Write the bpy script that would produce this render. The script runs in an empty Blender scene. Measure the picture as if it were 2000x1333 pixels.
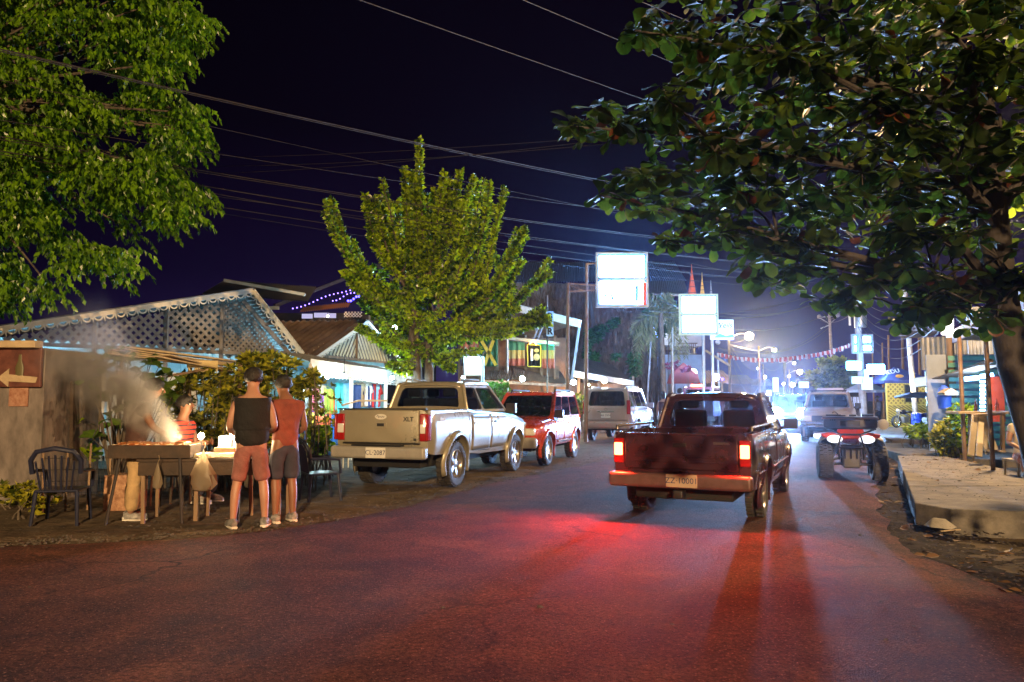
import bpy, bmesh, math, random
from mathutils import Vector as V, Matrix, noise
rnd = random.Random(11)
U = rnd.uniform
rad = math.radians
sc = bpy.context.scene
COL = sc.collection

# ------------------------------------------------------------------ camera
FPX, CX, CY, CAMZ = 1450.0, 1000.0, 666.5, 1.45
PITCH = math.atan(116.5/FPX)
cam = bpy.data.objects.new('camera', bpy.data.cameras.new('camera'))
COL.objects.link(cam); sc.camera = cam
cam.location = (0, 0, CAMZ)
cam.rotation_euler = (math.pi/2+PITCH, 0, 0)
cam.data.sensor_width = 36; cam.data.lens = 36*FPX/2000
cam.data.clip_start = .05; cam.data.clip_end = 3000

# ------------------------------------------------------------------ night sky
sc.view_settings.view_transform = 'Standard'; sc.view_settings.look = 'None'
sc.view_settings.gamma = 1; sc.view_settings.use_curve_mapping = False
sc.view_settings.exposure = 0.0
world = bpy.data.worlds.new('World'); sc.world = world; world.use_nodes = True
nt = world.node_tree; nt.nodes.clear()
def wn(t, **k):
    n = nt.nodes.new(t)
    for a, b in k.items(): setattr(n, a, b)
    return n
geo = wn('ShaderNodeTexCoord'); sep = wn('ShaderNodeSeparateXYZ'); nt.links.new(geo.outputs['Generated'], sep.inputs[0])
cr = wn('ShaderNodeValToRGB'); nt.links.new(sep.outputs[2], cr.inputs[0])
cr.color_ramp.elements[0].position = 0.0; cr.color_ramp.elements[0].color = (.022, .010, .066, 1)
cr.color_ramp.elements[1].position = 1.0; cr.color_ramp.elements[1].color = (.0009, .0004, .0016, 1)
e = cr.color_ramp.elements.new(.16); e.color = (.0062, .0026, .019, 1)
e = cr.color_ramp.elements.new(.34); e.color = (.0022, .0007, .0042, 1)
# the town's own light makes the low sky down the street brighter
dot = wn('ShaderNodeVectorMath', operation='DOT_PRODUCT'); nt.links.new(geo.outputs['Generated'], dot.inputs[0]); dot.inputs[1].default_value = (.36, .93, .06)
mr = wn('ShaderNodeMapRange'); nt.links.new(dot.outputs['Value'], mr.inputs[0]); mr.inputs[1].default_value = .55; mr.inputs[2].default_value = 1.0; mr.inputs[3].default_value = .45; mr.inputs[4].default_value = 1.5
bg = wn('ShaderNodeBackground'); nt.links.new(cr.outputs[0], bg.inputs[0]); nt.links.new(mr.outputs[0], bg.inputs[1])
nt.links.new(bg.outputs[0], wn('ShaderNodeOutputWorld').inputs[0])
KEY_W, KEY2_W = 70000, 4200       # the two street lamps of this end
HAZE = .00058
# faint moonlight
moon = bpy.data.objects.new('moonlight', bpy.data.lights.new('moonlight', 'SUN')); COL.objects.link(moon)
moon.data.energy = .012; moon.data.color = (.6, .65, 1); moon.data.angle = rad(.5); moon.rotation_euler = (rad(38), rad(18), 0)

# ------------------------------------------------------------------ image point -> place
cp, sp_ = math.cos(PITCH), math.sin(PITCH)
def ray(px, py):
    x, y = (px-CX)/FPX, (CY-py)/FPX
    return V((x, cp-y*sp_, sp_+y*cp))
def W(px, py, Y):
    d = ray(px, py); t = Y/d.y
    return V((d.x*t, Y, CAMZ+d.z*t))
def G(px, py, z=0.0):
    d = ray(px, py); t = (z-CAMZ)/d.z
    return V((d.x*t, d.y*t, z))
def proj(p):
    x, y, z = p[0], p[1], p[2]-CAMZ
    f = y*cp+z*sp_; u = -y*sp_+z*cp
    return (CX+FPX*x/f, CY-FPX*u/f) if f > .01 else (-1e5, -1e5)
def inpoly(pt, poly):
    x, y = pt; c = False; n = len(poly)
    for i in range(n):
        x1, y1 = poly[i]; x2, y2 = poly[i-1]
        if (y1 > y) != (y2 > y) and x < (x2-x1)*(y-y1)/(y2-y1)+x1: c = not c
    return c

# ------------------------------------------------------------------ materials
MATS = {}
def mat(name, c=(.5, .5, .5), rough=.6, metal=0.0, var=0.0, vs=8.0, c2=None, bump=0.0, bs=40.0, coat=0.0, emit=None, es=0.0, trans=0.0, backlit=0.0, stretch=None, spec=None):
    if name in MATS: return MATS[name]
    m = bpy.data.materials.new(name); m.use_nodes = True; MATS[name] = m
    n = m.node_tree.nodes; l = m.node_tree.links; b = n['Principled BSDF']
    b.inputs['Base Color'].default_value = (*c, 1); b.inputs['Roughness'].default_value = rough; b.inputs['Metallic'].default_value = metal
    if spec is not None: b.inputs['Specular IOR Level'].default_value = spec
    if coat: b.inputs['Coat Weight'].default_value = coat; b.inputs['Coat Roughness'].default_value = .06
    if emit: b.inputs['Emission Color'].default_value = (*emit, 1); b.inputs['Emission Strength'].default_value = es
    if trans: b.inputs['Transmission Weight'].default_value = trans
    tc = n.new('ShaderNodeTexCoord'); mp = n.new('ShaderNodeMapping'); l.new(tc.outputs['Object'], mp.inputs[0])
    if stretch: mp.inputs['Scale'].default_value = stretch
    if var or c2:
        t = n.new('ShaderNodeTexNoise'); t.inputs['Scale'].default_value = vs; t.inputs['Detail'].default_value = 6; t.inputs['Roughness'].default_value = .65
        l.new(mp.outputs[0], t.inputs[0])
        r = n.new('ShaderNodeValToRGB'); l.new(t.outputs[0], r.inputs[0]); r.color_ramp.elements[0].position = .33; r.color_ramp.elements[1].position = .68
        a = c2 if c2 else tuple(min(1, x*(1+var)) for x in c)
        lo = c if c2 else tuple(x*(1-var) for x in c)
        r.color_ramp.elements[0].color = (*lo, 1); r.color_ramp.elements[1].color = (*a, 1)
        l.new(r.outputs[0], b.inputs['Base Color'])
        m2 = n.new('ShaderNodeMapRange'); l.new(t.outputs[0], m2.inputs[0]); m2.inputs[3].default_value = max(0, rough-.12); m2.inputs[4].default_value = min(1, rough+.12); l.new(m2.outputs[0], b.inputs['Roughness'])
    if bump:
        t = n.new('ShaderNodeTexNoise'); t.inputs['Scale'].default_value = bs; t.inputs['Detail'].default_value = 5; l.new(mp.outputs[0], t.inputs[0])
        bp = n.new('ShaderNodeBump'); bp.inputs['Strength'].default_value = bump; bp.inputs['Distance'].default_value = .02; l.new(t.outputs[0], bp.inputs['Height']); l.new(bp.outputs[0], b.inputs['Normal'])
    if backlit:
        tr = n.new('ShaderNodeBsdfTranslucent'); mx = n.new('ShaderNodeMixShader'); mx.inputs[0].default_value = backlit
        src = b.inputs['Base Color'].links[0].from_socket if b.inputs['Base Color'].links else None
        if src: l.new(src, tr.inputs[0])
        else: tr.inputs[0].default_value = (*c, 1)
        l.new(b.outputs[0], mx.inputs[1]); l.new(tr.outputs[0], mx.inputs[2]); l.new(mx.outputs[0], n['Material Output'].inputs[0])
    return m
def leafmat(name, c, c2, rough=.35, vs=2.5, backlit=.35, tboost=None):
    m = mat(name, c, rough, c2=c2, vs=vs, backlit=backlit)
    tb = tboost or (1, 1, 1)
    n = m.node_tree.nodes; l = m.node_tree.links
    g = n.new('ShaderNodeNewGeometry')          # every loose leaf its own tone
    r = next(x for x in n if x.type == 'VALTORGB'); t = next(x for x in n if x.type == 'TEX_NOISE')
    ad = n.new('ShaderNodeMath'); ad.operation = 'MULTIPLY_ADD'; l.new(g.outputs['Random Per Island'], ad.inputs[0]); ad.inputs[1].default_value = .5
    sb = n.new('ShaderNodeMath'); sb.operation = 'SUBTRACT'; l.new(t.outputs[0], sb.inputs[0]); sb.inputs[1].default_value = .25
    l.new(sb.outputs[0], ad.inputs[2]); l.new(ad.outputs[0], r.inputs[0])
    if tboost:      # what comes through a leaf is lighter and yellower than what its face throws back
        tr = next(x for x in n if x.type == 'BSDF_TRANSLUCENT'); vm = n.new('ShaderNodeVectorMath'); vm.operation = 'MULTIPLY'; l.new(r.outputs[0], vm.inputs[0]); vm.inputs[1].default_value = tboost; l.new(vm.outputs[0], tr.inputs[0])
    return m
def emat(name, c=(1, 1, 1), s=1.0):
    if name in MATS: return MATS[name]
    m = bpy.data.materials.new(name); m.use_nodes = True; MATS[name] = m
    n = m.node_tree.nodes; n.clear(); e = n.new('ShaderNodeEmission'); e.inputs[0].default_value = (*c, 1); e.inputs[1].default_value = s
    o = n.new('ShaderNodeOutputMaterial'); m.node_tree.links.new(e.outputs[0], o.inputs[0]); return m
def glassmat(name, tint, gloss=.12):
    m = bpy.data.materials.new(name); m.use_nodes = True; MATS[name] = m
    n = m.node_tree.nodes; n.clear(); l = m.node_tree.links
    t = n.new('ShaderNodeBsdfTransparent'); t.inputs[0].default_value = (*tint, 1)
    g = n.new('ShaderNodeBsdfGlossy'); g.inputs['Roughness'].default_value = .04
    lw = n.new('ShaderNodeLayerWeight'); pw = n.new('ShaderNodeMath'); pw.operation = 'POWER'; l.new(lw.outputs['Facing'], pw.inputs[0]); pw.inputs[1].default_value = 4
    mm = n.new('ShaderNodeMath'); mm.operation = 'MULTIPLY_ADD'; l.new(pw.outputs[0], mm.inputs[0]); mm.inputs[1].default_value = .8; mm.inputs[2].default_value = gloss*.6; mm.use_clamp = True
    mx = n.new('ShaderNodeMixShader'); l.new(mm.outputs[0], mx.inputs[0]); l.new(t.outputs[0], mx.inputs[1]); l.new(g.outputs[0], mx.inputs[2])
    o = n.new('ShaderNodeOutputMaterial'); l.new(mx.outputs[0], o.inputs[0]); return m

# ------------------------------------------------------------------ objects
def tag(o, label=None, cat=None, group=None, kind=None):
    if label: o['label'] = label
    if cat: o['category'] = cat
    if group: o['group'] = group
    if kind: o['kind'] = kind
    return o
TM = {}
def thing(name, label, cat, loc=(0, 0, 0), rotz=0.0, group=None, kind=None):
    o = bpy.data.objects.new(name, None); COL.objects.link(o); o.empty_display_size = .2
    o.location = loc; o.rotation_euler = (0, 0, rotz)
    TM[o.name] = Matrix.Translation(V(loc)) @ Matrix.Rotation(rotz, 4, 'Z')
    return tag(o, label, cat, group, kind)
def root_matrix(o):
    while o is not None:
        if o.name in TM: return TM[o.name]
        o = o.parent
    return Matrix.Identity(4)
def inst(name, data, parent, mtx, world=False):
    o = bpy.data.objects.new(name, data); COL.objects.link(o); o.parent = parent
    o.matrix_basis = (root_matrix(parent).inverted() @ mtx) if world else mtx
    return o
def deep(root, loc, rotz, label, group=None, name=None):
    def cpy(o, par):
        c = o.copy(); COL.objects.link(c); c.parent = par
        for ch in list(o.children): cpy(ch, c)
        return c
    r = cpy(root, None); r.location = loc; r.rotation_euler = (0, 0, rotz); r['label'] = label
    if group: r['group'] = group
    TM[r.name] = Matrix.Translation(V(loc)) @ Matrix.Rotation(rotz, 4, 'Z')
    return r

class MB:
    def __init__(s): s.v = []; s.f = []
    def add(s, vs, fs, M=None):
        b = len(s.v)
        s.v += [(M @ V(p)) if M else V(p) for p in vs]
        s.f += [tuple(b+i for i in f) for f in fs]; return s
    def box(s, c, d, M=None, rot=None):
        x, y, z = d[0]/2, d[1]/2, d[2]/2; c = V(c)
        vs = [V(p) for p in ((-x, -y, -z), (x, -y, -z), (x, y, -z), (-x, y, -z), (-x, -y, z), (x, -y, z), (x, y, z), (-x, y, z))]
        if rot is not None: vs = [rot @ p for p in vs]
        return s.add([p+c for p in vs], [(0, 3, 2, 1), (4, 5, 6, 7), (0, 1, 5, 4), (1, 2, 6, 5), (2, 3, 7, 6), (3, 0, 4, 7)], M)
    def bar(s, a, b, w, h, up=(0, 0, 1)):
        a = V(a); b = V(b); d = b-a; L = d.length; d = d.normalized(); u = V(up)
        if abs(d.dot(u)) > .98: u = V((0, 1, 0))
        r = d.cross(u).normalized(); u = r.cross(d).normalized()
        R3 = Matrix((r, d, u)).transposed()
        return s.box((a+b)/2, (w, L, h), rot=R3)
    def quad(s, *p): return s.add(p, [tuple(range(len(p)))])
    def tube(s, pts, r, n=8, cap=True):
        pts = [V(p) for p in pts]; N = len(pts); rs = r if isinstance(r, (list, tuple)) else [r]*N
        vs = []; fs = []; up = None
        for i, p in enumerate(pts):
            d = (pts[min(i+1, N-1)]-pts[max(i-1, 0)]).normalized()
            if up is None:
                up = V((0, 0, 1)) if abs(d.z) < .9 else V((1, 0, 0))
            a = d.cross(up)
            if a.length < 1e-4: a = d.cross(V((0, 1, 0)))
            a.normalize(); b2 = a.cross(d).normalized(); up = b2
            for k in range(n):
                t = 2*math.pi*k/n; vs.append(p+(a*math.cos(t)+b2*math.sin(t))*rs[i])
        for i in range(N-1):
            for k in range(n):
                k2 = (k+1) % n; fs.append((i*n+k, i*n+k2, (i+1)*n+k2, (i+1)*n+k))
        if cap: fs += [tuple(range(n-1, -1, -1)), tuple(range((N-1)*n, N*n))]
        return s.add(vs, fs)
    def lathe(s, prof, n=24, M=None):
        vs = []; fs = []; m = len(prof)
        for k in range(n):
            t = 2*math.pi*k/n
            for r_, z in prof: vs.append((r_*math.cos(t), r_*math.sin(t), z))
        for k in range(n):
            k2 = (k+1) % n
            for j in range(m-1): fs.append((k*m+j, k2*m+j, k2*m+j+1, k*m+j+1))
        return s.add(vs, fs, M)
    def ball(s, c, r, n=10, m=7, sc3=(1, 1, 1)):
        prof = [(r*math.sin(math.pi*j/m), -r*math.cos(math.pi*j/m)) for j in range(m+1)]
        return s.lathe(prof, n, Matrix.Translation(V(c)) @ Matrix.Diagonal((*sc3, 1)))
    def prism(s, poly, h, M=None):      # polygon in xy from z=0 to z=h
        n = len(poly); vs = [(x, y, 0) for x, y in poly]+[(x, y, h) for x, y in poly]
        return s.add(vs, [tuple(range(n-1, -1, -1)), tuple(range(n, 2*n))]+[(i, (i+1) % n, n+(i+1) % n, n+i) for i in range(n)], M)
    def corr(s, o, u, v, waves, amp=.02, rows=1, per=6):
        o = V(o); u = V(u); v = V(v); nn = u.cross(v).normalized(); N = waves*per
        vs = []; fs = []
        for j in range(rows+1):
            for i in range(N+1):
                vs.append(o+u*(i/N)+v*(j/rows)+nn*amp*math.sin(2*math.pi*i/per))
        for j in range(rows):
            for i in range(N):
                a = j*(N+1)+i; fs.append((a, a+1, a+N+2, a+N+1))
        return s.add(vs, fs)
    def build(s, name, m, parent=None, world=False, smooth=False, bevel=0.0, seg=2, solid=0.0, kind=None, label=None, weld=False, sub=0, ang=35):
        me = bpy.data.meshes.new(name)
        vs = s.v
        if parent is not None and world:
            I = root_matrix(parent).inverted(); vs = [I @ p for p in vs]
        me.from_pydata([tuple(p) for p in vs], [], s.f)
        if m: me.materials.append(m)
        if weld or bevel or solid or sub:
            bm = bmesh.new(); bm.from_mesh(me)
            if weld or sub: bmesh.ops.remove_doubles(bm, verts=bm.verts, dist=.0005)
            bmesh.ops.recalc_face_normals(bm, faces=bm.faces)
            bm.to_mesh(me); bm.free()
        o = bpy.data.objects.new(name, me); COL.objects.link(o)
        if parent is not None: o.parent = parent
        if solid:
            md = o.modifiers.new('s', 'SOLIDIFY'); md.thickness = solid; md.offset = -1
        if bevel:
            md = o.modifiers.new('b', 'BEVEL'); md.width = bevel; md.segments = seg; md.limit_method = 'ANGLE'; md.angle_limit = rad(ang)
        if sub:
            md = o.modifiers.new('u', 'SUBSURF'); md.levels = sub; md.render_levels = sub
        if smooth or bevel:
            me.polygons.foreach_set('use_smooth', [True]*len(me.polygons))
            if bevel:
                md = o.modifiers.new('w', 'WEIGHTED_NORMAL'); md.keep_sharp = True
            else: smooth_angle(me)
        if kind: o['kind'] = kind
        if label: o['label'] = label
        return o
def smooth_angle(me, a=40):
    try: me.set_sharp_from_angle(angle=rad(a))
    except Exception: pass
def text(s, size, name, m, parent, M, depth=.006, world=True, align='CENTER', shear=0.0, bold=0.0):
    c = bpy.data.curves.new(name, 'FONT'); c.body = s; c.size = size; c.extrude = depth; c.align_x = align; c.align_y = 'CENTER'; c.shear = shear; c.offset = bold
    c.resolution_u = 3
    o = bpy.data.objects.new(name, c); COL.objects.link(o); bpy.context.view_layer.update()
    me = bpy.data.meshes.new_from_object(o); bpy.data.objects.remove(o)
    me.materials.clear(); me.materials.append(m)
    return inst(name, me, parent, M, world=world)
def frame_to(o, x, y):      # matrix with given x axis, y axis
    x = V(x).normalized(); z = x.cross(V(y)).normalized(); y = z.cross(x)
    return Matrix.Translation(V(o)) @ Matrix((x, y, z)).transposed().to_4x4()
def lamp(name, loc, power, color, r=.08, spot=None, aim=None, blend=.4):
    l = bpy.data.lights.new(name, 'SPOT' if spot else 'POINT'); l.energy = power; l.color = color; l.shadow_soft_size = r
    o = bpy.data.objects.new(name, l); COL.objects.link(o); o.location = loc
    if spot:
        l.spot_size = rad(spot); l.spot_blend = blend
        o.rotation_euler = (V(aim)-V(loc)).to_track_quat('-Z', 'Y').to_euler()
    return o

def added_bulb(parent, loc, power, color, r=.12):      # a light given an added bulb and holder; none is seen there
    p = V(loc); s = MB(); s.ball(p, .05, 10, 7); s.build('bulb', emat('added_bulb_glow', (1, .75, .45), 25), parent, world=True, smooth=True)
    s = MB(); s.tube([p+V((0, 0, .05)), p+V((0, 0, .16))], .012, 6); s.build('added_bulb_holder', M_dark, parent, world=True)
    return lamp('bulb_light', p-V((0, 0, .12)), power, color, r)
# shared materials
M_wood = mat('weathered_wood', (.13, .085, .05), .8, c2=(.30, .20, .12), vs=6, bump=.4, bs=30, stretch=(1, 1, .15))
M_woodd = mat('dark_wood', (.022, .014, .010), .75, c2=(.065, .04, .026), vs=5, bump=.3, bs=30)
M_plank = mat('pale_planks', (.32, .24, .15), .75, c2=(.5, .4, .26), vs=4, bump=.3, bs=25)
M_whitew = mat('white_painted_wood', (.55, .52, .46), .6, c2=(.78, .76, .70), vs=3, bump=.2, bs=30)
M_zinc = mat('zinc_sheet', (.16, .16, .16), .45, metal=.25, c2=(.30, .29, .28), vs=2.2, bump=.15, bs=12)
M_rust = mat('rusty_zinc', (.075, .045, .032), .6, metal=.2, c2=(.20, .13, .09), vs=1.6, bump=.3, bs=14)
M_steel = mat('galvanised_steel', (.35, .36, .38), .38, metal=.8, var=.2, vs=5)
M_dark = mat('black_plastic', (.012, .012, .014), .45, var=.3, vs=8)
M_rubber = mat('tyre_rubber', (.018, .018, .018), .8, c2=(.05, .045, .04), vs=9, bump=.5, bs=60)
M_chrome = mat('chrome', (.75, .75, .76), .16, metal=1)
M_wire = mat('wire_black', (.022, .018, .020), .6)
M_conc = mat('concrete', (.20, .19, .17), .85, c2=(.36, .33, .29), vs=2.5, bump=.35, bs=35)
M_bark = mat('bark', (.045, .035, .027), .9, c2=(.16, .13, .10), vs=9, bump=.9, bs=18, stretch=(1, 1, .35))
M_glass = glassmat('clear_car_glass', (.42, .46, .48))
M_glassd = glassmat('tinted_car_glass', (.12, .13, .14))
M_glassx = glassmat('dark_car_glass', (.025, .025, .03), .05)
M_seat = mat('seat_fabric', (.03, .03, .035), .85, var=.3)
M_black = mat('soot_black', (.008, .008, .009), .9)
# ------------------------------------------------------------------ ground and road
def asphalt():
    m = bpy.data.materials.new('asphalt'); m.use_nodes = True; n = m.node_tree.nodes; l = m.node_tree.links; b = n['Principled BSDF']
    tc = n.new('ShaderNodeTexCoord')
    def nz(s, d=5, r=.6):
        t = n.new('ShaderNodeTexNoise'); t.inputs['Scale'].default_value = s; t.inputs['Detail'].default_value = d; t.inputs['Roughness'].default_value = r; l.new(tc.outputs['Object'], t.inputs[0]); return t
    big = nz(.35); mid = nz(2.2); fine = nz(26, 6, .8); grit = n.new('ShaderNodeTexVoronoi'); grit.inputs['Scale'].default_value = 120; l.new(tc.outputs['Object'], grit.inputs[0])
    r1 = n.new('ShaderNodeValToRGB'); l.new(big.outputs[0], r1.inputs[0]); r1.color_ramp.elements[0].position = .3; r1.color_ramp.elements[1].position = .7
    r1.color_ramp.elements[0].color = (.052, .0205, .0145, 1); r1.color_ramp.elements[1].color = (.160, .062, .040, 1)
    r2 = n.new('ShaderNodeValToRGB'); l.new(mid.outputs[0], r2.inputs[0]); r2.color_ramp.elements[0].position = .35; r2.color_ramp.elements[1].position = .75
    r2.color_ramp.elements[0].color = (.50, .50, .52, 1); r2.color_ramp.elements[1].color = (1.35, 1.28, 1.2, 1)
    mx = n.new('ShaderNodeMix'); mx.data_type = 'RGBA'; mx.blend_type = 'MULTIPLY'; mx.inputs[0].default_value = 1; l.new(r1.outputs[0], mx.inputs[6]); l.new(r2.outputs[0], mx.inputs[7])
    # single pale stones in the binder
    r3 = n.new('ShaderNodeValToRGB'); l.new(grit.outputs['Color'], r3.inputs[0]); r3.color_ramp.elements[0].position = .80; r3.color_ramp.elements[1].position = .95
    r3.color_ramp.elements[0].color = (0, 0, 0, 1); r3.color_ramp.elements[1].color = (1, 1, 1, 1)
    mx2 = n.new('ShaderNodeMix'); mx2.data_type = 'RGBA'; l.new(r3.outputs[0], mx2.inputs[0]); l.new(mx.outputs[2], mx2.inputs[6]); mx2.inputs[7].default_value = (.30, .14, .09, 1)
    # cracks where the surface has given way, and dusty patches
    ck = n.new('ShaderNodeTexVoronoi'); ck.feature = 'DISTANCE_TO_EDGE'; ck.inputs['Scale'].default_value = .55
    wob = n.new('ShaderNodeVectorMath'); wob.operation = 'MULTIPLY_ADD'; l.new(mid.outputs['Color'], wob.inputs[0]); wob.inputs[1].default_value = (.5, .5, .5); l.new(tc.outputs['Object'], wob.inputs[2]); l.new(wob.outputs[0], ck.inputs[0])
    cr1 = n.new('ShaderNodeMapRange'); l.new(ck.outputs[0], cr1.inputs[0]); cr1.inputs[1].default_value = .004; cr1.inputs[2].default_value = .016; cr1.inputs[3].default_value = 1; cr1.inputs[4].default_value = 0
    msk = n.new('ShaderNodeMapRange'); l.new(big.outputs[0], msk.inputs[0]); msk.inputs[1].default_value = .50; msk.inputs[2].default_value = .62
    cm = n.new('ShaderNodeMath'); cm.operation = 'MULTIPLY'; l.new(cr1.outputs[0], cm.inputs[0]); l.new(msk.outputs[0], cm.inputs[1])
    dst = nz(.9, 7, .7); dm_ = n.new('ShaderNodeMapRange'); l.new(dst.outputs[0], dm_.inputs[0]); dm_.inputs[1].default_value = .54; dm_.inputs[2].default_value = .72; dm_.inputs[4].default_value = .8
    mx3 = n.new('ShaderNodeMix'); mx3.data_type = 'RGBA'; l.new(dm_.outputs[0], mx3.inputs[0]); l.new(mx2.outputs[2], mx3.inputs[6]); mx3.inputs[7].default_value = (.22, .092, .048, 1)
    mx4 = n.new('ShaderNodeMix'); mx4.data_type = 'RGBA'; l.new(cm.outputs[0], mx4.inputs[0]); l.new(mx3.outputs[2], mx4.inputs[6]); mx4.inputs[7].default_value = (.008, .006, .005, 1)
    gr_ = nz(34, 3, .85); g2 = n.new('ShaderNodeMapRange'); l.new(gr_.outputs[0], g2.inputs[0]); g2.inputs[1].default_value = .34; g2.inputs[2].default_value = .66; g2.inputs[3].default_value = .28; g2.inputs[4].default_value = 1.9
    mx5 = n.new('ShaderNodeVectorMath'); mx5.operation = 'SCALE'; l.new(mx4.outputs[2], mx5.inputs[0]); l.new(g2.outputs[0], mx5.inputs['Scale']); l.new(mx5.outputs[0], b.inputs['Base Color'])
    mr = n.new('ShaderNodeMapRange'); l.new(mid.outputs[0], mr.inputs[0]); mr.inputs[3].default_value = .72; mr.inputs[4].default_value = .95; b.inputs['Specular IOR Level'].default_value = .18; l.new(mr.outputs[0], b.inputs['Roughness'])
    ad = n.new('ShaderNodeMath'); ad.operation = 'ADD'; l.new(fine.outputs[0], ad.inputs[0]); l.new(grit.outputs['Distance'], ad.inputs[1])
    bp = n.new('ShaderNodeBump'); bp.inputs['Strength'].default_value = 1.0; bp.inputs['Distance'].default_value = .02; l.new(ad.outputs[0], bp.inputs['Height']); l.new(bp.outputs[0], b.inputs['Normal'])
    return m
M_asph = asphalt()
M_dirt = mat('dirt', (.055, .042, .03), .95, c2=(.15, .115, .08), vs=3, bump=.9, bs=25)
M_dirt2 = mat('dark_wet_dirt', (.010, .008, .006), .93, c2=(.045, .032, .022), vs=7, bump=1.0, bs=30)
M_dirt2.node_tree.nodes['Principled BSDF'].inputs['Specular IOR Level'].default_value = .1; M_dirt.node_tree.nodes['Principled BSDF'].inputs['Specular IOR Level'].default_value = .15
g = MB(); N = 40
def groundz(x, y):      # everything lies on a level plane; far out the land is lower than the street
    return -.12
g.quad((-1500, -600, -.12), (1500, -600, -.12), (1500, 2400, -.12), (-1500, 2400, -.12))
tag(g.build('ground', M_dirt), kind='structure')
# left edge and right edge of the asphalt, near to far
LE = [(-60, -6), (-30, 1.5), (-14, 6.0), (-8, 7.2), (-5.3, 7.7), (-3.5, 8.25), (-2.5, 9.0), (-1.6, 10.4), (-.9, 12.2), (0, 14.3), (2.7, 19.6), (7.0, 31), (14, 48), (30, 88), (60, 163), (110, 288)]
RE = [(60, -20), (30, -12), (12, -3), (7, 2.5), (4.9, 4.6), (3.98, 5.7), (3.95, 6.7), (4.15, 8.2), (4.85, 9.8), (6.0, 12.3), (8.2, 17.2), (13.4, 28.5), (21, 46), (38, 86), (68, 161), (118, 286)]
def resample(P, n):
    P = [V((*p, 0)) for p in P]; out = []
    for k in range(n):
        t = k/(n-1)*(len(P)-1); i = min(int(t), len(P)-2); f = t-i
        p0, p1, p2, p3 = P[max(i-1, 0)], P[i], P[i+1], P[min(i+2, len(P)-1)]
        out.append(.5*((2*p1)+(p2-p0)*f+(2*p0-5*p1+4*p2-p3)*f*f+(3*p1-p0-3*p2+p3)*f**3))
    return out
n_ = 240; Ls, Rs = resample(LE, n_), resample(RE, n_); rd = MB(); cols = 14
for i in range(n_):
    for j in range(cols+1):
        t = j/cols; p = Ls[i].lerp(Rs[i], t)
        if j in (0, cols): p += V((noise.noise(p*.9)*.22+noise.noise(p*4)*.06, 0, 0))
        z = .035*math.sin(math.pi*t)+.008*noise.noise(p*.7)-(.035 if j in (0, cols) else 0)
        rd.v.append(V((p.x, p.y, z)))
for i in range(n_-1):
    for j in range(cols):
        a = i*(cols+1)+j; rd.f.append((a, a+1, a+cols+2, a+cols+1))
tag(rd.build('road', M_asph, smooth=True), kind='structure')
# earth shoulders, rough strips of their own
def shoulder(name, edge, off0, off1, m, zf, step=.16, y0=3.0, y1=34.0, nx=26):
    pts = [p for p in resample(edge, 700) if y0 <= p.y <= y1]; s = MB(); r = len(pts)
    for i, p in enumerate(pts):
        for j in range(nx+1):
            o = off0+(off1-off0)*j/nx; q = V((p.x+o, p.y, 0))
            s.v.append(V((q.x, q.y, zf(q, j/nx)+.035*noise.noise(q*2.2)+.018*noise.noise(q*7))))
    for i in range(r-1):
        for j in range(nx):
            a = i*(nx+1)+j; s.f.append((a, a+1, a+nx+2, a+nx+1))
    return tag(s.build(name, m, smooth=True), kind='structure')
shoulder('left_shoulder', LE, .35, -9.0, M_dirt, lambda q, t: -.045+.03*min(1, t*8))
shoulder('right_gutter', RE, -.35, 2.6, M_dirt2, lambda q, t: -.03-.09*math.sin(min(1, t*2.2)*math.pi*.5), nx=30, y0=2.5, y1=46)
shoulder('right_yard', RE, 2.4, 16, M_dirt, lambda q, t: -.1, nx=30, y0=4.0, y1=70)
LW0, LW1, RW0, RW1 = V((5.0, 9.35)), V((8.9, 17.3)), V((8.1, 9.6)), V((9.95, 17.4))
# leaf litter and stones in the gutter and on the shoulder: nobody could count them
def scatter(name, m, label, n, where, size, kindf):
    s = MB()
    for _ in range(n):
        x, y, z = where(); kindf(s, V((x, y, z)), size*U(.5, 1.5))
    o = s.build(name, m); tag(o, label, cat=name.replace('_', ' '), kind='stuff'); return o
def stone(s, p, r):
    M = Matrix.Translation(p) @ Matrix.Rotation(U(0, 6.3), 4, 'Z') @ Matrix.Diagonal((r*U(.7, 1.3), r*U(.7, 1.2), r*U(.4, .8), 1))
    s.add([(1, 0, 0), (.3, .9, .1), (-.8, .6, 0), (-.9, -.5, .1), (.2, -1, 0), (.3, .2, .9), (-.3, -.2, .8)], [(0, 1, 5), (1, 2, 5), (2, 6, 5), (2, 3, 6), (3, 4, 6), (4, 0, 5), (4, 5, 6)], M)
def dryleaf(s, p, r):
    M = Matrix.Translation(p+V((0, 0, .015))) @ Matrix.Rotation(U(0, 6.3), 4, 'Z') @ Matrix.Rotation(U(-.5, .5), 4, 'X') @ Matrix.Scale(r, 4)
    s.add([(-1, 0, 0), (-.3, .5, .15), (.5, .45, .2), (1, 0, .1), (.4, -.5, .25), (-.4, -.45, .1), (0, 0, -.05)], [(0, 6, 1), (1, 6, 2), (2, 6, 3), (3, 6, 4), (4, 6, 5), (5, 6, 0)], M)
REs = resample(RE, 700); LEs = resample(LE, 700)
def onright():
    p = rnd.choice([q for q in REs[::4] if 4.5 < q.y < 20]); o = U(-.1, 1.3); return p.x+o, p.y+U(-.2, .2), -.05
def onleft():
    p = rnd.choice([q for q in LEs[::4] if 7 < q.y < 26]); o = -abs(rnd.gauss(0, 1.0)); return p.x+o+.15, p.y+U(-.1, .1), -.02
def onroad(): return U(-7, 5), U(3.2, 12), .03
M_stone = mat('gravel_stone', (.03, .025, .02), .9, c2=(.13, .11, .09), vs=20)
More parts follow.
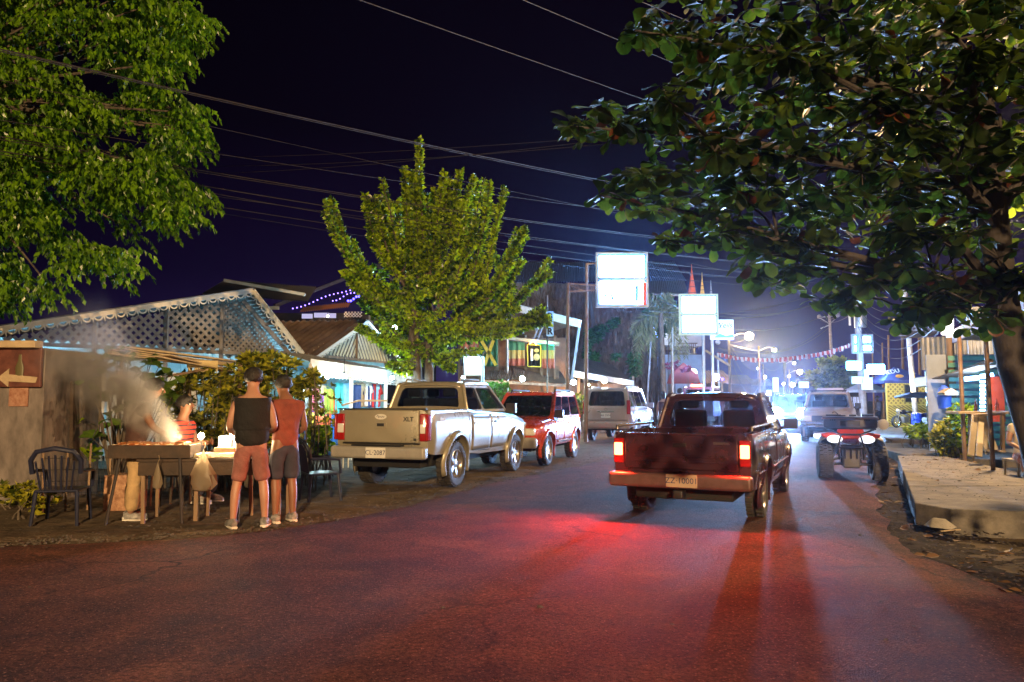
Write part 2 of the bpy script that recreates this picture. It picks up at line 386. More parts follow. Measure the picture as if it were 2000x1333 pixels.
M_dryl = mat('dry_leaf', (.06, .03, .012), .7, c2=(.17, .09, .035), vs=5)
scatter('gravel', mat('dark_grit', (.012, .010, .008), .8, c2=(.06, .045, .035), vs=20), 'loose dark gravel and grit washed into the right gutter', 1500, onright, .016, stone)
scatter('fallen_leaves', M_dryl, 'dry brown fallen leaves lying in the right gutter beside the slab', 170, onright, .055, dryleaf)
scatter('roadside_gravel', M_stone, 'loose gravel along the left earth shoulder', 2600, onleft, .018, stone)
def pebr(): 
    x, y, z = onroad(); return x, y, .025
scatter('road_grit', M_stone, 'small stones strewn over the near asphalt', 800, pebr, .009, stone)
def onwalk():
    t = U(0, 1); q = LW0.lerp(LW1, t).lerp(RW0.lerp(RW1, t), U(.05, .95)); return q.x, q.y, .2
scatter('sidewalk_litter', mat('dark_grit'), 'scattered grit and crumbs of earth on the concrete sidewalk', 420, onwalk, .011, stone)
scatter('sidewalk_leaves', M_dryl, 'few small dry leaves lying on the concrete sidewalk', 26, onwalk, .045, dryleaf)
for px, py, r in ((1055, 1196, .030), (1313, 1231, .022), (865, 1198, .018), (1680, 1053, .035)):
    s = MB(); p = G(px, py); stone(s, V((0, 0, 0)), r); o = s.build('stone', M_stone); o.location = (p.x, p.y, .035)
    tag(o, {1055: 'dark stone lying on the road below the red tail light', 1313: 'small stone on the near asphalt, middle of the picture', 865: 'small stone lying alone on the near road, left of middle', 1680: 'dark round stone on the asphalt in front of the quad bike'}[px], 'stone')
# flat rock by the slab corner and a stick
s = MB(); stone(s, V((0, 0, 0)), .2); o = s.build('rock', M_conc, bevel=.02); o.location = G(1835, 1030); tag(o, 'flat grey rock lying at the corner of the concrete slab', 'rock')
s = MB(); s.bar((-.12, 0, 0), (.12, .03, .01), .02, .012); o = s.build('wood_scrap', M_plank); o.location = G(1858, 1034)+V((0, 0, -.02)); tag(o, 'pale splinter of wood lying by the slab corner', 'stick')

# ------------------------------------------------------------------ sidewalk slabs
def slab(name, poly, z, m, bev=.03, zb=-.2, **k):
    s = MB(); s.prism(poly, z-zb); s.v = [p+V((0, 0, zb)) for p in s.v]; return s.build(name, m, bevel=bev, **k)
M_walk = mat('sidewalk_concrete', (.050, .047, .045), .88, c2=(.19, .172, .15), vs=3.2, bump=.35, bs=28)
# poured in four bays with open joints
tag(slab('sidewalk', [(5.12, 8.78), (5.75, 8.62), (7.6, 8.45), tuple(RW0), tuple(RW0.lerp(RW1, .20)), tuple(LW0.lerp(LW1, .22)), tuple(LW0)], .19, M_walk, bev=.018), kind='structure')
for a, b in ((.223, .47), (.473, .73), (.733, 1)):
    tag(slab('sidewalk', [tuple(LW0.lerp(LW1, a)), tuple(RW0.lerp(RW1, a-.02)), tuple(RW0.lerp(RW1, b-.02)), tuple(LW0.lerp(LW1, b))], .19+U(-.006, .006), M_walk, bev=.018), kind='structure')

tag(slab('sidewalk_far', [(9.6, 17.8), (12.4, 17.2), (13.6, 21.5), (12.4, 24.0), (11.2, 24.0)], .10, M_walk), kind='structure')
tag(slab('sidewalk_end', [(13.4, 26.4), (15.6, 26.0), (20.5, 40), (26, 54), (22.4, 54), (17.6, 41)], .10, M_walk), kind='structure')
# plank deck of the right-hand stall, each board its own piece
dk = thing('plank_deck', 'pale plank deck beside the sidewalk under the posts', 'deck', (8.9, 11.5, .19))
dsh = MB(); dsh.box((0, 0, 0), (3.4, .13, .03)); dm = dsh.build('board', M_plank, dk, bevel=.004)
dm.location = (0, 0, .1)
B0 = V((7.55, 8.6)); B1 = V((9.7, 14.2))
k = 0
for i in range(40):
    t = i/39; c = B0.lerp(B1, t); ang = math.atan2(-.42, .91)+U(-.012, .012)
    Mx = Matrix.Translation(V((c.x+1.55, c.y-.71, .20+U(-.004, .006)))) @ Matrix.Rotation(ang, 4, 'Z')
    if i == 0: dm.matrix_basis = TM[dk.name].inverted() @ Mx
    else: inst('board', dm.data, dk, Mx, world=True)
# ------------------------------------------------------------------ vehicle kit (x forward, y left, z up)
def interp(tab, x):
    if x <= tab[0][0]: return tab[0][1:]
    for a, b in zip(tab, tab[1:]):
        if x <= b[0]:
            t = (x-a[0])/(b[0]-a[0]) if b[0] > a[0] else 1
            t = t*t*(3-2*t)*.5+t*.5
            return tuple(p+(q-p)*t for p, q in zip(a[1:], b[1:]))
    return tab[-1][1:]
GK = [(0, .93), (.2, .975), (.45, 1.0), (.7, .998), (.88, .975), (1, .93)]
def gk(f): return interp(GK, max(0, min(1, f)))[0]
def car_body(root, m, tab, arches, z0, name='body', crown=.03, top=True):
    """tab: (x, half width, shoulder height, bottom height); arches: (x, radius, centre z)"""
    xs = [tab[0][0]+(tab[-1][0]-tab[0][0])*i/60 for i in range(61)]
    for xc, R_, zc in arches:
        xs = [x for x in xs if not (xc-R_-.03 < x < xc+R_+.03)]
        xs += [xc-R_-.001]+[xc-R_*math.cos(math.pi*i/18) for i in range(19)]+[xc+R_+.001]
    xs.sort(); rows = [0, .05, .2, .4, .6, .78, .9, .96, 1]
    s = MB(); n = None
    for x in xs:
        hw, zt, zb = interp(tab, x); zlow = zb
        for xc, R_, zc in arches:
            if abs(x-xc) < R_+.0005: zlow = max(zb, zc+math.sqrt(max(0, R_*R_-(x-xc)**2)))
        ring = []
        ring.append((x, hw*.86, zlow))
        for f in rows:
            z = zlow+(zt-zlow)*f; F = (z-z0)/(zt-z0)
            rr = 0.0
            if f > .9: rr = (f-.9)/.1; rr = .045*(1-math.sqrt(max(0, 1-rr*rr)))
            ring.append((x, hw*gk(F)-rr, z))
        if top:
            for q in (.85, .6, .3, 0): ring.append((x, hw*q*gk(1), zt+crown*(1-q*q)+.006))
        else: ring.append((x, hw*.86, zt))
        full = [V(p) for p in ring]+[V((p[0], -p[1], p[2])) for p in reversed(ring[:-1] if top else ring)]
        n = len(full); s.v += full
    for i in range(len(xs)-1):
        for j in range(n-1):
            if not top and j == n//2-1: continue
            s.f.append((i*n+j, i*n+j+1, (i+1)*n+j+1, (i+1)*n+j))
    s.f.append(tuple(range(n))); b = (len(xs)-1)*n; s.f.append(tuple(range(b+n-1, b-1, -1)))
    return s.build(name, m, root, smooth=True, weld=True)
def side_patch(root, name, m, tab, z0, x0, x1, za, zb, side, off=.006, label=None, arch=None, build=True):
    s = MB(); nx, nz = 12, 8
    for i in range(nx+1):
        x = x0+(x1-x0)*i/nx; hw, zt, _ = interp(tab, x)
        for j in range(nz+1):
            z = za+(min(zb, zt-.03)-za)*j/nz
            if arch:
                xc, R_, zc = arch
                if abs(x-xc) < R_: z = max(z, zc+math.sqrt(R_*R_-(x-xc)**2)+(j/nz)*.3*0)
            y = hw*gk((z-z0)/(zt-z0))+off
            s.v.append(V((x, y*side, z)))
    for i in range(nx):
        for j in range(nz):
            a = i*(nz+1)+j; s.f.append((a, a+1, a+nz+2, a+nz+1))
    return s.build(name, m, root, smooth=True, solid=.012, label=label)
def seam(root, tab, z0, pts, side):
    P = []
    for x, z in pts:
        hw, zt, _ = interp(tab, x); P.append(V((x, side*(hw*gk((z-z0)/(zt-z0))+.007), z)))
    s = MB(); s.tube(P, .0055, 5); return s.build('door_seam', M_black, root)
def panel(root, c4, holes, m, mg, name='window_frame', rad_=.05, solid=.03, glass_name='window', glabel=None):
    """c4: bl, br, tr, tl.  holes: (u0, v0, u1, v1) in panel coordinates. Frame ring per cell, glass per cell."""
    bl, br, tr, tl = [V(p) for p in c4]
    def P(u, v): return (bl.lerp(br, u)).lerp(tl.lerp(tr, u), v)
    fr = MB(); us = sorted(set([0, 1]+[h[4] for h in holes if len(h) > 4])); cells = list(zip(us, us[1:]))
    nrm = (br-bl).cross(tl-bl).normalized()
    out = []
    for (ua, ub), h in zip(cells, holes):
        u0, v0, u1, v1 = h[:4]; wu = (br-bl).length; wv = (tl-bl).length; ru, rv = rad_/wu, rad_/wv
        inner = []
        for cx, cy, a0 in ((u0+ru, v0+rv, 180), (u1-ru, v0+rv, 270), (u1-ru, v1-rv, 0), (u0+ru, v1-rv, 90)):
            for k in range(5):
                a = rad(a0+k*22.5); inner.append(P(cx+ru*math.cos(a), cy+rv*math.sin(a)))
        outer = [P(ua, 0), P(ub, 0), P(ub, 1), P(ua, 1)]
        fs = []
        for c in range(4):
            for k in range(4): fs.append((20+c, c*5+k+1, c*5+k))
            n2 = (c+1) % 4; fs.append((20+c, 20+n2, n2*5, c*5+4))
        fr.add(inner+outer, fs)
        g_ = MB(); off = -nrm*.012; g_.add([p+off for p in inner], [tuple(range(20))])
        out.append(g_)
    fo = fr.build(name, m, root, solid=solid, weld=True)
    rr = []
    for g_ in out: rr.append(g_.build(glass_name, mg, root, label=glabel))
    return fo, rr
def wheel(root, x, y, R_, w, side, rim_m, steer=0.0, dish=.03, spokes=5, rim_r=.62, hub=True):
    """tyre with tread, rim as its child"""
    key = ('wheel', round(R_, 3), round(w, 3), spokes, rim_m.name)
    if key not in CACHE:
        s = MB(); h = w/2; ri = R_*rim_r
        prof = [(ri, -h*.75), (ri+.02, -h*.9), (R_*.83, -h), (R_*.95, -h*.95), (R_, -h*.75), (R_, -h*.08), (R_-.012, -h*.06), (R_-.012, h*.06), (R_, h*.08), (R_, h*.75), (R_*.95, h*.95), (R_*.83, h), (ri+.02, h*.9), (ri, h*.75)]
        s.lathe(prof, 40)
        nb = 28
        for k in range(nb):
            for sd in (-1, 1):
                a = 2*math.pi*(k+(.5 if sd > 0 else 0))/nb; rot = Matrix.Rotation(a, 3, 'Z')
                s.box(rot @ V((R_+.002, 0, sd*h*.55)), (.022, 2*math.pi*R_/nb*.55, h*.7), rot=rot)
        o = s.build('wheel_mesh', M_rubber, smooth=True); tyre = o.data; bpy.data.objects.remove(o)
        r = MB(); r.lathe([(ri+.015, h*.82), (ri, h*.88), (ri-.02, h*.7), (ri-.03, h*.1), (ri-.03, -h*.6)], 32)
        r.lathe([(ri-.03, -h*.1), (.0, -h*.1)], 32)
        for k in range(spokes):
            a = 2*math.pi*k/spokes; rot = Matrix.Rotation(a, 3, 'Z')
            r.add([rot @ V(p) for p in ((.03, -.045, h*.55), (ri-.015, -.028, h*.72), (ri-.015, .028, h*.72), (.03, .045, h*.55), (.03, -.045, h*.3), (ri-.015, -.028, h*.4), (ri-.015, .028, h*.4), (.03, .045, h*.3))],
                  [(0, 1, 2, 3), (4, 7, 6, 5), (0, 4, 5, 1), (2, 6, 7, 3)])
        r.lathe([(.075, h*.35), (.07, h*.62), (.045, h*.68), (0, h*.68)], 20)
        o = r.build('rim_mesh', rim_m, smooth=True); CACHE[key] = (tyre, o.data); bpy.data.objects.remove(o)
    ty, ri_ = CACHE[key]
    M = Matrix.Translation(V((x, y, R_))) @ Matrix.Rotation(steer, 4, 'Z') @ Matrix.Rotation(-side*math.pi/2, 4, 'X')
    o = inst('wheel', ty, root, M); inst('rim', ri_, o, Matrix.Identity(4)); return o
CACHE = {}
def flare(root, m, tab, z0, arch, side, wd=.05, out=.045, th=.02):
    xc, R_, zc = arch; s = MB(); n = 24; prof = [(0, -.01), (.004, out), (wd*.6, out), (wd, out*.35), (wd+.01, -.004)]
    for i in range(n+1):
        a = math.pi*i/n; a = rad(-22)+(math.pi+rad(44))*i/n
        for d, o in prof:
            rr = R_+d; x = xc-rr*math.cos(a); z = zc+rr*math.sin(a); hw, zt, zb = interp(tab, x)
            s.v.append(V((x, side*(hw*gk((z-z0)/(zt-z0))+o), z)))
    q = len(prof)
    for i in range(n):
        for j in range(q-1): s.f.append((i*q+j, i*q+j+1, (i+1)*q+j+1, (i+1)*q+j))
    return s.build('wheel_arch_flare', m, root, smooth=True, solid=.008)
def rbox(root, name, m, c, d, bevel=.02, label=None, rot=None, seg=3):
    s = MB(); s.box(c, d, rot=rot); return s.build(name, m, root, bevel=bevel, label=label, seg=seg)
def handle(root, x, y, z, side, m, parent=None):
    return rbox(parent or root, 'handle', m, (x, y*side, z), (.15, .035, .035), .012)
def mirror(root, x, y, z, side, m, h=.19):
    s = MB(); s.box((x, side*(y+.12), z+.02), (.10, .20, h)); s.tube([(x+.02, side*(y-.02), z-.05), (x, side*(y+.08), z-.02)], .022, 8)
    return s.build('wing_mirror', m, root, bevel=.03, seg=3)
def roofcap(root, m, x0, x1, hw, z, crown=.05, name='roof', th=.05):
    s = MB(); n = 16; p = 10
    for i in range(n+1):
        for j in range(p+1):
            u = -1+2*i/n; v = -1+2*j/p; r_ = .13
            e = max(0, (abs(u)-.9)/.1); e2 = max(0, (abs(v)-.82)/.18)
            s.v.append(V(((x0+x1)/2+(x1-x0)/2*u*(1-.03*e2*e2), hw*v*(1-.05*e*e), z+th+crown*(1-v*v)*(1-.5*u*u)-th*.9*(e**2.2)-th*.9*(e2**2.2))))
    for i in range(n):
        for j in range(p):
            a = i*(p+1)+j; s.f.append((a, a+1, a+p+2, a+p+1))
    return s.build(name, m, root, smooth=True, solid=.03)
def seats(root, xs, z, hw, m=None):
    for x in xs:
        for sd in (-1, 1):
            s = MB(); s.box((x, sd*hw*.5, z+.12), (.48, .48, .16)); s.box((x-.24, sd*hw*.5, z+.42), (.14, .46, .56)); s.box((x-.27, sd*hw*.5, z+.80), (.09, .26, .16))
            s.build('seat', m or M_seat, root, bevel=.04, seg=3)
def cabin(root, paint, mg, base, roof, zb, zr, side_split, fw=None, rear=True, thick=.03, crown=.05, gl='tinted', vs=(.1, .9)):
    """base=(x0,x1,hw) roof=(x0,x1,hw); side_split: list of u cuts incl. 0 and 1"""
    X0, X1, H = base; x0, x1, h = roof
    BL = {1: (V((X0, H, zb)), V((X1, H, zb)), V((x1, h, zr)), V((x0, h, zr))), -1: (V((X1, -H, zb)), V((X0, -H, zb)), V((x0, -h, zr)), V((x1, -h, zr)))}
    for sd in (1, -1):
        cuts = side_split if sd == 1 else [1-u for u in reversed(side_split)]
        hs = []
        for i, (a, b) in enumerate(zip(cuts, cuts[1:])):
            w = b-a; L_ = X1-X0; mg_ = .055/L_
            hs.append((a+mg_+(.0), vs[0], b-mg_, vs[1])+((b,) if b < 1 else ()))
        panel(root, BL[sd], hs, paint, mg, name='side_frame', rad_=.07)
    # windscreen and rear window
    panel(root, ((X1, -H, zb), (X1, H, zb), (x1, h, zr), (x1, -h, zr))[::1] if False else (V((X1, H, zb)), V((X1, -H, zb)), V((x1, -h, zr)), V((x1, h, zr))), [(.05, .07, .95, .93)], paint, mg, name='windscreen_frame', rad_=.08, glass_name='windscreen')
    if rear: panel(root, (V((X0, -H, zb)), V((X0, H, zb)), V((x0, h, zr)), V((x0, -h, zr))), [(.09, .14, .91, .90)], paint, mg, name='rear_frame', rad_=.09, glass_name='rear_window')
    for sd in (1, -1):
        s = MB()
        s.tube([(X0, sd*H, zb-.02), (x0, sd*h, zr), (x0+.06, sd*(h-.01), zr+.025), ((x0+x1)/2, sd*(h-.0), zr+.035), (x1-.06, sd*(h-.01), zr+.025), (x1, sd*h, zr), (X1, sd*H, zb-.02)], [.035, .035, .035, .035, .035, .035, .03], 8)
        s.build('pillar', paint, root, smooth=True)
    roofcap(root, paint, x0-.03, x1+.03, h+.012, zr-.02, crown)
    rbox(root, 'cabin_floor', M_seat, ((X0+X1)/2, 0, zb-.30), (X1-X0-.1, 2*H-.12, .04), 0.01)
def plate(root, x, y, z, txt, face, w=.34, h=.17, m=None, tc=None):
    """face=+1 front end, -1 rear end"""
    o = rbox(root, 'number_plate', m or MATS['plate_white'], (x, y, z), (.012, w, h), .006)
    ax = (0, face, 0); M = frame_to((x+face*.008, y, z), ax, (0, 0, 1))
    text(txt, h*.62, 'plate_lettering', tc or MATS['plate_ink'], o, M, depth=.001, world=False)
    return o
mat('plate_white', (.6, .6, .58), .5); mat('plate_ink', (.02, .03, .10), .6); mat('plate_tan', (.35, .25, .18), .6)
M_red = mat('red_lens', (.28, .008, .008), .12, coat=1); M_clear = mat('clear_lens', (.6, .6, .58), .08, coat=1)
M_silver = mat('silver_sand_paint', (.29, .265, .195), .3, metal=.3, coat=.8, var=.07, vs=2)
M_silver2 = mat('silver_paint', (.34, .27, .26), .3, metal=.35, coat=.8, var=.06, vs=2)
M_redp = mat('red_paint', (.45, .055, .018), .28, metal=.2, coat=1.0, var=.1, vs=2)
M_wine = mat('wine_paint', (.030, .012, .024), .28, metal=.3, coat=.9, c2=(.055, .02, .03), vs=2)
M_darkp = mat('dark_blue_paint', (.02, .022, .05), .22, metal=.3, coat=1, var=.2)
M_sandp = mat('faded_tan_paint', (.34, .27, .20), .5, metal=.1, c2=(.45, .38, .30), vs=2)
M_trim = mat('grey_trim', (.30, .29, .27), .45, metal=.2, var=.1)
M_alloy = mat('alloy_rim', (.45, .43, .40), .3, metal=.9)
def lampbox(root, name, m, c, d, bevel=.02, label=None, rot=None): return rbox(root, name, m, c, d, bevel, label, rot)
def wheel_well(root, xc, R_, zc, w):
    s = MB(); n = 14
    for i in range(n+1):
        a = math.pi*i/n
        for y in (-w, w): s.v.append(V((xc+R_*math.cos(a), y, zc+R_*math.sin(a))))
    s.f = [(2*i, 2*i+1, 2*i+3, 2*i+2) for i in range(n)]; s.build('wheel_well', M_black, root, smooth=True)
def under(root, x0, x1, hw, z0, z1):
    rbox(root, 'chassis', M_black, ((x0+x1)/2, 0, (z0+z1)/2), (x1-x0, hw*2, z1-z0), .02)

def bed_rim(root, m, x0, x1, hw, zt, zf, t=.06):
    """open load bed: two inner walls, floor and front wall"""
    s = MB(); 
    for sd in (1, -1):
        s.box(((x0+x1)/2, sd*(hw-t/2-.035), (zt+zf)/2), (x1-x0, t, zt-zf))
    s.box((x1-.03, 0, (zt+zf)/2), (.05, 2*hw-.1, zt-zf)); s.build('bed_wall', m, root, bevel=.015)
    rbox(root, 'bed_floor', M_dark, ((x0+x1)/2, 0, zf), (x1-x0, 2*hw-.12, .03), .005)

# ------------------------------------------------------------------ A  silver double-cab pickup
def hd(dx, dy): return math.atan2(dy, dx)
A = thing('pickup_truck', 'silver double-cab pickup parked with its tailgate towards us, beside the clothes shop', 'pickup truck', (-1.25, 14.55, 0), hd(.339, .94))
zA = .46; tabA = [(-2.55, .835, 1.30, .62), (-2.35, .885, 1.31, .58), (-1.0, .89, 1.32, .52), (-.45, .895, 1.27, .48), (.9, .895, 1.22, .46), (1.5, .89, 1.17, .48), (2.1, .86, 1.09, .5), (2.42, .79, 1.0, .52), (2.52, .70, .90, .55)]
archA = [(-1.5, .46, .40), (1.5, .46, .40)]
# bed part (open top) and cab/bonnet part (closed)
def split_tab(tab, a, b):
    return [(a, *interp(tab, a))]+[t for t in tab if a < t[0] < b]+[(b, *interp(tab, b))]
def pickup_bodies(root, m, tab, arches, z0, xs_split, zf):
    x0 = tab[0][0]
    car_body(root, m, split_tab(tab, x0, xs_split-.012), [a for a in arches if a[0] < xs_split], z0, name='load_bed', top=False)
    car_body(root, m, split_tab(tab, xs_split+.012, tab[-1][0]), [a for a in arches if a[0] > xs_split], z0, name='body')
    hw, zt, _ = interp(tab, x0+.3); bed_rim(root, m, x0+.05, xs_split-.04, hw, zt-.01, zf)
pickup_bodies(A, M_silver, tabA, archA, zA, -.98, .80)
cabin(A, M_silver, M_glass, (-.93, 1.12, .80), (-.78, .42, .66), 1.24, 1.74, [0, .40, 1])
seats(A, [-.45, .35], .80, .72); M_badge = mat('bright_badge', (.65, .64, .6), .3, metal=.2)
for sd in (1, -1):
    for a in archA: flare(A, M_trim if False else M_silver, tabA, zA, a, sd, wd=.075, out=.055)
    d1 = side_patch(A, 'door', M_silver, tabA, zA, -.86, .02, .56, 1.2, sd); d2 = side_patch(A, 'door', M_silver, tabA, zA, .06, 1.0, .56, 1.19, sd)
    handle(A, -.12-.0, .915, 1.06, sd, M_chrome, d1) if False else None
    for d_, x in ((d1, -.72), (d2, .2)): rbox(d_, 'handle', M_chrome, (x, sd*.915, 1.05), (.15, .04, .035), .012)
    seam(A, tabA, zA, [(-.88, 1.2), (-.88, .85), (-.80, .56), (.03, .53)], sd); seam(A, tabA, zA, [(.04, 1.22), (.04, .56)], sd); seam(A, tabA, zA, [(1.02, 1.18), (1.03, .8), (1.0, .55)], sd)
    mirror(A, .92, .86, 1.28, sd, M_dark, .2)
    for x in (-1.5, 1.5): wheel(A, x, sd*.76, .375, .25, sd, M_alloy)
    lampbox(A, 'tail_lamp', M_red, (-2.545, sd*.765, 1.02), (.07, .155, .44), .025)
    lampbox(A, 'tail_lamp_lens', M_clear, (-2.565, sd*.765, 1.0), (.05, .125, .15), .012)
    s = MB(); s.box((-2.55, sd*.835, 1.02), (.16, .05, .42)); s.build('tail_lamp_side', M_red, A, bevel=.02)
    lampbox(A, 'headlight', M_clear, (2.44, sd*.62, .88), (.16, .32, .2), .05)
    s = MB(); s.tube([(-.7, sd*.55, 1.80), (-.66, sd*.55, 1.85), (.25, sd*.55, 1.85), (.3, sd*.55, 1.80)], .016, 8); s.build('roof_rail', M_silver, A)
tg = rbox(A, 'tailgate', M_silver, (-2.565, 0, 1.035), (.05, 1.37, .53), .02)
rbox(tg, 'tailgate_lip', M_dark, (-2.56, 0, 1.315), (.07, 1.62, .022), .008)
rbox(tg, 'tailgate_recess', M_silver, (-2.592, -.0, 1.05), (.012, .22, .10), .006)
rbox(tg, 'handle', M_dark, (-2.60, 0, 1.06), (.016, .13, .05), .006)
rbox(tg, 'tailgate_lip', M_dark, (-2.575, 0, .762), (.06, 1.40, .018), .004)
s = MB(); s.prism([(.105*math.cos(a*.3142), .045*math.sin(a*.3142)) for a in range(20)], .008, frame_to((-2.592, 0, 1.19), (0, -1, 0), (0, 0, 1))); s.build('emblem', M_badge, tg)
s = MB(); s.tube([frame_to((-2.603, 0, 1.19), (0, -1, 0), (0, 0, 1)) @ V(p) for p in ((-.07, 0, 0), (-.05, .025, 0), (-.03, -.02, 0), (-.01, .012, 0), (.015, -.015, 0), (.03, .012, 0), (.05, -.01, 0), (.07, .01, 0))], .005, 5); s.build('emblem_script', M_dark, tg)
text('XLT', .10, 'lettering', M_dark, tg, frame_to((-2.594, -.50, 1.15), (0, -1, 0), (0, 0, 1)), depth=.003, world=False, bold=.002)
rbox(tg, 'badge', M_dark, (-2.593, -.62, .83), (.006, .05, .04), .002)
text('loxlo', .10, 'lettering', M_whitew, A, frame_to((-2.15, -.902, 1.15), (1, 0, 0), (0, 0, 1)), depth=.002, world=False, shear=.3)
text('TDCi', .05, 'lettering', M_dark, A, frame_to((1.2, -.90, 1.08), (1, 0, 0), (0, 0, 1)), depth=.002, world=False)
bp_ = MB(); bp_.box((-2.66, 0, .62), (.16, 1.72, .2)); bp_.build('rear_bumper', M_trim, A, bevel=.05, seg=4)
rbox(A, 'bumper_step', M_dark, (-2.69, 0, .735), (.12, .9, .02), .006)
plate(A, -2.75, 0, .62, 'CL·2087', -1, .36, .17)
rbox(A, 'front_bumper', M_silver, (2.46, 0, .62), (.22, 1.66, .28), .08)
under(A, -2.4, 2.3, .62, .36, .66); rbox(A, 'wheel_well', M_black, (0, 0, .85), (4.4, 1.30, .34), .02) if False else None
for xc in (-1.5, 1.5):
    wheel_well(A, xc, .455, .40, .62)

# ------------------------------------------------------------------ estate / off-roader builder
def offroader(name, label, loc, hdg, L, hw, zb, zsh, zr, wb, tyre, paint, mg, nose=.55, spare=False, rails=True, flares=None, splits=(0, .36, .70, 1), facing='front', roofx=(.02, -.52), cat='car', bonnet=None):
    r = thing(name, label, cat, loc, hdg)
    f = wb/2; xf = L/2+.02; xr = -L/2; bon = bonnet or zsh-.03
    z0 = zb-.06
    tab = [(xr, hw*.88, zsh-.06, zb+.08), (xr+.15, hw*.96, zsh, zb+.02), (-f, hw, zsh, zb), (f*.3, hw, zsh, zb), (f*.75, hw*.99, bon, zb), (f+.25, hw*.95, bon-.05, zb+.02), (xf-.16, hw*.86, bon-.13, zb+.06), (xf, hw*.74, bon-.24, zb+.1)]
    ar = [(-f, tyre+.075, tyre), (f, tyre+.075, tyre)]
    car_body(r, paint, tab, ar, z0, crown=.05)
    X0, X1 = xr+.06, f*.62
    cabin(r, paint, mg, (X0, X1, hw*.9), (X0+.16, X1-.62, hw*.76), zsh-.03, zr-.05, list(splits), crown=.04)
    seats(r, [-.55, .2], zsh-.45, hw*.8)
    for sd in (1, -1):
        for a in ar: flare(r, flares or paint, tab, z0, a, sd, wd=.06, out=.04)
        for (xa, xb) in ((X0+(X1-X0)*splits[1], .0), (.04, X1-.02)):
            d_ = side_patch(r, 'door', paint, tab, z0, max(xa, -f+ar[0][1]*.6), xb, zb+.1, zsh-.05, sd)
            rbox(d_, 'handle', M_chrome, (max(xa, -.6)+.14, sd*(hw+.012), zsh-.16), (.14, .035, .03), .01)
            seam(r, tab, z0, [(xb, zsh-.02), (xb, zb+.08)], sd)
        mirror(r, X1-.08, hw*.93, zsh+.06, sd, M_dark if paint is not M_silver2 else paint)
        for x in (-f, f): wheel(r, x, sd*(hw-.14), tyre, .22, sd, M_alloy)
        if rails:
            s = MB(); s.tube([(X0+.3, sd*hw*.68, zr-.02), (X0+.36, sd*hw*.68, zr+.05), (X1-.85, sd*hw*.68, zr+.05), (X1-.78, sd*hw*.68, zr-.02)], .02, 8); s.build('roof_rail', M_dark if flares else M_steel, r)
    for xc, R_, zc in ar:
        wheel_well(r, xc, R_-.004, zc, hw*.72)
    under(r, xr+.2, xf-.2, hw*.65, zb-.1, zb+.12)
    return r, tab, z0, X0, X1, xf, xr
# B red compact off-roader facing us
Br, tB, zB, bX0, bX1, bxf, bxr = offroader('suv', 'red compact off-road car facing us, parked behind the silver pickup', (.50, 18.45, 0), hd(-.33, -.944), 3.85, .82, .42, 1.06, 1.66, 2.4, .34, M_redp, M_glassx, flares=M_redp, bonnet=1.03)
for sd in (1, -1):
    lampbox(Br, 'headlight', M_clear, (bxf-.06, sd*.52, .76), (.16, .30, .16), .04)
    lampbox(Br, 'fog_lamp', M_clear, (bxf+.03, sd*.50, .47), (.05, .12, .08), .02)
    s = MB(); s.tube([(-.62, sd*.835, .50), (.62, sd*.835, .50)], .025, 8); s.build('side_strip', M_chrome, Br)
rbox(Br, 'grille', M_dark, (bxf-.02, 0, .74), (.06, .66, .12), .02); rbox(Br, 'front_bumper', M_trim, (bxf+.0, 0, .52), (.2, 1.46, .24), .07)
s = MB()
for k in (-1, 1): s.tube([(bX1-.0+.02, k*.3-.1, 1.07), (bX1-.30, k*.3+.25, 1.28)], .008, 5)
s.build('wiper', M_dark, Br)
# C silver off-roader, rear towards us
Cr, tC, zC, cX0, cX1, cxf, cxr = offroader('suv', 'silver off-road car with a white rear plate, parked behind the red one', (4.2, 28.6, 0), hd(.37, .93), 4.7, .93, .5, 1.2, 1.90, 2.75, .38, M_silver2, M_glassx)
for sd in (1, -1):
    lampbox(Cr, 'tail_lamp', M_red, (cxr+.05, sd*.80, 1.22), (.12, .13, .5), .03, rot=Matrix.Rotation(0, 3, 'Z'))
    lampbox(Cr, 'reflector', M_red, (cxr-.05, sd*.74, .62), (.04, .2, .06), .01)
rbox(Cr, 'rear_bumper', M_silver2, (cxr-.04, 0, .60), (.2, 1.74, .3), .08)
dr_ = rbox(Cr, 'tailgate', M_silver2, (cxr-.012, 0, .98), (.06, 1.46, .44), .03)
rbox(dr_, 'garnish', M_chrome, (cxr-.05, 0, 1.06), (.02, .6, .03), .006); plate(Cr, cxr-.055, 0, .93, 'AK·2974', -1, .34, .16)
s = MB(); s.tube([frame_to((cxr-.05, 0, 1.14), (0, -1, 0), (0, 0, 1)) @ V((.055*math.cos(a*.524), .035*math.sin(a*.524), 0)) for a in range(13)], .006, 5); s.build('emblem', M_chrome, dr_)
# red-lit van with the burning high brake lamp
Vn, tV, zV, vX0, vX1, vxf, vxr = offroader('van', 'tall dark van with a burning high brake lamp beyond the two walkers', (10.15, 39.2, 0), hd(.40, .92), 4.6, .92, .5, 1.25, 2.15, 2.7, .36, mat('maroon_van_paint', (.12, .03, .04), .3, coat=.8, var=.2), M_glassx, rails=False)
E_brake = emat('brake_lamp_glow', (1.0, .12, .03), 60); E_tail = emat('tail_lamp_glow', (1, .2, .06), 14)
lampbox(Vn, 'brake_lamp', E_brake, (vxr+.1, 0, 2.2), (.05, .62, .10), .02)
for sd in (1, -1): lampbox(Vn, 'tail_lamp', M_red, (vxr-.0, sd*.82, 1.1), (.1, .12, .4), .03)
rbox(Vn, 'rear_bumper', M_trim, (vxr-.04, 0, .55), (.16, 1.7, .24), .06); plate(Vn, vxr-.05, 0, .85, 'C·8810', -1)
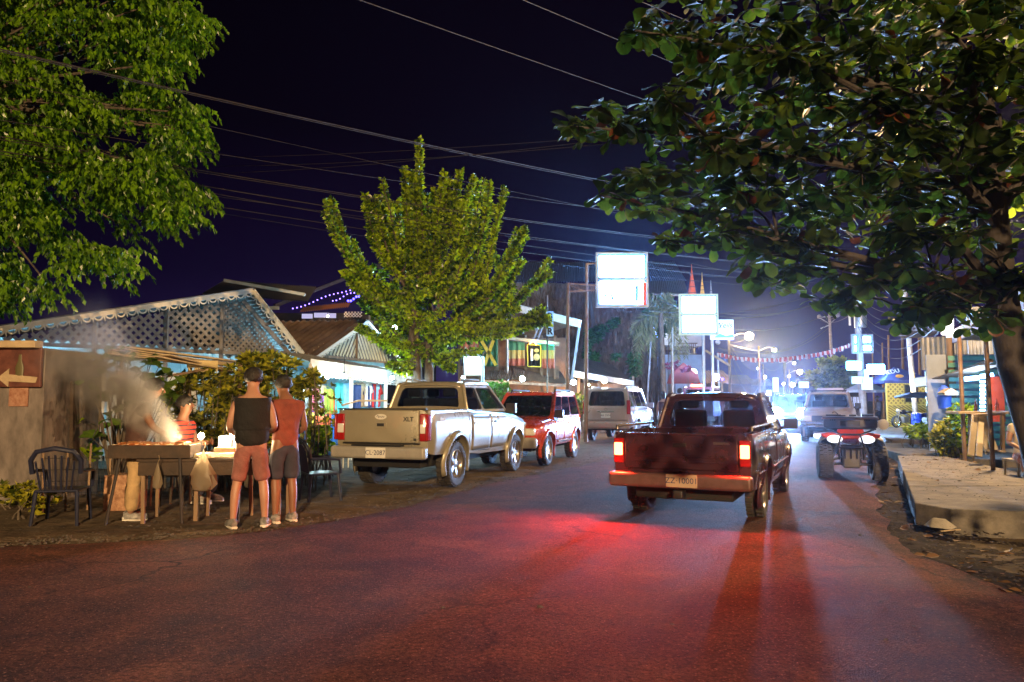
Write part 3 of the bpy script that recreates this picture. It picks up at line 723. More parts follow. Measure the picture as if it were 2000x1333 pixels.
# D dark SUV facing us
Dr, tD, zD, dX0, dX1, dxf, dxr = offroader('suv', 'dark blue off-road car facing us at the left kerb, past the maroon van', (13.6, 43.0, 0), hd(-.40, -.92), 4.4, .88, .46, 1.12, 1.78, 2.6, .36, M_darkp, M_glassx)
for sd in (1, -1): lampbox(Dr, 'headlight', M_clear, (dxf-.08, sd*.6, .82), (.18, .34, .16), .05)
rbox(Dr, 'grille', M_chrome, (dxf-.01, 0, .80), (.05, .7, .14), .03); rbox(Dr, 'front_bumper', M_darkp, (dxf, 0, .56), (.18, 1.5, .26), .08); plate(Dr, dxf+.1, 0, .60, 'BZ·451', 1)
# I oncoming pickup with burning headlights
Or, tO, zO, oX0, oX1, oxf, oxr = offroader('suv', 'oncoming car with dazzling white headlights down the street', (12.9, 34.4, 0), hd(-.385, -.92), 4.6, .90, .5, 1.2, 1.75, 2.75, .38, M_darkp, M_glassx)
E_head = emat('headlight_glow', (.32, .55, 1.0), 6000)
for sd in (1, -1):
    o = MB(); o.ball((oxf-.0, sd*.60, .94), .24, 14, 9, (.3, 1.25, .9)); o.build('headlight', E_head, Or, smooth=True)
rbox(Or, 'grille', M_dark, (oxf-.02, 0, .86), (.05, .7, .2), .03); rbox(Or, 'front_bumper', M_chrome, (oxf, 0, .62), (.18, 1.6, .2), .06)
for sd in (1, -1):
    p_ = TM[Or.name] @ V((oxf+.16, sd*.60, .94))
    lamp('headlight_beam', p_, 6000, (.40, .60, 1.0), .10, spot=34, aim=(4.6, 11, .6), blend=1)

M_tubew = mat('bed_rail_metal', (.5, .45, .45), .25, metal=1)
# ------------------------------------------------------------------ F wine single-cab pickup on the road
F = thing('pickup_truck', 'dark wine pickup with burning tail lamps driving away in the middle of the road', 'pickup truck', (3.02, 11.0, 0), hd(.43, .903))
zF = .34; tabF = [(-2.42, .80, 1.07, .45), (-2.25, .845, 1.08, .42), (-1.0, .86, 1.08, .36), (-.5, .86, 1.05, .34), (1.0, .86, 1.02, .34), (1.6, .85, .98, .36), (2.1, .80, .90, .4), (2.35, .68, .78, .44)]
archF = [(-1.42, .40, .34), (1.42, .40, .34)]
pickup_bodies(F, M_wine, tabF, archF, zF, -.50, .62)
cabin(F, M_wine, M_glass, (-.44, 1.15, .77), (-.32, .42, .64), 1.02, 1.50, [0, 1])
seats(F, [.1], .62, .7)
for sd in (1, -1):
    for a in archF: flare(F, M_wine, tabF, zF, a, sd, wd=.05, out=.035)
    d_ = side_patch(F, 'door', M_wine, tabF, zF, -.36, .95, .42, 1.0, sd); rbox(d_, 'handle', M_chrome, (-.2, sd*.88, .90), (.15, .04, .03), .01)
    seam(F, tabF, zF, [(-.38, 1.02), (-.38, .42)], sd); seam(F, tabF, zF, [(.97, 1.0), (.97, .42)], sd)
    s = MB(); s.tube([(-2.2, sd*.872, .62), (-1.86, sd*.872, .62)], .012, 6); s.tube([(-.9, sd*.876, .60), (1.0, sd*.876, .60)], .012, 6); s.build('side_strip', M_chrome, F)
    mirror(F, .95, .82, 1.08, sd, M_dark, .15)
    for x in (-1.42, 1.42): wheel(F, x, sd*.72, .335, .21, sd, M_alloy)
    lampbox(F, 'tail_lamp', M_red, (-2.43, sd*.74, .85), (.06, .13, .30), .02)
    lampbox(F, 'tail_lamp_bulb', E_tail, (-2.462, sd*.74, .87), (.03, .10, .15), .012)
    lampbox(F, 'headlight', M_clear, (2.27, sd*.6, .74), (.14, .3, .15), .04)
    p_ = TM[F.name] @ V((-2.50, sd*.74, .87)); lamp('tail_light', p_, 760 if sd > 0 else 300, (1, .03, .010), .06, spot=150, aim=TM[F.name] @ V((-4.6, sd*1.2+.6, -.8)), blend=.9)
s = MB(); s.tube([(-2.3, .80, 1.10), (-2.3, .80, 1.14), (-.6, .80, 1.14), (-.55, .80, 1.1)], .018, 8); s.build('bed_rail', M_tubew, F); s = MB(); s.tube([(-2.3, -.80, 1.10), (-2.3, -.80, 1.14), (-.6, -.80, 1.14), (-.55, -.80, 1.1)], .018, 8); s.build('bed_rail', M_tubew, F)
tg = rbox(F, 'tailgate', M_wine, (-2.43, 0, .85), (.05, 1.33, .42), .02)
for z in (.73, .79): rbox(tg, 'pressed_rib', M_wine, (-2.455, 0, z), (.02, 1.1, .022), .008)
rbox(tg, 'tailgate_lip', M_tubew, (-2.44, 0, 1.062), (.06, 1.30, .012), .004); rbox(tg, 'badge', M_tubew, (-2.457, -.48, .96), (.006, .18, .03), .002); rbox(tg, 'handle', M_dark, (-2.46, 0, .93), (.02, .16, .05), .008)
s = MB(); s.box((-2.52, 0, .52), (.16, 1.66, .17)); s.build('rear_bumper', mat('bumper_pinkish', (.12, .065, .065), .4, metal=.3, var=.2), F, bevel=.045, seg=4)
plate(F, -2.605, -.05, .53, 'ZZ·10001', -1, .36, .15, m=MATS['plate_tan'])
rbox(F, 'tow_bar', M_dark, (-2.5, 0, .37), (.2, .12, .1), .02); under(F, -2.3, 2.1, .58, .28, .5)
for xc in (-1.42, 1.42):
    wheel_well(F, xc, .396, .34, .60)

# ------------------------------------------------------------------ H pale pickup facing us
H = thing('pickup_truck', 'faded tan pickup with a roof rack facing us behind the quad bike', 'pickup truck', (11.75, 27.6, 0), hd(-.42, -.907))
zH = .5; tabH = [(-2.5, .84, 1.18, .6), (-2.3, .88, 1.2, .56), (-.6, .89, 1.2, .5), (.7, .89, 1.2, .5), (1.4, .88, 1.14, .5), (2.05, .82, 1.06, .54), (2.3, .74, .95, .58)]
archH = [(-1.45, .46, .40), (1.45, .46, .40)]
pickup_bodies(H, M_sandp, tabH, archH, zH, -.75, .8)
cabin(H, M_sandp, M_glass, (-.68, 1.05, .80), (-.55, .45, .66), 1.16, 1.72, [0, 1]); seats(H, [.1], .75, .72)
for sd in (1, -1):
    for a in archH: flare(H, M_sandp, tabH, zH, a, sd, wd=.06, out=.05)
    d_ = side_patch(H, 'door', M_sandp, tabH, zH, -.55, .85, .58, 1.12, sd); rbox(d_, 'handle', M_chrome, (-.4, sd*.91, 1.0), (.15, .04, .03), .01)
    mirror(H, .85, .84, 1.25, sd, M_dark, .2)
    for x in (-1.45, 1.45): wheel(H, x, sd*.78, .38, .26, sd, M_trim)
    lampbox(H, 'headlight', M_clear, (2.28, sd*.64, .84), (.08, .22, .18), .03)
    # raised humps of the bonnet
    s = MB(); s.ball((1.55, sd*.42, 1.10), .32, 14, 8, (1.4, .8, .33)); s.build('bonnet_hump', M_sandp, H, smooth=True)
rbox(H, 'grille', M_dark, (2.30, 0, .84), (.05, 1.0, .2), .02)
s = MB()
for z in (.58, .70): s.box((2.42, 0, z), (.08, 1.7, .07))
for y in (-.7, -.35, 0, .35, .7): s.box((2.40, y, .64), (.07, .05, .22))
s.build('bull_bar', M_chrome, H, bevel=.012)
s = MB()
for y in (-.55, .55): s.tube([(-.5, y, 1.82), (.4, y, 1.82)], .018, 8)
for x in (-.45, -.05, .38): s.tube([(x, -.6, 1.82), (x, .6, 1.82)], .016, 8); s.tube([(x, -.55, 1.72), (x, -.55, 1.82)], .014, 6); s.tube([(x, .55, 1.72), (x, .55, 1.82)], .014, 6)
s.build('roof_rack', M_dark, H); rbox(H, 'rack_load', mat('pale_tarp', (.6, .58, .6), .6, bump=.6, bs=6), (0, .05, 1.87), (.5, .9, .10), .04)
under(H, -2.3, 2.1, .6, .38, .62)
for xc in (-1.45, 1.45):
    wheel_well(H, xc, .455, .40, .62)

# ------------------------------------------------------------------ quad bike
Q = thing('quad_bike', 'red and grey quad bike with a black top box parked in the right gutter', 'quad bike', (6.62, 14.65, -.03), hd(-.40, -.917))
M_qred = mat('quad_red_plastic', (.55, .035, .015), .3, coat=.6, var=.1); M_qgrey = mat('quad_grey_plastic', (.11, .11, .115), .5, var=.2)
def qtyre(x, y, side, steer=0):
    s = MB(); R_, w = .33, .26; h = w/2
    s.lathe([(.16, -h*.8), (.22, -h), (R_*.9, -h), (R_, -h*.7), (R_+.004, 0), (R_, h*.7), (R_*.9, h), (.22, h), (.16, h*.8)], 36)
    for k in range(24):
        for q in (-.75, 0, .75):
            a = 2*math.pi*(k+(.5 if q == 0 else 0))/24; rot = Matrix.Rotation(a, 3, 'Z')
            s.box(rot @ V((R_+.006, 0, q*h*.75)), (.03, .052, h*.42), rot=rot)
    M = Matrix.Translation(V((x, y, R_))) @ Matrix.Rotation(steer, 4, 'Z') @ Matrix.Rotation(-side*math.pi/2, 4, 'X')
    o = s.build('wheel', mat('quad_tyre', (.05, .05, .055), .75, c2=(.10, .10, .105), vs=8, bump=.6, bs=70), Q, smooth=True); o.matrix_basis = M
    r = MB(); r.lathe([(.165, h*.7), (.15, h*.3), (.06, h*.2), (.05, h*.4), (0, h*.4)], 20); r.build('rim', M_steel, o, smooth=True)
for sd in (1, -1): qtyre(.62, sd*.46, sd, .10); qtyre(-.62, sd*.44, sd)
# front fairing, bumper cage, fenders, lamps
s = MB(); s.prism([(-.13, -.13), (.13, -.13), (.24, .02), (.20, .08), (-.20, .08), (-.24, .02)], .34, frame_to((.62, 0, .80), (0, 1, 0), (0, 0, 1)) @ Matrix.Rotation(rad(-18), 4, 'X')); s.build('front_fairing', M_qred, Q, bevel=.03, seg=3)
for sd in (1, -1):
    s = MB(); n = 10
    for i in range(n+1):
        a = rad(10+i*11)
        for w_, dz in ((.20, .0), (.30, .045), (.44, .05), (.54, .0), (.565, -.06)):
            s.v.append(V((.62-.44*math.cos(a), sd*w_, .36+.43*math.sin(a)+dz)))
    for i in range(n):
        for j in range(4): a = i*5+j; s.f.append((a, a+1, a+6, a+5))
    s.build('front_fender', M_qgrey, Q, smooth=True, solid=.02)
    s = MB(); s.prism([(-.16, .04), (-.02, -.03), (.12, .0), (.15, .06), (-.06, .10)], .05, frame_to((.86, sd*.36, .80), (0, sd, 0), (0, 0, 1))); s.build('fender_trim', M_qred, Q, bevel=.02)
    s = MB(); s.ball((.93, sd*.27, .77), .12, 14, 9, (.6, 1.15, .62)); s.build('headlight', mat('quad_headlight_reflection_glow', (.9, .9, .9), .1, emit=(.9, .93, 1), es=1.6), Q, smooth=True)  # headlights are unlit; the emission stands in for light they reflect
    s = MB()
    n2 = 8
    for i in range(n2+1):
        a = rad(15+i*16)
        for w_ in (.2, .35, .54): s.v.append(V((-.62-.42*math.cos(a), sd*w_, .38+.40*math.sin(a))))
    for i in range(n2):
        for j in range(2): a = i*3+j; s.f.append((a, a+1, a+4, a+3))
    s.build('rear_fender', M_qgrey, Q, smooth=True, solid=.02)
    s = MB(); s.tube([(.62, sd*.42, .34), (.66, sd*.16, .42)], .022, 8); s.tube([(.62, sd*.42, .28), (.72, sd*.14, .30)], .018, 8); s.tube([(.55, sd*.42, .28), (.45, sd*.14, .30)], .018, 8)
    s.build('suspension_arm', M_qgrey, Q)
    s = MB(); s.tube([(.66, sd*.34, .36), (.60, sd*.20, .70)], .018, 8)
    for k in range(9): s.lathe([(.034, -.006), (.042, 0), (.034, .006)], 12, Matrix.Translation(V((.656-.05*k/9, sd*(.33-.12*k/9), .40+.28*k/9)))@Matrix.Rotation(rad(12), 4, 'Y'))
    s.build('shock_absorber', M_steel, Q)
    s = MB(); s.tube([(.98, sd*.20, .40), (1.02, sd*.22, .62), (.98, sd*.16, .86), (.9, sd*.34, .93), (.7, sd*.40, .95)], .018, 8); s.build('bumper_tube', M_dark, Q, smooth=True)
    s = MB(); s.tube([(.22, sd*.05, .98), (.20, sd*.20, 1.06), (.10, sd*.40, 1.08)], .014, 8); s.tube([(.13, sd*.30, 1.075), (.08, sd*.43, 1.08)], .022, 8); s.build('handlebar', M_dark, Q)
s = MB(); s.box((.86, 0, .42), (.20, .30, .36)); s.build('skid_plate', M_qgrey, Q, bevel=.04)
s = MB(); s.box((.97, 0, .62), (.03, .34, .10)); s.tube([(1.02, -.22, .62), (1.04, 0, .62), (1.02, .22, .62)], .018, 8); s.tube([(.99, -.17, .86), (1.0, 0, .86), (.99, .17, .86)], .018, 8)
for y in (-.1, 0, .1): s.tube([(1.0, y, .42), (1.035, y, .62)], .012, 6)
s.build('bumper_guard', M_dark, Q)
rbox(Q, 'engine', M_dark, (.1, 0, .42), (1.0, .36, .36), .05); rbox(Q, 'seat', M_dark, (-.35, 0, .84), (.75, .34, .16), .07); rbox(Q, 'fuel_tank', M_qred, (.18, 0, .84), (.38, .30, .2), .08)
s = MB()
for k in range(6): s.tube([(.95-.1*k, -.42, .965), (.95-.1*k, .42, .965)], .011, 6)
for y in (-.42, 0, .42): s.tube([(.96, y, .96), (.42, y, .96)], .013, 6)
s.build('front_rack', M_dark, Q)
tb = rbox(Q, 'top_box', mat('black_box_plastic', (.08, .08, .085), .4, var=.2), (.64, .0, 1.06), (.44, .92, .18), .035)
rbox(tb, 'lid', MATS['black_box_plastic'], (.64, 0, 1.165), (.47, .96, .035), .014); s = MB(); s.box((.64, 0, 1.146), (.485, .975, .008)); s.build('rubber_seal', mat('rust_seal', (.35, .12, .06), .6), tb)
rbox(tb, 'lid_rib', M_dark, (.87, 0, 1.06), (.012, .34, .09), .01)
for y in (-.3, .28):
    for k in range(3): rbox(tb, 'vent_slot', M_black, (.862, y+k*.035-.03, 1.12), (.008, .018, .02), .002)
s = MB()
for y, w_, h_ in ((-.28, .26, .03), (-.12, .10, .02), (.05, .12, .03), (.3, .20, .035)): s.box((.62, y, 1.19+h_/2), (.3, w_, h_))
s.tube([(.6, -.2, 1.22), (.55, -.25, 1.27), (.6, -.3, 1.25)], .012, 6)
s.build('strap_buckle', M_dark, tb, bevel=.01)
s = MB(); s.tube([(.2, .42, 1.06), (.25, .52, 1.1)], .008, 6); s.lathe([(0, 0), (.10, 0), (.10, .02), (0, .025)], 20, frame_to((.28, .58, 1.03), (0, 1, 0), (0, 0, 1))); s.build('round_mirror', mat('mirror_back_pale', (.6, .6, .62), .3, metal=.3), Q, smooth=True)
# ------------------------------------------------------------------ people
def skin(name, J, edges, root, m, parent, sub=2, extra=None):
    """J: name -> (x, y, z, r) or (x, y, z, rx, ry)"""
    keys = [k for k in J if any(k in e for e in edges)]; idx = {k: i for i, k in enumerate(keys)}
    me = bpy.data.meshes.new(name); me.from_pydata([J[k][:3] for k in keys], [(idx[a], idx[b]) for a, b in edges], [])
    o = bpy.data.objects.new(name, me); COL.objects.link(o)
    md = o.modifiers.new('skin', 'SKIN'); md.use_smooth_shade = True
    lay = me.skin_vertices[0] if me.skin_vertices else None
    if lay is None:
        bm = bmesh.new(); bm.from_mesh(me); bm.verts.layers.skin.verify(); bm.to_mesh(me); bm.free(); lay = me.skin_vertices[0]
    for k, i in idx.items():
        r = J[k][3:]; lay.data[i].radius = (r[0], r[1] if len(r) > 1 else r[0]); lay.data[i].use_root = (k == root)
    sd = o.modifiers.new('sub', 'SUBSURF'); sd.levels = sub; sd.render_levels = sub
    dg = bpy.context.evaluated_depsgraph_get(); dg.update()
    ev = bpy.data.meshes.new_from_object(o.evaluated_get(dg)); bpy.data.objects.remove(o)
    ev.materials.clear(); ev.materials.append(m)
    return ev
def relax(me, k=4):
    bm = bmesh.new(); bm.from_mesh(me)
    for _ in range(k): bmesh.ops.smooth_vert(bm, verts=bm.verts, factor=.5, use_axis_x=True, use_axis_y=True, use_axis_z=True)
    bm.to_mesh(me); bm.free(); return me
def merge(meshes):
    bm = bmesh.new()
    for m in meshes: bm.from_mesh(m)
    me = meshes[0]; bm.to_mesh(me); bm.free(); me.polygons.foreach_set('use_smooth', [True]*len(me.polygons)); return me
M_skin = {'brown': mat('brown_skin', (.20, .095, .055), .5, var=.12, vs=6), 'tan': mat('tan_skin', (.36, .19, .13), .5, var=.1, vs=6), 'dark': mat('dark_skin', (.10, .05, .03), .48, var=.12, vs=6)}
def cloth(name, c, **k): return mat(name, c, .85, var=.28, vs=6, bump=.9, bs=11, **k)
def person(label, loc, hdg, sk, hair, top, legs, shoes, pose=None, scale=1.0, sleeves=True, longs=False, group=None, shortsleeve=True, build=1.0, hairlong=False, tank=False, skirt=False):
    J = dict(pelvis=(0, 0, .94, .145, .11), waist=(0, .0, 1.08, .135, .10), chest=(0, .0, 1.28, .165, .115), upper=(0, -.01, 1.39, .12, .09), neckb=(0, -.005, 1.478, .085, .070), neck=(0, .012, 1.53, .062), jaw=(0, .03, 1.595, .072, .080), head=(0, .018, 1.665, .084, .100), crown=(0, .01, 1.735, .055, .065))
    for s, q in (('l', -1), ('r', 1)):
        J.update({'sh'+s: (q*.168, -.01, 1.385, .062), 'ua'+s: (q*.20, -.02, 1.28, .052), 'el'+s: (q*.225, -.03, 1.13, .042), 'fa'+s: (q*.235, .02, 1.03, .039), 'wr'+s: (q*.24, .07, .90, .026, .022), 'ha'+s: (q*.242, .095, .825, .036, .018),
                  'hp'+s: (q*.088, 0, .88, .092), 'th'+s: (q*.10, .01, .68, .078), 'kn'+s: (q*.105, .015, .49, .055), 'ca'+s: (q*.107, -.015, .35, .057), 'an'+s: (q*.108, -.02, .10, .037), 'he'+s: (q*.108, -.04, .04, .035), 'to'+s: (q*.12, .11, .032, .038, .026)})
    for k, v in (pose or {}).items():
        J[k] = tuple(v)+tuple(J[k][3:]) if len(v) == 3 else tuple(v)
    if build != 1:
        for k in ('waist', 'pelvis', 'chest'): J[k] = J[k][:3]+tuple(r*build for r in J[k][3:])
    E = [('pelvis', 'waist'), ('waist', 'chest'), ('chest', 'upper'), ('upper', 'neckb'), ('neckb', 'neck'), ('neck', 'jaw'), ('jaw', 'head'), ('head', 'crown')]
    for s in 'lr': E += [('upper', 'sh'+s), ('sh'+s, 'ua'+s), ('ua'+s, 'el'+s), ('el'+s, 'fa'+s), ('fa'+s, 'wr'+s), ('wr'+s, 'ha'+s), ('pelvis', 'hp'+s), ('hp'+s, 'th'+s), ('th'+s, 'kn'+s), ('kn'+s, 'ca'+s), ('ca'+s, 'an'+s), ('an'+s, 'he'+s), ('he'+s, 'to'+s)]
    root = thing('person', label, 'person', loc, hdg, group); root.scale = (scale,)*3
    meshes = [skin('body', J, E, 'pelvis', M_skin[sk], root)]
    # fingers: five short chains out of each palm, slightly curled
    for s, q in (('l', -1), ('r', 1)):
        h = V(J['ha'+s][:3]); w = V(J['wr'+s][:3]); d = (h-w).normalized(); side = V((0, 1, 0)) if abs(d.y) < .8 else V((0, 0, 1)); side = (side-d*side.dot(d)).normalized(); inn = d.cross(side).normalized()*(-q)
        for f, (o_, L_) in enumerate(((-.027, .062), (-.009, .074), (.009, .078), (.026, .070))):
            b = h+side*o_; p1 = b+d*L_*.45; p2 = p1+(d*.8+inn*.45).normalized()*L_*.32; p3 = p2+(d*.55+inn*.8).normalized()*L_*.25
            JJ = {'a': (*(h+side*o_*.6-d*.01), .012), 'b': (*(b+d*.018), .010), 'c': (*p1, .0092), 'd': (*p2, .0085), 'e': (*p3, .0072)}
            meshes.append(skin('f', JJ, [('a', 'b'), ('b', 'c'), ('c', 'd'), ('d', 'e')], 'a', M_skin[sk], root, sub=1))
        b = w.lerp(h, .55)+side*.028; JJ = {'a': (*w.lerp(h, .5), .014), 'b': (*(b), .012), 'c': (*(b+side*.022+d*.03), .0105), 'd': (*(b+side*.028+d*.055+inn*.012), .0085)}
        meshes.append(skin('t', JJ, [('a', 'b'), ('b', 'c'), ('c', 'd')], 'a', M_skin[sk], root, sub=1))
    # face: nose, ears, brow, lips on the same body
    hc = V(J['head'][:3]); jc = V(J['jaw'][:3]); upv = (hc-jc).normalized(); fwd = V((0, 1, 0)); fwd = (fwd-upv*fwd.dot(upv)).normalized()
    if pose and 'face' in pose: fwd = V(pose['face']).normalized()
    sdv = fwd.cross(upv)
    def tomesh(mb):
        me = bpy.data.meshes.new('x'); me.from_pydata([tuple(p) for p in mb.v], [], mb.f); return me
    s = MB(); c = hc-upv*.018
    s.tube([c+fwd*.085+upv*.028, c+fwd*.105-upv*.005, c+fwd*.112-upv*.018, c+fwd*.095-upv*.028], [.008, .011, .015, .010], 8)
    for q in (-1, 1):
        s.ball(c+sdv*q*.082-fwd*.01, .026, 8, 6, (.35, .7, 1.1))
    s.ball(c+fwd*.088-upv*.052, .022, 8, 6, (1.2, .5, .35)); meshes.append(tomesh(s))
    bm_ = merge(meshes); bm_.materials.clear(); bm_.materials.append(M_skin[sk]); body = inst('body', bm_, root, Matrix.Identity(4))
    s = MB()
    for q in (-1, 1): s.ball(c+sdv*q*.032+fwd*.082+upv*.012, .012, 8, 6)
    s.build('eyes', mat('eye_white', (.5, .48, .45), .2), root, smooth=True)
    s = MB()
    for q in (-1, 1): s.ball(c+sdv*q*.032+fwd*.091+upv*.012, .006, 6, 5); s.tube([c+sdv*q*.018+fwd*.092+upv*.032, c+sdv*q*.034+fwd*.092+upv*.037, c+sdv*q*.052+fwd*.080+upv*.030], .004, 5)
    s.build('eyebrows', M_black, root, smooth=True)
    s = MB(); s.ball(hc+upv*.024-fwd*.014, .112, 18, 12, (.93, 1.06, .95))
    hm = s.build('hair', hair, root, smooth=True, weld=True)
    for v_ in hm.data.vertices:
        p = v_.co-hc; f = p.dot(fwd); u = p.dot(upv)
        if f > .03 and u < .055: v_.co = hc+p*.80
        if u < -.035 and not hairlong: v_.co = hc+p*.78
        if hairlong and f < 0 and u < 0: v_.co += V((0, 0, -.10))*(min(1, -u*14))
        v_.co += (v_.co-hc).normalized()*.018*noise.noise(v_.co*28)
    # clothes: shells over the same joints
    def grow(keys, g): return {k: J[k][:3]+tuple(r+g for r in J[k][3:]) for k in keys}
    if top:
        ks = ['pelvis', 'waist', 'chest', 'upper', 'neckb', 'shl', 'shr']; es = [('pelvis', 'waist'), ('waist', 'chest'), ('chest', 'upper'), ('upper', 'neckb'), ('upper', 'shl'), ('upper', 'shr')]
        if not tank:
            ks += ['ual', 'uar']; es += [('shl', 'ual'), ('shr', 'uar')]
        JJ = grow(ks, .026); p = JJ['pelvis']; d_ = (V(p[:3])-V(J['waist'][:3])).normalized(); JJ['pelvis'] = tuple(V(p[:3])+d_*.10)+(p[3]+.018, p[4]+.02); q_ = V(J['upper'][:3]).lerp(V(J['neckb'][:3]), .8); JJ['neckb'] = (*q_, .088, .075)
        JJ['upper'] = J['upper'][:2]+(J['upper'][2]+.005,)+tuple(r+.022 for r in J['upper'][3:])
        if tank:
            u_ = J['upper']; JJ['upper'] = (u_[0], u_[1], u_[2]-.01, .115, .095)
            for s_ in 'lr': a = V(J['upper'][:3]).lerp(V(J['sh'+s_][:3]), .78); JJ['sh'+s_] = (a.x, a.y, a.z, .062)
        me = relax(skin('shirt', JJ, es, 'chest', top, root, sub=3), 6)

        for v_ in me.vertices: v_.co += V((noise.noise(v_.co*9), noise.noise(v_.co*9+V((5, 1, 2))), 0))*.012
        inst('shirt', me, root, Matrix.Identity(4))
    if legs:
        ks = ['waist', 'pelvis']; es = [('waist', 'pelvis')]
        for s_ in 'lr':
            ks += ['hp'+s_, 'th'+s_, 'kn'+s_]; es += [('pelvis', 'hp'+s_), ('hp'+s_, 'th'+s_), ('th'+s_, 'kn'+s_)]
            if longs: ks += ['ca'+s_, 'an'+s_]; es += [('kn'+s_, 'ca'+s_), ('ca'+s_, 'an'+s_)]
        JJ = grow(ks, .018 if not longs else .02); a = V(J['waist'][:3]).lerp(V(J['pelvis'][:3]), .55); JJ['waist'] = (*a, J['pelvis'][3]+.012, J['pelvis'][4]+.012)
        for s_ in 'lr':
            k = JJ['kn'+s_]; JJ['kn'+s_] = k[:3]+(k[3]+.018,)
            if longs: k = JJ['an'+s_]; JJ['an'+s_] = k[:3]+(k[3]+.022,); k = JJ['ca'+s_]; JJ['ca'+s_] = k[:3]+(k[3]+.008,)
        if skirt:
            for s_ in 'lr': k = JJ['kn'+s_]; JJ['kn'+s_] = k[:3]+(.15,)
        me = relax(skin('trousers', JJ, es, 'pelvis', legs, root, sub=3), 4)
        for v_ in me.vertices: v_.co += V((noise.noise(v_.co*11), noise.noise(v_.co*11+V((5, 1, 2))), 0))*.012
        inst('shorts' if not longs else 'trousers', me, root, Matrix.Identity(4))
    for s_ in 'lr':
        if shoes:
            h_, t_ = V(J['he'+s_][:3]), V(J['to'+s_][:3]); d = (t_-h_).normalized(); s = MB()
            s.tube([h_-d*.055+V((0, 0, .01)), h_-d*.02+V((0, 0, .02)), h_+d*.06+V((0, 0, .012)), t_, t_+d*.055-V((0, 0, .003))], [.03, .050, .050, .046, .022], 12)
            sh = s.build('shoe', shoes, root, smooth=True)
            s = MB(); s.tube([h_-d*.07-V((0, 0, .03)), h_-d*.03-V((0, 0, .03)), t_-V((0, 0, .024)), t_+d*.06-V((0, 0, .024))], [.03, .046, .046, .02], 10)
            for k in range(len(s.v)): s.v[k].z = max(s.v[k].z, h_.z-.042); s.v[k].z = min(s.v[k].z, h_.z-.015)
            s.build('sole', M_whitew, sh)
    return root
M_hair = mat('black_hair', (.012, .010, .009), .6, bump=.8, bs=50); M_hairb = mat('brown_hair', (.05, .03, .018), .6, bump=.8, bs=50)
M_shoeb = mat('trainer_dark', (.05, .045, .045), .55, c2=(.4, .4, .4), vs=14); M_shoew = mat('trainer_white', (.45, .44, .5), .5, c2=(.12, .12, .16), vs=12)
def stripes(name, c1, c2, n):
    m = bpy.data.materials.new(name); m.use_nodes = True; nn = m.node_tree.nodes; l = m.node_tree.links; MATS[name] = m
    tc = nn.new('ShaderNodeTexCoord'); w = nn.new('ShaderNodeTexWave'); w.bands_direction = 'Z'; w.inputs['Scale'].default_value = n; w.inputs['Distortion'].default_value = .6; l.new(tc.outputs['Object'], w.inputs[0])
    r = nn.new('ShaderNodeValToRGB'); r.color_ramp.interpolation = 'CONSTANT'; r.color_ramp.elements[1].position = .72; r.color_ramp.elements[0].color = (*c1, 1); r.color_ramp.elements[1].color = (*c2, 1); l.new(w.outputs[0], r.inputs[0])
    b = nn['Principled BSDF']; b.inputs['Roughness'].default_value = .9; l.new(r.outputs[0], b.inputs['Base Color']); return m
RZ = 0.02
# two men with their backs to us at the grill
P1 = person('man in black sleeveless top and pinkish shorts, back to us at the food table', (*G(487, 1026)[:2], -.02), rad(18), 'tan', M_hair, cloth('black_vest_cloth', (.004, .004, .005)), cloth('faded_pink_shorts', (.22, .085, .075)), M_shoeb,
    pose=dict(wrl=(-.20, .26, 1.02), hal=(-.17, .33, 1.03), fal=(-.235, .13, 1.07), ell=(-.235, -.02, 1.12), wrr=(.18, .28, 1.04), har=(.15, .35, 1.05), far=(.23, .13, 1.08), elr=(.24, -.02, 1.12), head=(0, .06, 1.655), jaw=(0, .065, 1.585), crown=(0, .06, 1.72), neck=(0, .03, 1.525),
              anl=(-.17, -.03, .10), hel=(-.17, -.05, .04), tol=(-.22, .09, .032), cal=(-.16, -.02, .35), knl=(-.14, .01, .49), anr=(.16, -.01, .10), her=(.16, -.03, .04), tor=(.19, .11, .032), car=(.15, -.01, .35), knr=(.135, .02, .49)), scale=1.05, build=1.24, tank=True)
P2 = person('man in a loose reddish shirt beside the one in the black top', (*G(553, 1016)[:2], -.02), rad(40), 'brown', M_hair, cloth('rust_red_shirt', (.19, .045, .03)), cloth('dark_shorts', (.03, .03, .05)), M_shoeb,
    pose=dict(head=(0, .10, 1.63), jaw=(0, .10, 1.56), crown=(0, .11, 1.695), neck=(0, .055, 1.51), wrl=(-.10, .33, 1.06), hal=(-.05, .38, 1.08), fal=(-.18, .2, 1.06), ell=(-.25, .02, 1.10), wrr=(.14, .30, 1.03), har=(.10, .37, 1.03), far=(.22, .16, 1.05), elr=(.25, .0, 1.11)), scale=1.02)
# vendor standing in the smoke, side on, leaning to the grill
P3 = person('vendor in khaki trousers standing in the smoke behind the grill', (*G(258, 1012)[:2], -.02), rad(-62), 'brown', M_hair, cloth('faded_brown_shirt', (.05, .022, .018)), cloth('khaki_trousers', (.42, .29, .15)), M_shoeb,
    pose=dict(chest=(0, .06, 1.28), upper=(0, .08, 1.39), neckb=(0, .11, 1.46), neck=(0, .15, 1.51), jaw=(0, .20, 1.56), head=(0, .21, 1.63), crown=(0, .21, 1.70), shl=(-.17, .07, 1.38), shr=(.17, .07, 1.38), ual=(-.2, .12, 1.26), uar=(.2, .12, 1.26), ell=(-.22, .2, 1.13), elr=(.22, .2, 1.13), fal=(-.19, .3, 1.07), far=(.19, .3, 1.07), wrl=(-.15, .4, 1.03), wrr=(.15, .4, 1.03), hal=(-.12, .47, 1.02), har=(.12, .47, 1.02)), longs=True)
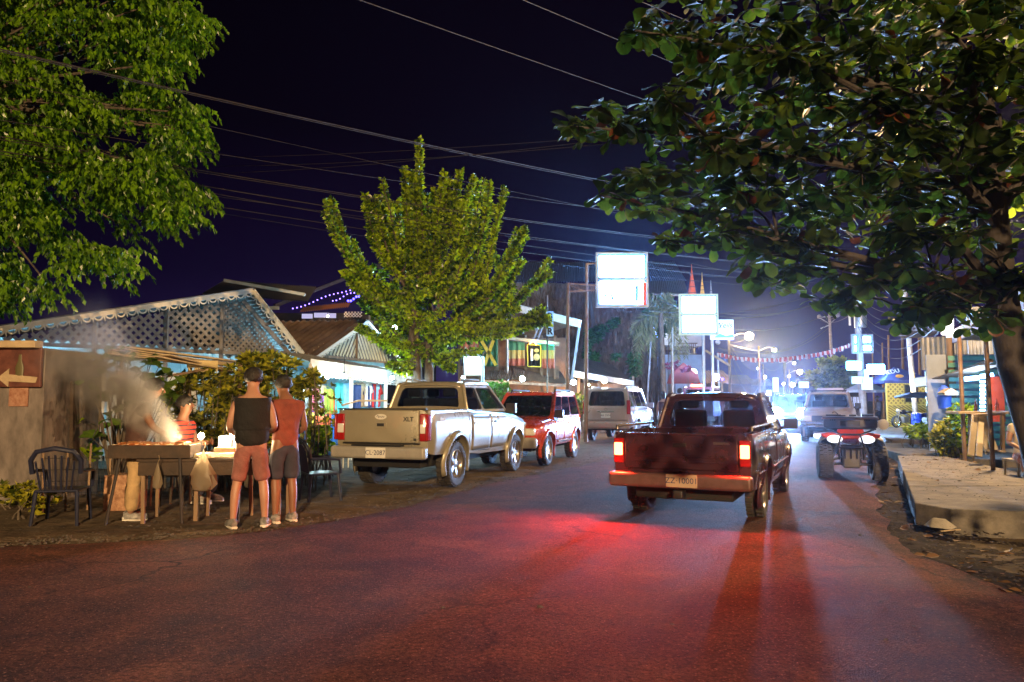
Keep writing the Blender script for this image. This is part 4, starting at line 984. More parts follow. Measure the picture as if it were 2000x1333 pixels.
# seated man in the red striped shirt
P4 = person('man in a red and black striped shirt sitting behind the grill, in profile', (*G(357, 1000)[:2], .13), rad(-100), 'brown', M_hair, stripes('red_striped_cloth', (.50, .045, .02), (.03, .02, .04), 5.2), cloth('dark_jeans', (.03, .035, .06)), M_shoeb,
    pose=dict(pelvis=(0, -.1, .52), waist=(0, -.1, .66), chest=(0, -.07, .87), upper=(0, -.06, 1.0), neckb=(0, -.05, 1.075), neck=(0, -.03, 1.13), jaw=(0, 0, 1.20), head=(0, -.01, 1.27), crown=(0, -.02, 1.335), shl=(-.175, -.06, 1.0), shr=(.175, -.06, 1.0), ual=(-.22, -.04, .88), uar=(.22, -.04, .88), ell=(-.25, 0, .74), elr=(.25, 0, .74), fal=(-.22, .12, .74), far=(.22, .12, .74), wrl=(-.15, .25, .76), wrr=(.15, .25, .76), hal=(-.11, .32, .77), har=(.11, .32, .77),
              hpl=(-.09, -.06, .48), hpr=(.09, -.06, .48), thl=(-.12, .12, .49), thr=(.12, .12, .49), knl=(-.13, .33, .49), knr=(.13, .33, .49), cal=(-.13, .33, .34), car=(.13, .33, .34), anl=(-.13, .30, .10), anr=(.13, .30, .10), hel=(-.13, .28, .04), her=(.13, .28, .04), tol=(-.14, .43, .032), tor=(.14, .43, .032)), longs=True)
st = MB(); st.box((0, 0, .40), (.34, .34, .04)); 
for x in (-.13, .13):
    for y in (-.13, .13): st.tube([(x, y, .38), (x*1.15, y*1.15, 0)], .015, 6)
o = st.build('stool', M_woodd, bevel=.005); o.location = (P4.location.x-.10, P4.location.y+.02, .09); tag(o, 'low wooden stool under the man in the striped shirt', 'stool')
# walkers
P5 = person('woman in a dark dress walking away along the left kerb', (*G(1297, 861)[:2], 0), rad(-22), 'tan', M_hair, cloth('dark_red_top', (.07, .02, .025)), cloth('black_skirt', (.03, .015, .02)), M_shoeb, pose=dict(tol=(-.12, .15, .032), cal=(-.107, .02, .35), anl=(-.108, .04, .1), hel=(-.108, .02, .04), anr=(.108, -.12, .11), her=(.108, -.15, .06), tor=(.12, -.01, .04)), scale=1.0, hairlong=True, skirt=True, tank=True)
P6 = person('man in a dark red T-shirt walking away beside the woman in the dark dress', (*G(1330, 863)[:2], 0), rad(-22), 'tan', M_hair, cloth('dark_red_tshirt', (.09, .02, .03)), cloth('grey_green_shorts', (.22, .20, .14)), M_shoeb, pose=dict(anr=(.12, -.10, .11), her=(.12, -.13, .06), tor=(.13, .0, .04), ell=(-.30, -.02, 1.14), wrl=(-.33, .02, .93), hal=(-.33, .03, .85), fal=(-.32, 0, 1.04)), scale=1.06, build=1.25)
P7 = person('person in dark red clothes standing close behind the maroon van', (*G(1408, 844)[:2], 0), rad(200), 'brown', M_hair, cloth('maroon_shirt', (.10, .02, .02)), cloth('black_trousers', (.02, .02, .03)), M_shoeb, longs=True)
P8 = person('person in a grey vest standing to the left of the yellow kiosk', (*G(1716, 832)[:2], -.05), rad(20), 'dark', M_hair, cloth('grey_vest', (.22, .21, .22)), cloth('black_jeans', (.02, .02, .03)), M_shoeb, longs=True, tank=True)
P9 = person('person in a patterned red skirt sitting by the trestle at the right stall', (8.62, 12.55, -.20), rad(160), 'tan', M_hairb, cloth('cream_top', (.55, .48, .40)), mat('patterned_skirt', (.30, .03, .05), .9, c2=(.65, .5, .45), vs=22), M_shoeb,
    pose=dict(pelvis=(0, -.1, .52+.2), waist=(0, -.1, .86), chest=(0, -.07, 1.07), upper=(0, -.06, 1.2), neckb=(0, -.05, 1.275), neck=(0, -.03, 1.33), jaw=(0, 0, 1.40), head=(0, -.01, 1.47), crown=(0, -.02, 1.535), shl=(-.17, -.06, 1.2), shr=(.17, -.06, 1.2), ual=(-.22, -.04, 1.08), uar=(.22, -.04, 1.08), ell=(-.25, 0, .94), elr=(.25, 0, .94), fal=(-.22, .12, .92), far=(.22, .12, .92), wrl=(-.15, .25, .86), wrr=(.15, .25, .86), hal=(-.11, .32, .80), har=(.11, .32, .80),
              hpl=(-.09, -.06, .68), hpr=(.09, -.06, .68), thl=(-.12, .12, .69), thr=(.12, .12, .69), knl=(-.13, .33, .69), knr=(.13, .33, .69), cal=(-.13, .35, .54), car=(.13, .35, .54), anl=(-.13, .34, .48), anr=(.13, .34, .48), hel=(-.13, .32, .44), her=(.13, .32, .44), tol=(-.14, .46, .43), tor=(.14, .46, .43)), hairlong=True)
s = MB(); s.box((0, 0, .45), (.4, .4, .04))
for x in (-.16, .16):
    for y in (-.16, .16): s.tube([(x, y, .44), (x*1.1, y*1.1, 0)], .018, 6)
o = s.build('bench_stool', M_plank, bevel=.005); o.location = (8.59, 12.65, .0); tag(o, 'wooden stool under the person in the patterned skirt', 'stool')

# ------------------------------------------------------------------ food table, grill, bulbs, bag, cooler
ft = thing('food_table', 'rough wooden food table lit by two bulbs on the left shoulder', 'table', (*G(430, 1012)[:2], -.03), rad(4))
rbox(ft, 'table_top', M_woodd, (-.05, 0, .76), (1.75, .55, .035), .008)
rbox(ft, 'apron_board', M_woodd, (-.05, -.26, .66), (1.70, .025, .16), .006)
for x in (-.85, -.22, .28, .76):
    for y in (-.24, .24):
        s = MB(); s.bar((x, y, .74), (x+U(-.03, .03), y*1.05, 0), .045, .04); s.build('leg', M_wood, ft, bevel=.004)
gr = thing('grill', 'low charcoal grill of dark sheet metal on splayed iron legs', 'grill', (*G(300, 1016)[:2], -.03), rad(4))
s = MB(); s.box((0, 0, .80), (.95, .42, .02))
for y in (-.21, .21): s.box((0, y, .87), (.95, .012, .15))
for x in (-.475, .475): s.box((x, 0, .87), (.012, .42, .15))
s.build('fire_box', M_woodd, gr)
for x in (-.35, .35):
    for y in (-.18, .18): s = MB(); s.tube([(x, y, .80), (x*1.25, y*1.6, 0)], .018, 6); s.build('leg', M_wire, gr)
s = MB()
for k in range(16): s.tube([(-.45+.06*k, -.21, .93), (-.45+.06*k, .21, .93)], .004, 5)
s.build('grate', M_steel, gr)
M_ember = mat('glowing_charcoal', (.05, .03, .02), .9, emit=(1, .30, .06), es=5)
s = MB()
for _ in range(70): stone(s, V((U(-.42, .42), U(-.17, .17), .84)), .03)
s.build('charcoal', M_ember, gr, kind='stuff')
M_meat = mat('grilled_meat', (.20, .07, .025), .4, c2=(.42, .20, .07), vs=20, bump=.5)
for x in (-.3, -.1, .12, .3):
    s = MB(); s.ball((x, U(-.08, .08), .955), .065, 10, 7, (1.3, .9, .45)); o = s.build('meat', M_meat, smooth=True); o.matrix_basis = TM[gr.name]
    tag(o, {-.3: 'brown piece of meat at the smoky end of the grill', -.1: 'second piece of meat from the smoky end of the grill', .12: 'third piece of meat on the grate', .3: 'piece of meat at the table end of the grate'}[x], 'meat')
E_warm = emat('warm_bulb_glow', (1, .74, .40), 160)
T = TM[ft.name]
for lab, px, py in (('bare bulb glowing on the food table, left one of the two', 393, 852), ('bare bulb glowing on a holder beside the food boxes', 454, 845)):
    p = W(px, py, ft.location.y+.05); L_ = thing('table_bulb', lab, 'bulb', (p.x, p.y, ft.location.z+.78), 0, 'bulbs on the food table')
    h = p.z-L_.location.z; s = MB(); s.tube([(0, 0, 0), (0, 0, h-.05)], .012, 6); s.lathe([(0, 0), (.05, 0), (.04, .015), (0, .015)], 14); s.build('holder', M_dark, L_)
    s = MB(); s.ball((0, 0, h), .036, 12, 9, (1, 1, 1.2)); s.build('bulb', E_warm, L_, smooth=True)
    lamp('bulb_light', p+V((0, -.05, 0)), 48, (1, .70, .36), .04)
def onfood(lab, name, cat, m, x, y, d, bev=.01, rz=0):
    s = MB(); s.box((0, 0, d[2]/2), d); o = s.build(name, m, bevel=bev); o.matrix_basis = T @ Matrix.Translation(V((x, y, .78))) @ Matrix.Rotation(rz, 4, 'Z'); return tag(o, lab, cat)
M_foil = mat('crumpled_foil', (.6, .5, .38), .3, metal=.7, bump=1.0, bs=25, c2=(.8, .7, .5), vs=20)
onfood('crumpled foil tray on the food table between the bulbs', 'foil_tray', 'tray', M_foil, -.35, -.05, (.34, .26, .05)); onfood('tray of sliced food wrapped in foil beside the cooler', 'foil_tray', 'tray', M_foil, -.02, -.08, (.40, .28, .06), rz=.2)
onfood('square bluish plastic box on the food table under the right bulb', 'plastic_box', 'box', mat('blue_grey_plastic', (.25, .26, .40), .4), .14, .16, (.42, .24, .26), .02)
onfood('open pale carton on the food table', 'carton', 'box', M_plank, .05, .0, (.26, .14, .12), rz=-.2)
for x, lb in ((.22, 'red sauce bottle standing by the blue box'), (-.46, 'pale sauce bottle at the grill end of the table')):
    s = MB(); s.lathe([(0, 0), (.03, 0), (.032, .10), (.014, .14), (.012, .17), (0, .17)], 14); o = s.build('sauce_bottle', M_redp if x > 0 else M_foil, smooth=True); o.matrix_basis = T @ Matrix.Translation(V((x, -.12, .78))); tag(o, lb, 'bottle')
for k in range(7):      # skewers across the grate, meat cubes threaded on them
    x = -.38+.12*k+U(-.02, .02); s = MB(); s.tube([(x, -.30, .955), (x+U(-.03, .03), .16, .955)], .004, 5); o = s.build('skewer', M_plank); o.matrix_basis = TM[gr.name]; tag(o, 'thin wooden skewer of meat lying across the grill grate', 'skewer', 'skewers on the grill')
    s = MB()
    for j in range(5): s.box((x+U(-.006, .006), -.12+j*.055, .96), (.034, .042, .03), rot=Matrix.Rotation(U(-.4, .4), 3, 'Z'))
    m_ = s.build('meat_cubes', M_meat, bevel=.008); m_.parent = o
# small oven-like rusty stove at the far side
s = MB(); s.prism([(-.22, -.18), (.22, -.18), (.19, .2), (-.2, .2)], .5); o = s.build('wire_basket', mat('rusty_mesh_metal', (.20, .09, .05), .7, c2=(.5, .3, .18), vs=12, bump=.6), bevel=.01); p = G(215, 1000); o.location = (p.x, p.y+.4, -.05); tag(o, 'rusty sheet-metal box standing between the chair and the grill', 'metal box')
o.location.z = -.05
# plastic bags hanging from the table edge
def bag(lab, px, py, Yd, h, w, m):
    p = W(px, py, Yd); s = MB(); n = 12
    prof = [(.004, 0), (.012, -.03), (w*.28, -h*.3), (w*.46, -h*.6), (w*.5, -h*.82), (w*.36, -h*.96), (.01, -h)]
    for k in range(18):
        a = 2*math.pi*k/18
        for r_, z in prof: q = 1+.5*noise.noise(V((math.cos(a)*2.6, math.sin(a)*2.6, z*14+px))); s.v.append(V((r_*q*math.cos(a), .5*r_*q*math.sin(a), z)))
    mm = len(prof)
    for k in range(18):
        for j in range(mm-1): k2 = (k+1) % 18; s.f.append((k*mm+j, k2*mm+j, k2*mm+j+1, k*mm+j+1))
    s.tube([(0, 0, 0), (.02, 0, .05), (0, .02, .09)], .006, 5)
    o = s.build('plastic_bag', m, smooth=True); o.location = p; tag(o, lab, 'bag')
M_bag = mat('thin_yellow_plastic', (.50, .42, .30), .3, backlit=.5, bump=.6, bs=14)
bag('thin pale plastic bag hanging from the table edge under the left bulb', 398, 878, ft.location.y-.36, .50, .27, M_bag)
bag('small pale bag hanging under the grill', 308, 905, gr.location.y-.30, .30, .11, M_bag)
M_bag.node_tree.nodes['Principled BSDF'].inputs['Alpha'].default_value = .45
# smoke from the grill
def smoke():
    m = bpy.data.materials.new('grill_smoke'); m.use_nodes = True; n = m.node_tree.nodes; n.clear(); l = m.node_tree.links
    tc = n.new('ShaderNodeTexCoord'); sp = n.new('ShaderNodeSeparateXYZ'); l.new(tc.outputs['Object'], sp.inputs[0])
    nz = n.new('ShaderNodeTexNoise'); nz.inputs['Scale'].default_value = 3.4; nz.inputs['Detail'].default_value = 4; l.new(tc.outputs['Object'], nz.inputs[0])
    ln = n.new('ShaderNodeVectorMath'); ln.operation = 'LENGTH'; l.new(tc.outputs['Object'], ln.inputs[0])
    # axis along local z (0..1), radius grows with z
    cx = n.new('ShaderNodeCombineXYZ'); l.new(sp.outputs[0], cx.inputs[0]); l.new(sp.outputs[1], cx.inputs[1])
    ra = n.new('ShaderNodeVectorMath'); ra.operation = 'LENGTH'; l.new(cx.outputs[0], ra.inputs[0])
    w = n.new('ShaderNodeMath'); w.operation = 'MULTIPLY_ADD'; l.new(sp.outputs[2], w.inputs[0]); w.inputs[1].default_value = .31; w.inputs[2].default_value = .15
    dv = n.new('ShaderNodeMath'); dv.operation = 'DIVIDE'; l.new(ra.outputs['Value'], dv.inputs[0]); l.new(w.outputs[0], dv.inputs[1])
    fall = n.new('ShaderNodeMapRange'); fall.interpolation_type = 'SMOOTHSTEP'; l.new(dv.outputs[0], fall.inputs[0]); fall.inputs[1].default_value = 0; fall.inputs[2].default_value = 1; fall.inputs[3].default_value = 1; fall.inputs[4].default_value = 0
    up = n.new('ShaderNodeMapRange'); up.interpolation_type = 'SMOOTHSTEP'; l.new(sp.outputs[2], up.inputs[0]); up.inputs[1].default_value = 0; up.inputs[2].default_value = 2.2; up.inputs[3].default_value = 26; up.inputs[4].default_value = 0
    nm = n.new('ShaderNodeMapRange'); l.new(nz.outputs[0], nm.inputs[0]); nm.inputs[1].default_value = .36; nm.inputs[2].default_value = .70
    a = n.new('ShaderNodeMath'); a.operation = 'MULTIPLY'; l.new(fall.outputs[0], a.inputs[0]); l.new(up.outputs[0], a.inputs[1])
    b = n.new('ShaderNodeMath'); b.operation = 'MULTIPLY'; l.new(a.outputs[0], b.inputs[0]); l.new(nm.outputs[0], b.inputs[1])
    v = n.new('ShaderNodeVolumePrincipled'); v.inputs['Color'].default_value = (.93, .90, .87, 1); v.inputs['Anisotropy'].default_value = .2; l.new(b.outputs[0], v.inputs['Density'])
    o = n.new('ShaderNodeOutputMaterial'); l.new(v.outputs[0], o.inputs[1]); return m
s = MB(); s.lathe([(0, 0), (.2, 0), (.5, .95), (1.0, 2.3), (0, 2.35)], 20); o = s.build('smoke', smoke()); gp = gr.location
o.location = (gp.x+.22, gp.y+.05, .93); o.rotation_euler = (0, rad(-46), 0); tag(o, 'pale smoke drifting up to the left off the charcoal grill', 'smoke', kind='stuff')
# plastic chair

def chair(lab, loc, rz, m):
    r = thing('plastic_chair', lab, 'chair', loc, rz)
    s = MB(); s.box((0, 0, .43), (.48, .46, .03)); s.build('seat', m, r, bevel=.014, seg=3)
    s = MB(); s.tube([(-.26, -.22, .64), (-.27, -.26, .80), (-.2, -.30, .90), (0, -.32, .94), (.2, -.30, .90), (.27, -.26, .80), (.26, -.22, .64)], .03, 8)
    for k in range(-3, 4): s.tube([(k*.055, -.22, .45), (k*.07, -.29, .86-.008*k*k)], .012, 6)
    s.build('backrest', m, r, smooth=True)
    for q in (-1, 1):
        s = MB(); s.tube([(q*.27, -.24, .66), (q*.285, 0, .66), (q*.27, .2, .64), (q*.25, .23, .44)], .022, 8); s.build('armrest', m, r, smooth=True)
        for y in (-.2, .2): s = MB(); s.tube([(q*.22, y, .43), (q*.25, y*1.2, 0)], [.026, .018], 8); s.build('leg', m, r, smooth=True)
    return r
M_chair = mat('dark_blue_plastic', (.018, .022, .05), .3)
chair('black plastic garden chair with slatted back on the left shoulder', (*G(120, 1018)[:2], -.05), rad(12), M_chair)
chair('dark plastic chair half hidden behind the man in the reddish shirt', (*G(625, 975)[:2], -.05), rad(-60), M_chair)
# wire fence with stakes along the shoulder at the left
fe = thing('wire_fence', 'thin wire fence on stakes behind the black plastic chair', 'fence', (*G(170, 1010)[:2], -.05))
F0, F1 = G(0, 1022)+V((0, .8, 0)), G(360, 998)+V((0, .8, 0))
for i in range(9):
    q = F0.lerp(F1, i/8); s = MB(); s.tube([q, q+V((U(-.03, .03), 0, U(.75, 1.0)))], .014, 6); s.build('stake', M_wood, fe, world=True)
s = MB()
for z in (.25, .4, .55, .7): s.tube([F0+V((0, 0, z)), F0.lerp(F1, .5)+V((0, 0, z-.03)), F1+V((0, 0, z))], .004, 4)
for i in range(48): q = F0.lerp(F1, i/47); s.tube([q+V((0, 0, .2)), q+V((0, 0, .72))], .003, 4)
s.build('wire_mesh', M_wire, fe, world=True)
# ------------------------------------------------------------------ small building kit
def clip_line(poly, p, d):
    """segment of the line p+t*d inside a convex polygon"""
    t0, t1 = -1e9, 1e9; n = len(poly)
    cx = sum(q[0] for q in poly)/n; cy = sum(q[1] for q in poly)/n
    for i in range(n):
        a, b = poly[i], poly[(i+1) % n]; nx, ny = -(b[1]-a[1]), b[0]-a[0]
        if nx*(cx-a[0])+ny*(cy-a[1]) < 0: nx, ny = -nx, -ny
        num = nx*(p[0]-a[0])+ny*(p[1]-a[1]); den = nx*d[0]+ny*d[1]
        if abs(den) < 1e-9:
            if num < 0: return None
            continue
        t = -num/den
        if den > 0: t0 = max(t0, t)
        else: t1 = min(t1, t)
    return (t0, t1) if t1-t0 > .06 else None
def lattice(root, M, poly, pitch, w, m, both=True, th=.008, joined=False, ang=45, frame=True, name='slat', off=0):
    """M maps (x, y, depth) to the world; poly convex in x, y"""
    lim = 20; J = MB(); cx = min(p[0] for p in poly); cy = min(p[1] for p in poly); k = 0
    for layer, a in enumerate((ang, -ang) if both else (ang,)):
        d = (math.cos(rad(a)), math.sin(rad(a))); nn = (-d[1], d[0]); k = -int(30/pitch)
        while k*pitch < 30:
            p = (nn[0]*k*pitch, nn[1]*k*pitch); c = clip_line(poly, p, d); k += 1
            if not c: continue
            A_ = V((p[0]+d[0]*c[0], p[1]+d[1]*c[0], off+layer*th)); B_ = V((p[0]+d[0]*c[1], p[1]+d[1]*c[1], off+layer*th))
            s = J if joined else MB(); s0 = len(s.v); s.bar(A_, B_, w, th, up=(0, 0, 1))
            for i in range(s0, len(s.v)): s.v[i] = M @ s.v[i]
            if not joined: s.build(name, m, root, world=True)
    if joined: J.build('lattice_panel', m, root, world=True, kind='stuff')
def scallop_mesh(m, s_=1.0):
    key = ('scallop', m.name, s_)
    if key in CACHE: return CACHE[key]
    s = MB(); R1, R2 = .10*s_, .068*s_; n = 10
    for r_ in (R1, R2):
        for y in (0, .018):
            for i in range(n+1): a = math.pi*i/n; s.v.append(V((r_*math.cos(a), y, -r_*math.sin(a))))
    q = n+1
    for i in range(n):
        s.f += [(i, i+1, 2*q+i+1, 2*q+i), (q+i+1, q+i, 3*q+i, 3*q+i+1), (i+1, i, q+i, q+i+1), (2*q+i, 2*q+i+1, 3*q+i+1, 3*q+i)]
    s.add([(.09*s_, 0, .0), (.145*s_, 0, 0), (.118*s_, 0, -.135*s_), (.09*s_, .018, 0), (.145*s_, .018, 0), (.118*s_, .018, -.135*s_)], [(0, 1, 2), (3, 5, 4), (0, 2, 5, 3), (1, 4, 5, 2)])
    o = s.build('scallop', m); CACHE[key] = o.data; bpy.data.objects.remove(o); return CACHE[key]
def bargeboard(root, a, b, m, h=.13, s_=1.0, out=None, mesh=None):
    a, b = V(a), V(b); s = MB(); s.bar(a, b, .022, h); s.build('bargeboard', m, root, world=True, bevel=.004)
    L_ = (b-a).length; n = int(L_/(.235*s_)); d = (b-a).normalized(); zz = V((0, 0, 1)); y = zz.cross(d).normalized(); z = d.cross(y)
    R3 = Matrix((d, y, z)).transposed().to_4x4()
    for i in range(n): inst('scallop', mesh or scallop_mesh(m, s_), root, Matrix.Translation(a+d*(i+.5)*L_/n-z*(h*.5-.005)) @ R3, world=True)
def sheets(root, o, u, v, n, m, waves=8, amp=.018, name='roofing_sheet'):
    """n corrugated sheets side by side: o corner, u along the eave, v up the slope"""
    o, u, v = V(o), V(u), V(v); nn = u.cross(v).normalized()
    for i in range(n):
        s = MB(); lift = nn*(.012*(i % 2)+U(-.003, .004)); s.corr(o+u*(i/n)-u.normalized()*.03+lift, u/n+u.normalized()*.05, v*(1+U(-.006, .012)), waves, amp, 2); s.build(name, m, root, world=True, smooth=True)
def plankwall(root, M, x0, x1, z0, z1, m, w=.16, th=.02, name='board', gap=.006, jit=.004):
    x = x0
    while x < x1-.02:
        ww = min(w, x1-x); s = MB(); s.box(((x+x+ww)/2, z0+(z1-z0)/2, U(-jit, jit)), (ww-gap, z1-z0, th)); s.v = [M @ p for p in s.v]; s.build(name, m, root, world=True); x += ww
def facing(o, x):       # local x along direction x, local y up, local z towards the viewer side
    x = V(x).normalized(); return Matrix.Translation(V(o)) @ Matrix((x, V((0, 0, 1)), x.cross(V((0, 0, 1))))).transposed().to_4x4()

# ------------------------------------------------------------------ lattice-gabled house on the left
O1 = V((-7.57, 19.26, 0)); u1 = V((.728, .685, 0)).normalized(); n1 = V((.685, -.728, 0)).normalized()
H1 = thing('lattice_house', 'house with white lattice gable and scalloped bargeboards above the hedge on the left', 'house', (O1.x, O1.y, -.1))
M1 = facing(O1, u1); M_lat = mat('bleached_wood_darkened_for_shade', (.14, .135, .15), .8, c2=(.27, .26, .27), vs=4)  # wood darkened: the tree's shade on the gable is put into the colour
M_barge = mat('cream_bargeboard', (.48, .44, .36), .6, c2=(.66, .60, .50), vs=3)
def q1(s_, z, n=0.0): return O1+u1*s_+n1*n+V((0, 0, z))
def top1(s_): return 4.22-.25*(.5-s_) if s_ < .5 else 4.22-1.12*(s_-.5)
for a, b in ((-8.0, -4.9), (-4.8, -3.0), (-2.92, -1.42), (-1.34, -.06)):
    lattice(H1, M1, [(a, 2.75), (b, 2.75), (b, top1(b)-.1), (a, max(2.78, top1(a)-.1))], .15, .075, M_lat)
lattice(H1, M1, [(.06, 2.75), (1.62, 2.75), (.5, 4.1), (.06, 4.05)], .105, .055, M_lat)
for a in (-8, -4.85, -2.96, -1.38, 0, 1.7):
    s = MB(); s.bar(q1(a, 0, .03), q1(a, top1(a)-.02 if a < 1.5 else 2.8, .03), .09, .09); s.build('post', M_lat, H1, world=True, bevel=.006)
for z in (2.70, 2.45):
    s = MB(); s.bar(q1(-8, z, .05), q1(1.9, z, .05), .06, .09); s.build('beam', M_lat, H1, world=True, bevel=.005)
s = MB(); s.bar(q1(.5, 4.1, .1), q1(1.85, 2.75, .1), .05, .12); s.build('rafter', M_lat, H1, world=True)
bargeboard(H1, q1(-9, 4.30-.25*9.5, .72), q1(.5, 4.30, .72), M_barge)
bargeboard(H1, q1(.5, 4.30, .72), q1(1.95, 2.70, .72), M_barge, s_=.9)
sheets(H1, q1(-9, 4.36-.25*9.5, .75), -n1*7, u1*9.5+V((0, 0, .25*9.5)), 9, M_zinc)
sheets(H1, q1(1.98, 2.74, .75), u1*-1.48+V((0, 0, 1.62)), -n1*7, 2, M_zinc, waves=10)
for z in (3.0, 3.5): s = MB(); t = (4.3-z)/1.12; s.bar(q1(.5+t-.06, z, .68), q1(.5+t-.06, z, -.1), .06, .05); s.build('purlin', M_lat, H1, world=True)
# verandah: white panels with X braces, back wall, cyan tube light inside
M_doorw = mat('white_paint_with_blue_light', (.55, .60, .62), .55, c2=(.72, .74, .72), vs=3)  # panels are white; the blue light on them is put into the colour
for a, w_ in ((-5.6, .85), (-4.6, .9), (-3.62, .9), (-2.6, .9), (-1.5, .9)):
    p_ = MB(); p_.box((a+w_/2, 1.1, -.05), (w_, 2.1, .02)); p_.v = [M1 @ x for x in p_.v]; dr = p_.build('door', M_doorw, H1, world=True)
    Mx = M1
    for (x0, y0, x1, y1) in ((a, .05, a, 2.15), (a+w_, .05, a+w_, 2.15), (a, .1, a+w_, .1), (a, 1.05, a+w_, 1.05), (a, 2.1, a+w_, 2.1), (a, .1, a+w_, 1.05), (a+w_, .1, a, 1.05), (a, 1.05, a+w_, 2.1), (a+w_, 1.05, a, 2.1)):
        s = MB(); s.bar((x0, y0, -.02), (x1, y1, -.02), .07, .03, up=(0, 0, 1)); s.v = [M1 @ x for x in s.v]; s.build('brace', M_whitew, dr, world=True)
plankwall(H1, facing(O1-n1*2.6, u1), -8.5, 2.5, 0, 3.0, M_doorw, w=.3)
tl = MB(); tl.tube([q1(-4.2, 2.62, -1.2), q1(-3.0, 2.62, -1.2)], .02, 8); tl.build('tube_light', emat('cyan_tube_glow', (.25, .75, 1.0), 14), H1, world=True)
lamp('tube_light_glow', q1(-3.4, 2.50, -1.2), 170, (.25, .72, 1.0), .2)
lamp('tube_light_glow', q1(1.2, 2.45, -1.0), 95, (.3, .75, 1.0), .2)
# another roof behind the peak of this house
R2 = thing('house', 'dark house roof rising behind the lattice gable', 'house', (-8.5, 27, 0))
a, b, c, d = W(400, 560, 25), W(440, 548, 27), W(600, 578, 27), W(590, 590, 24)
sheets(R2, W(395, 575, 26), W(600, 590, 26)-W(395, 575, 26), W(440, 548, 30)-W(395, 575, 26), 6, M_zinc); s = MB(); s.bar(W(438, 548, 25), W(596, 576, 25), .12, .10); s.build('ridge_board', M_barge, R2, world=True)
s = MB(); s.box((-9.4, 28.5, 1.9), (5.0, 3.0, 3.9)); s.build('wall', M_woodd, R2, world=True)
s = MB(); s.box(W(520, 602, 26), (.9, .03, .12)); s.build('name_board', M_plank, R2, world=True)

# ------------------------------------------------------------------ plastered kiosk at the far left with a painted sign and arrow
M_plast = mat('stained_plaster', (.07, .06, .058), .88, c2=(.23, .20, .19), vs=3.2, bump=.6, bs=14, stretch=(1, 1, .45))
K1 = thing('plaster_kiosk', 'stained plaster wall with a painted sign board and notice at the far left', 'kiosk', (-8.2, 10.6, -.1))
s = MB(); s.box((-8.45, 11.3, 1.05), (3.62, 1.5, 2.3)); s.build('wall', M_plast, K1, world=True, bevel=.01)
M_sign = mat('dark_red_sign_paint', (.06, .015, .012), .6, c2=(.15, .05, .035), vs=6)
s = MB(); s.box((-7.4, 10.50, 1.92), (1.5, .06, .56)); sb = s.build('sign_board', M_sign, K1, world=True, bevel=.01)
s = MB(); s.box((-7.1, 10.44, 2.24), (.86, .2, .10)); s.build('sign_cap', M_plank, K1, world=True, bevel=.01)
s = MB(); Mf = frame_to((-6.98, 10.462, 1.80), (1, 0, 0), (0, 0, 1)); s.prism([(-.26, -.03), (-.10, -.16), (-.10, -.08), (.28, -.10), (.30, -.02), (-.10, .02), (-.10, .10)], .012, Mf); s.build('painted_arrow', M_plank, sb, world=True)
s = MB(); s.lathe([(0, 0), (.055, 0), (.06, .12), (.025, .22), (.02, .30), (0, .30)], 14, Matrix.Translation(V((-6.94, 10.46, 1.80))) @ Matrix.Diagonal((1, .2, 1, 1))); s.build('painted_bottle', mat('olive_bottle_paint', (.10, .09, .04), .5), sb, world=True, smooth=True)
s = MB(); s.box((-6.98, 10.535, 1.52), (.27, .014, .30)); pn = s.build('notice', mat('orange_notice', (.22, .08, .045), .8, c2=(.40, .24, .17), vs=13), K1, world=True)
# ragged awning of boards above the grill
AW = thing('board_awning', 'sloping awning of loose yellowish boards over the food stall', 'awning', (-6, 13, 2.2))
a0, a1 = W(238, 676, 12.2), W(470, 706, 14.2)
for i in range(8):
    off = V((.035*i, -.16*i, -.035*i)); s = MB(); s.bar(a0+off+V((U(-.1, .1)+(.9 if i > 5 else 0), 0, U(-.01, .01))), a1+off+V((U(-.15, .15), 0, U(-.01, .01))), .15, .022); s.build('board', M_plank, AW, world=True, bevel=.003)
s = MB(); s.bar(W(300, 700, 11.6), W(365, 704, 12.1), .06, .08); s.bar(W(330, 735, 11.4), W(420, 718, 12.6), .04, .03); s.build('beam', M_wood, AW, world=True)
bargeboard(AW, W(366, 712, 12.0), W(425, 712, 12.5), mat('yellow_cream_paint', (.62, .50, .26), .6), h=.12, s_=.75)
for px in (238, 372, 470): q = W(px, 700, 12.6); s = MB(); s.tube([(q.x, q.y, -.1), (q.x, q.y, q.z)], .035, 8); s.build('post', M_wood, AW, world=True)
s = MB(); s.bar(W(140, 895, 11.2), W(142, 745, 11.2), .05, .05); s.bar(W(142, 830, 11.2), W(105, 765, 11.2), .04, .04); o = s.build('forked_post', M_woodd); tag(o, 'dark wooden post with a slanting strut by the plaster kiosk', 'post')

# ------------------------------------------------------------------ clothes shop with the small gable
H3 = thing('clothes_shop', 'small gabled clothes shop with zinc roof, white scalloped eave and lit racks', 'shop', (-4.2, 19, -.1))
pk = V((-4.8, 22.8, 3.93)); gb = V((-.96, .16, 0))
gl_, gr_ = V((-5.82, 20.8, 2.71)), V((-3.84, 24.7, 2.61))
sheets(H3, gl_-gb*.35, gb*2.9, pk-gl_, 4, M_rust, waves=3, amp=.05); sheets(H3, pk-gb*.35, gb*2.9, gr_-pk, 4, M_zinc, waves=9, amp=.022)
bargeboard(H3, gl_-gb*.38-V((0, 0, .05)), pk-gb*.38-V((0, 0, .05)), M_barge, h=.09, s_=.6); bargeboard(H3, pk-gb*.38-V((0, 0, .05)), gr_-gb*.38-V((0, 0, .05)), M_barge, h=.09, s_=.6)
Mg = facing(pk-V((0, 0, pk.z)), gr_-gl_+V((0, 0, .08))); L3 = (gr_-gl_).length/2
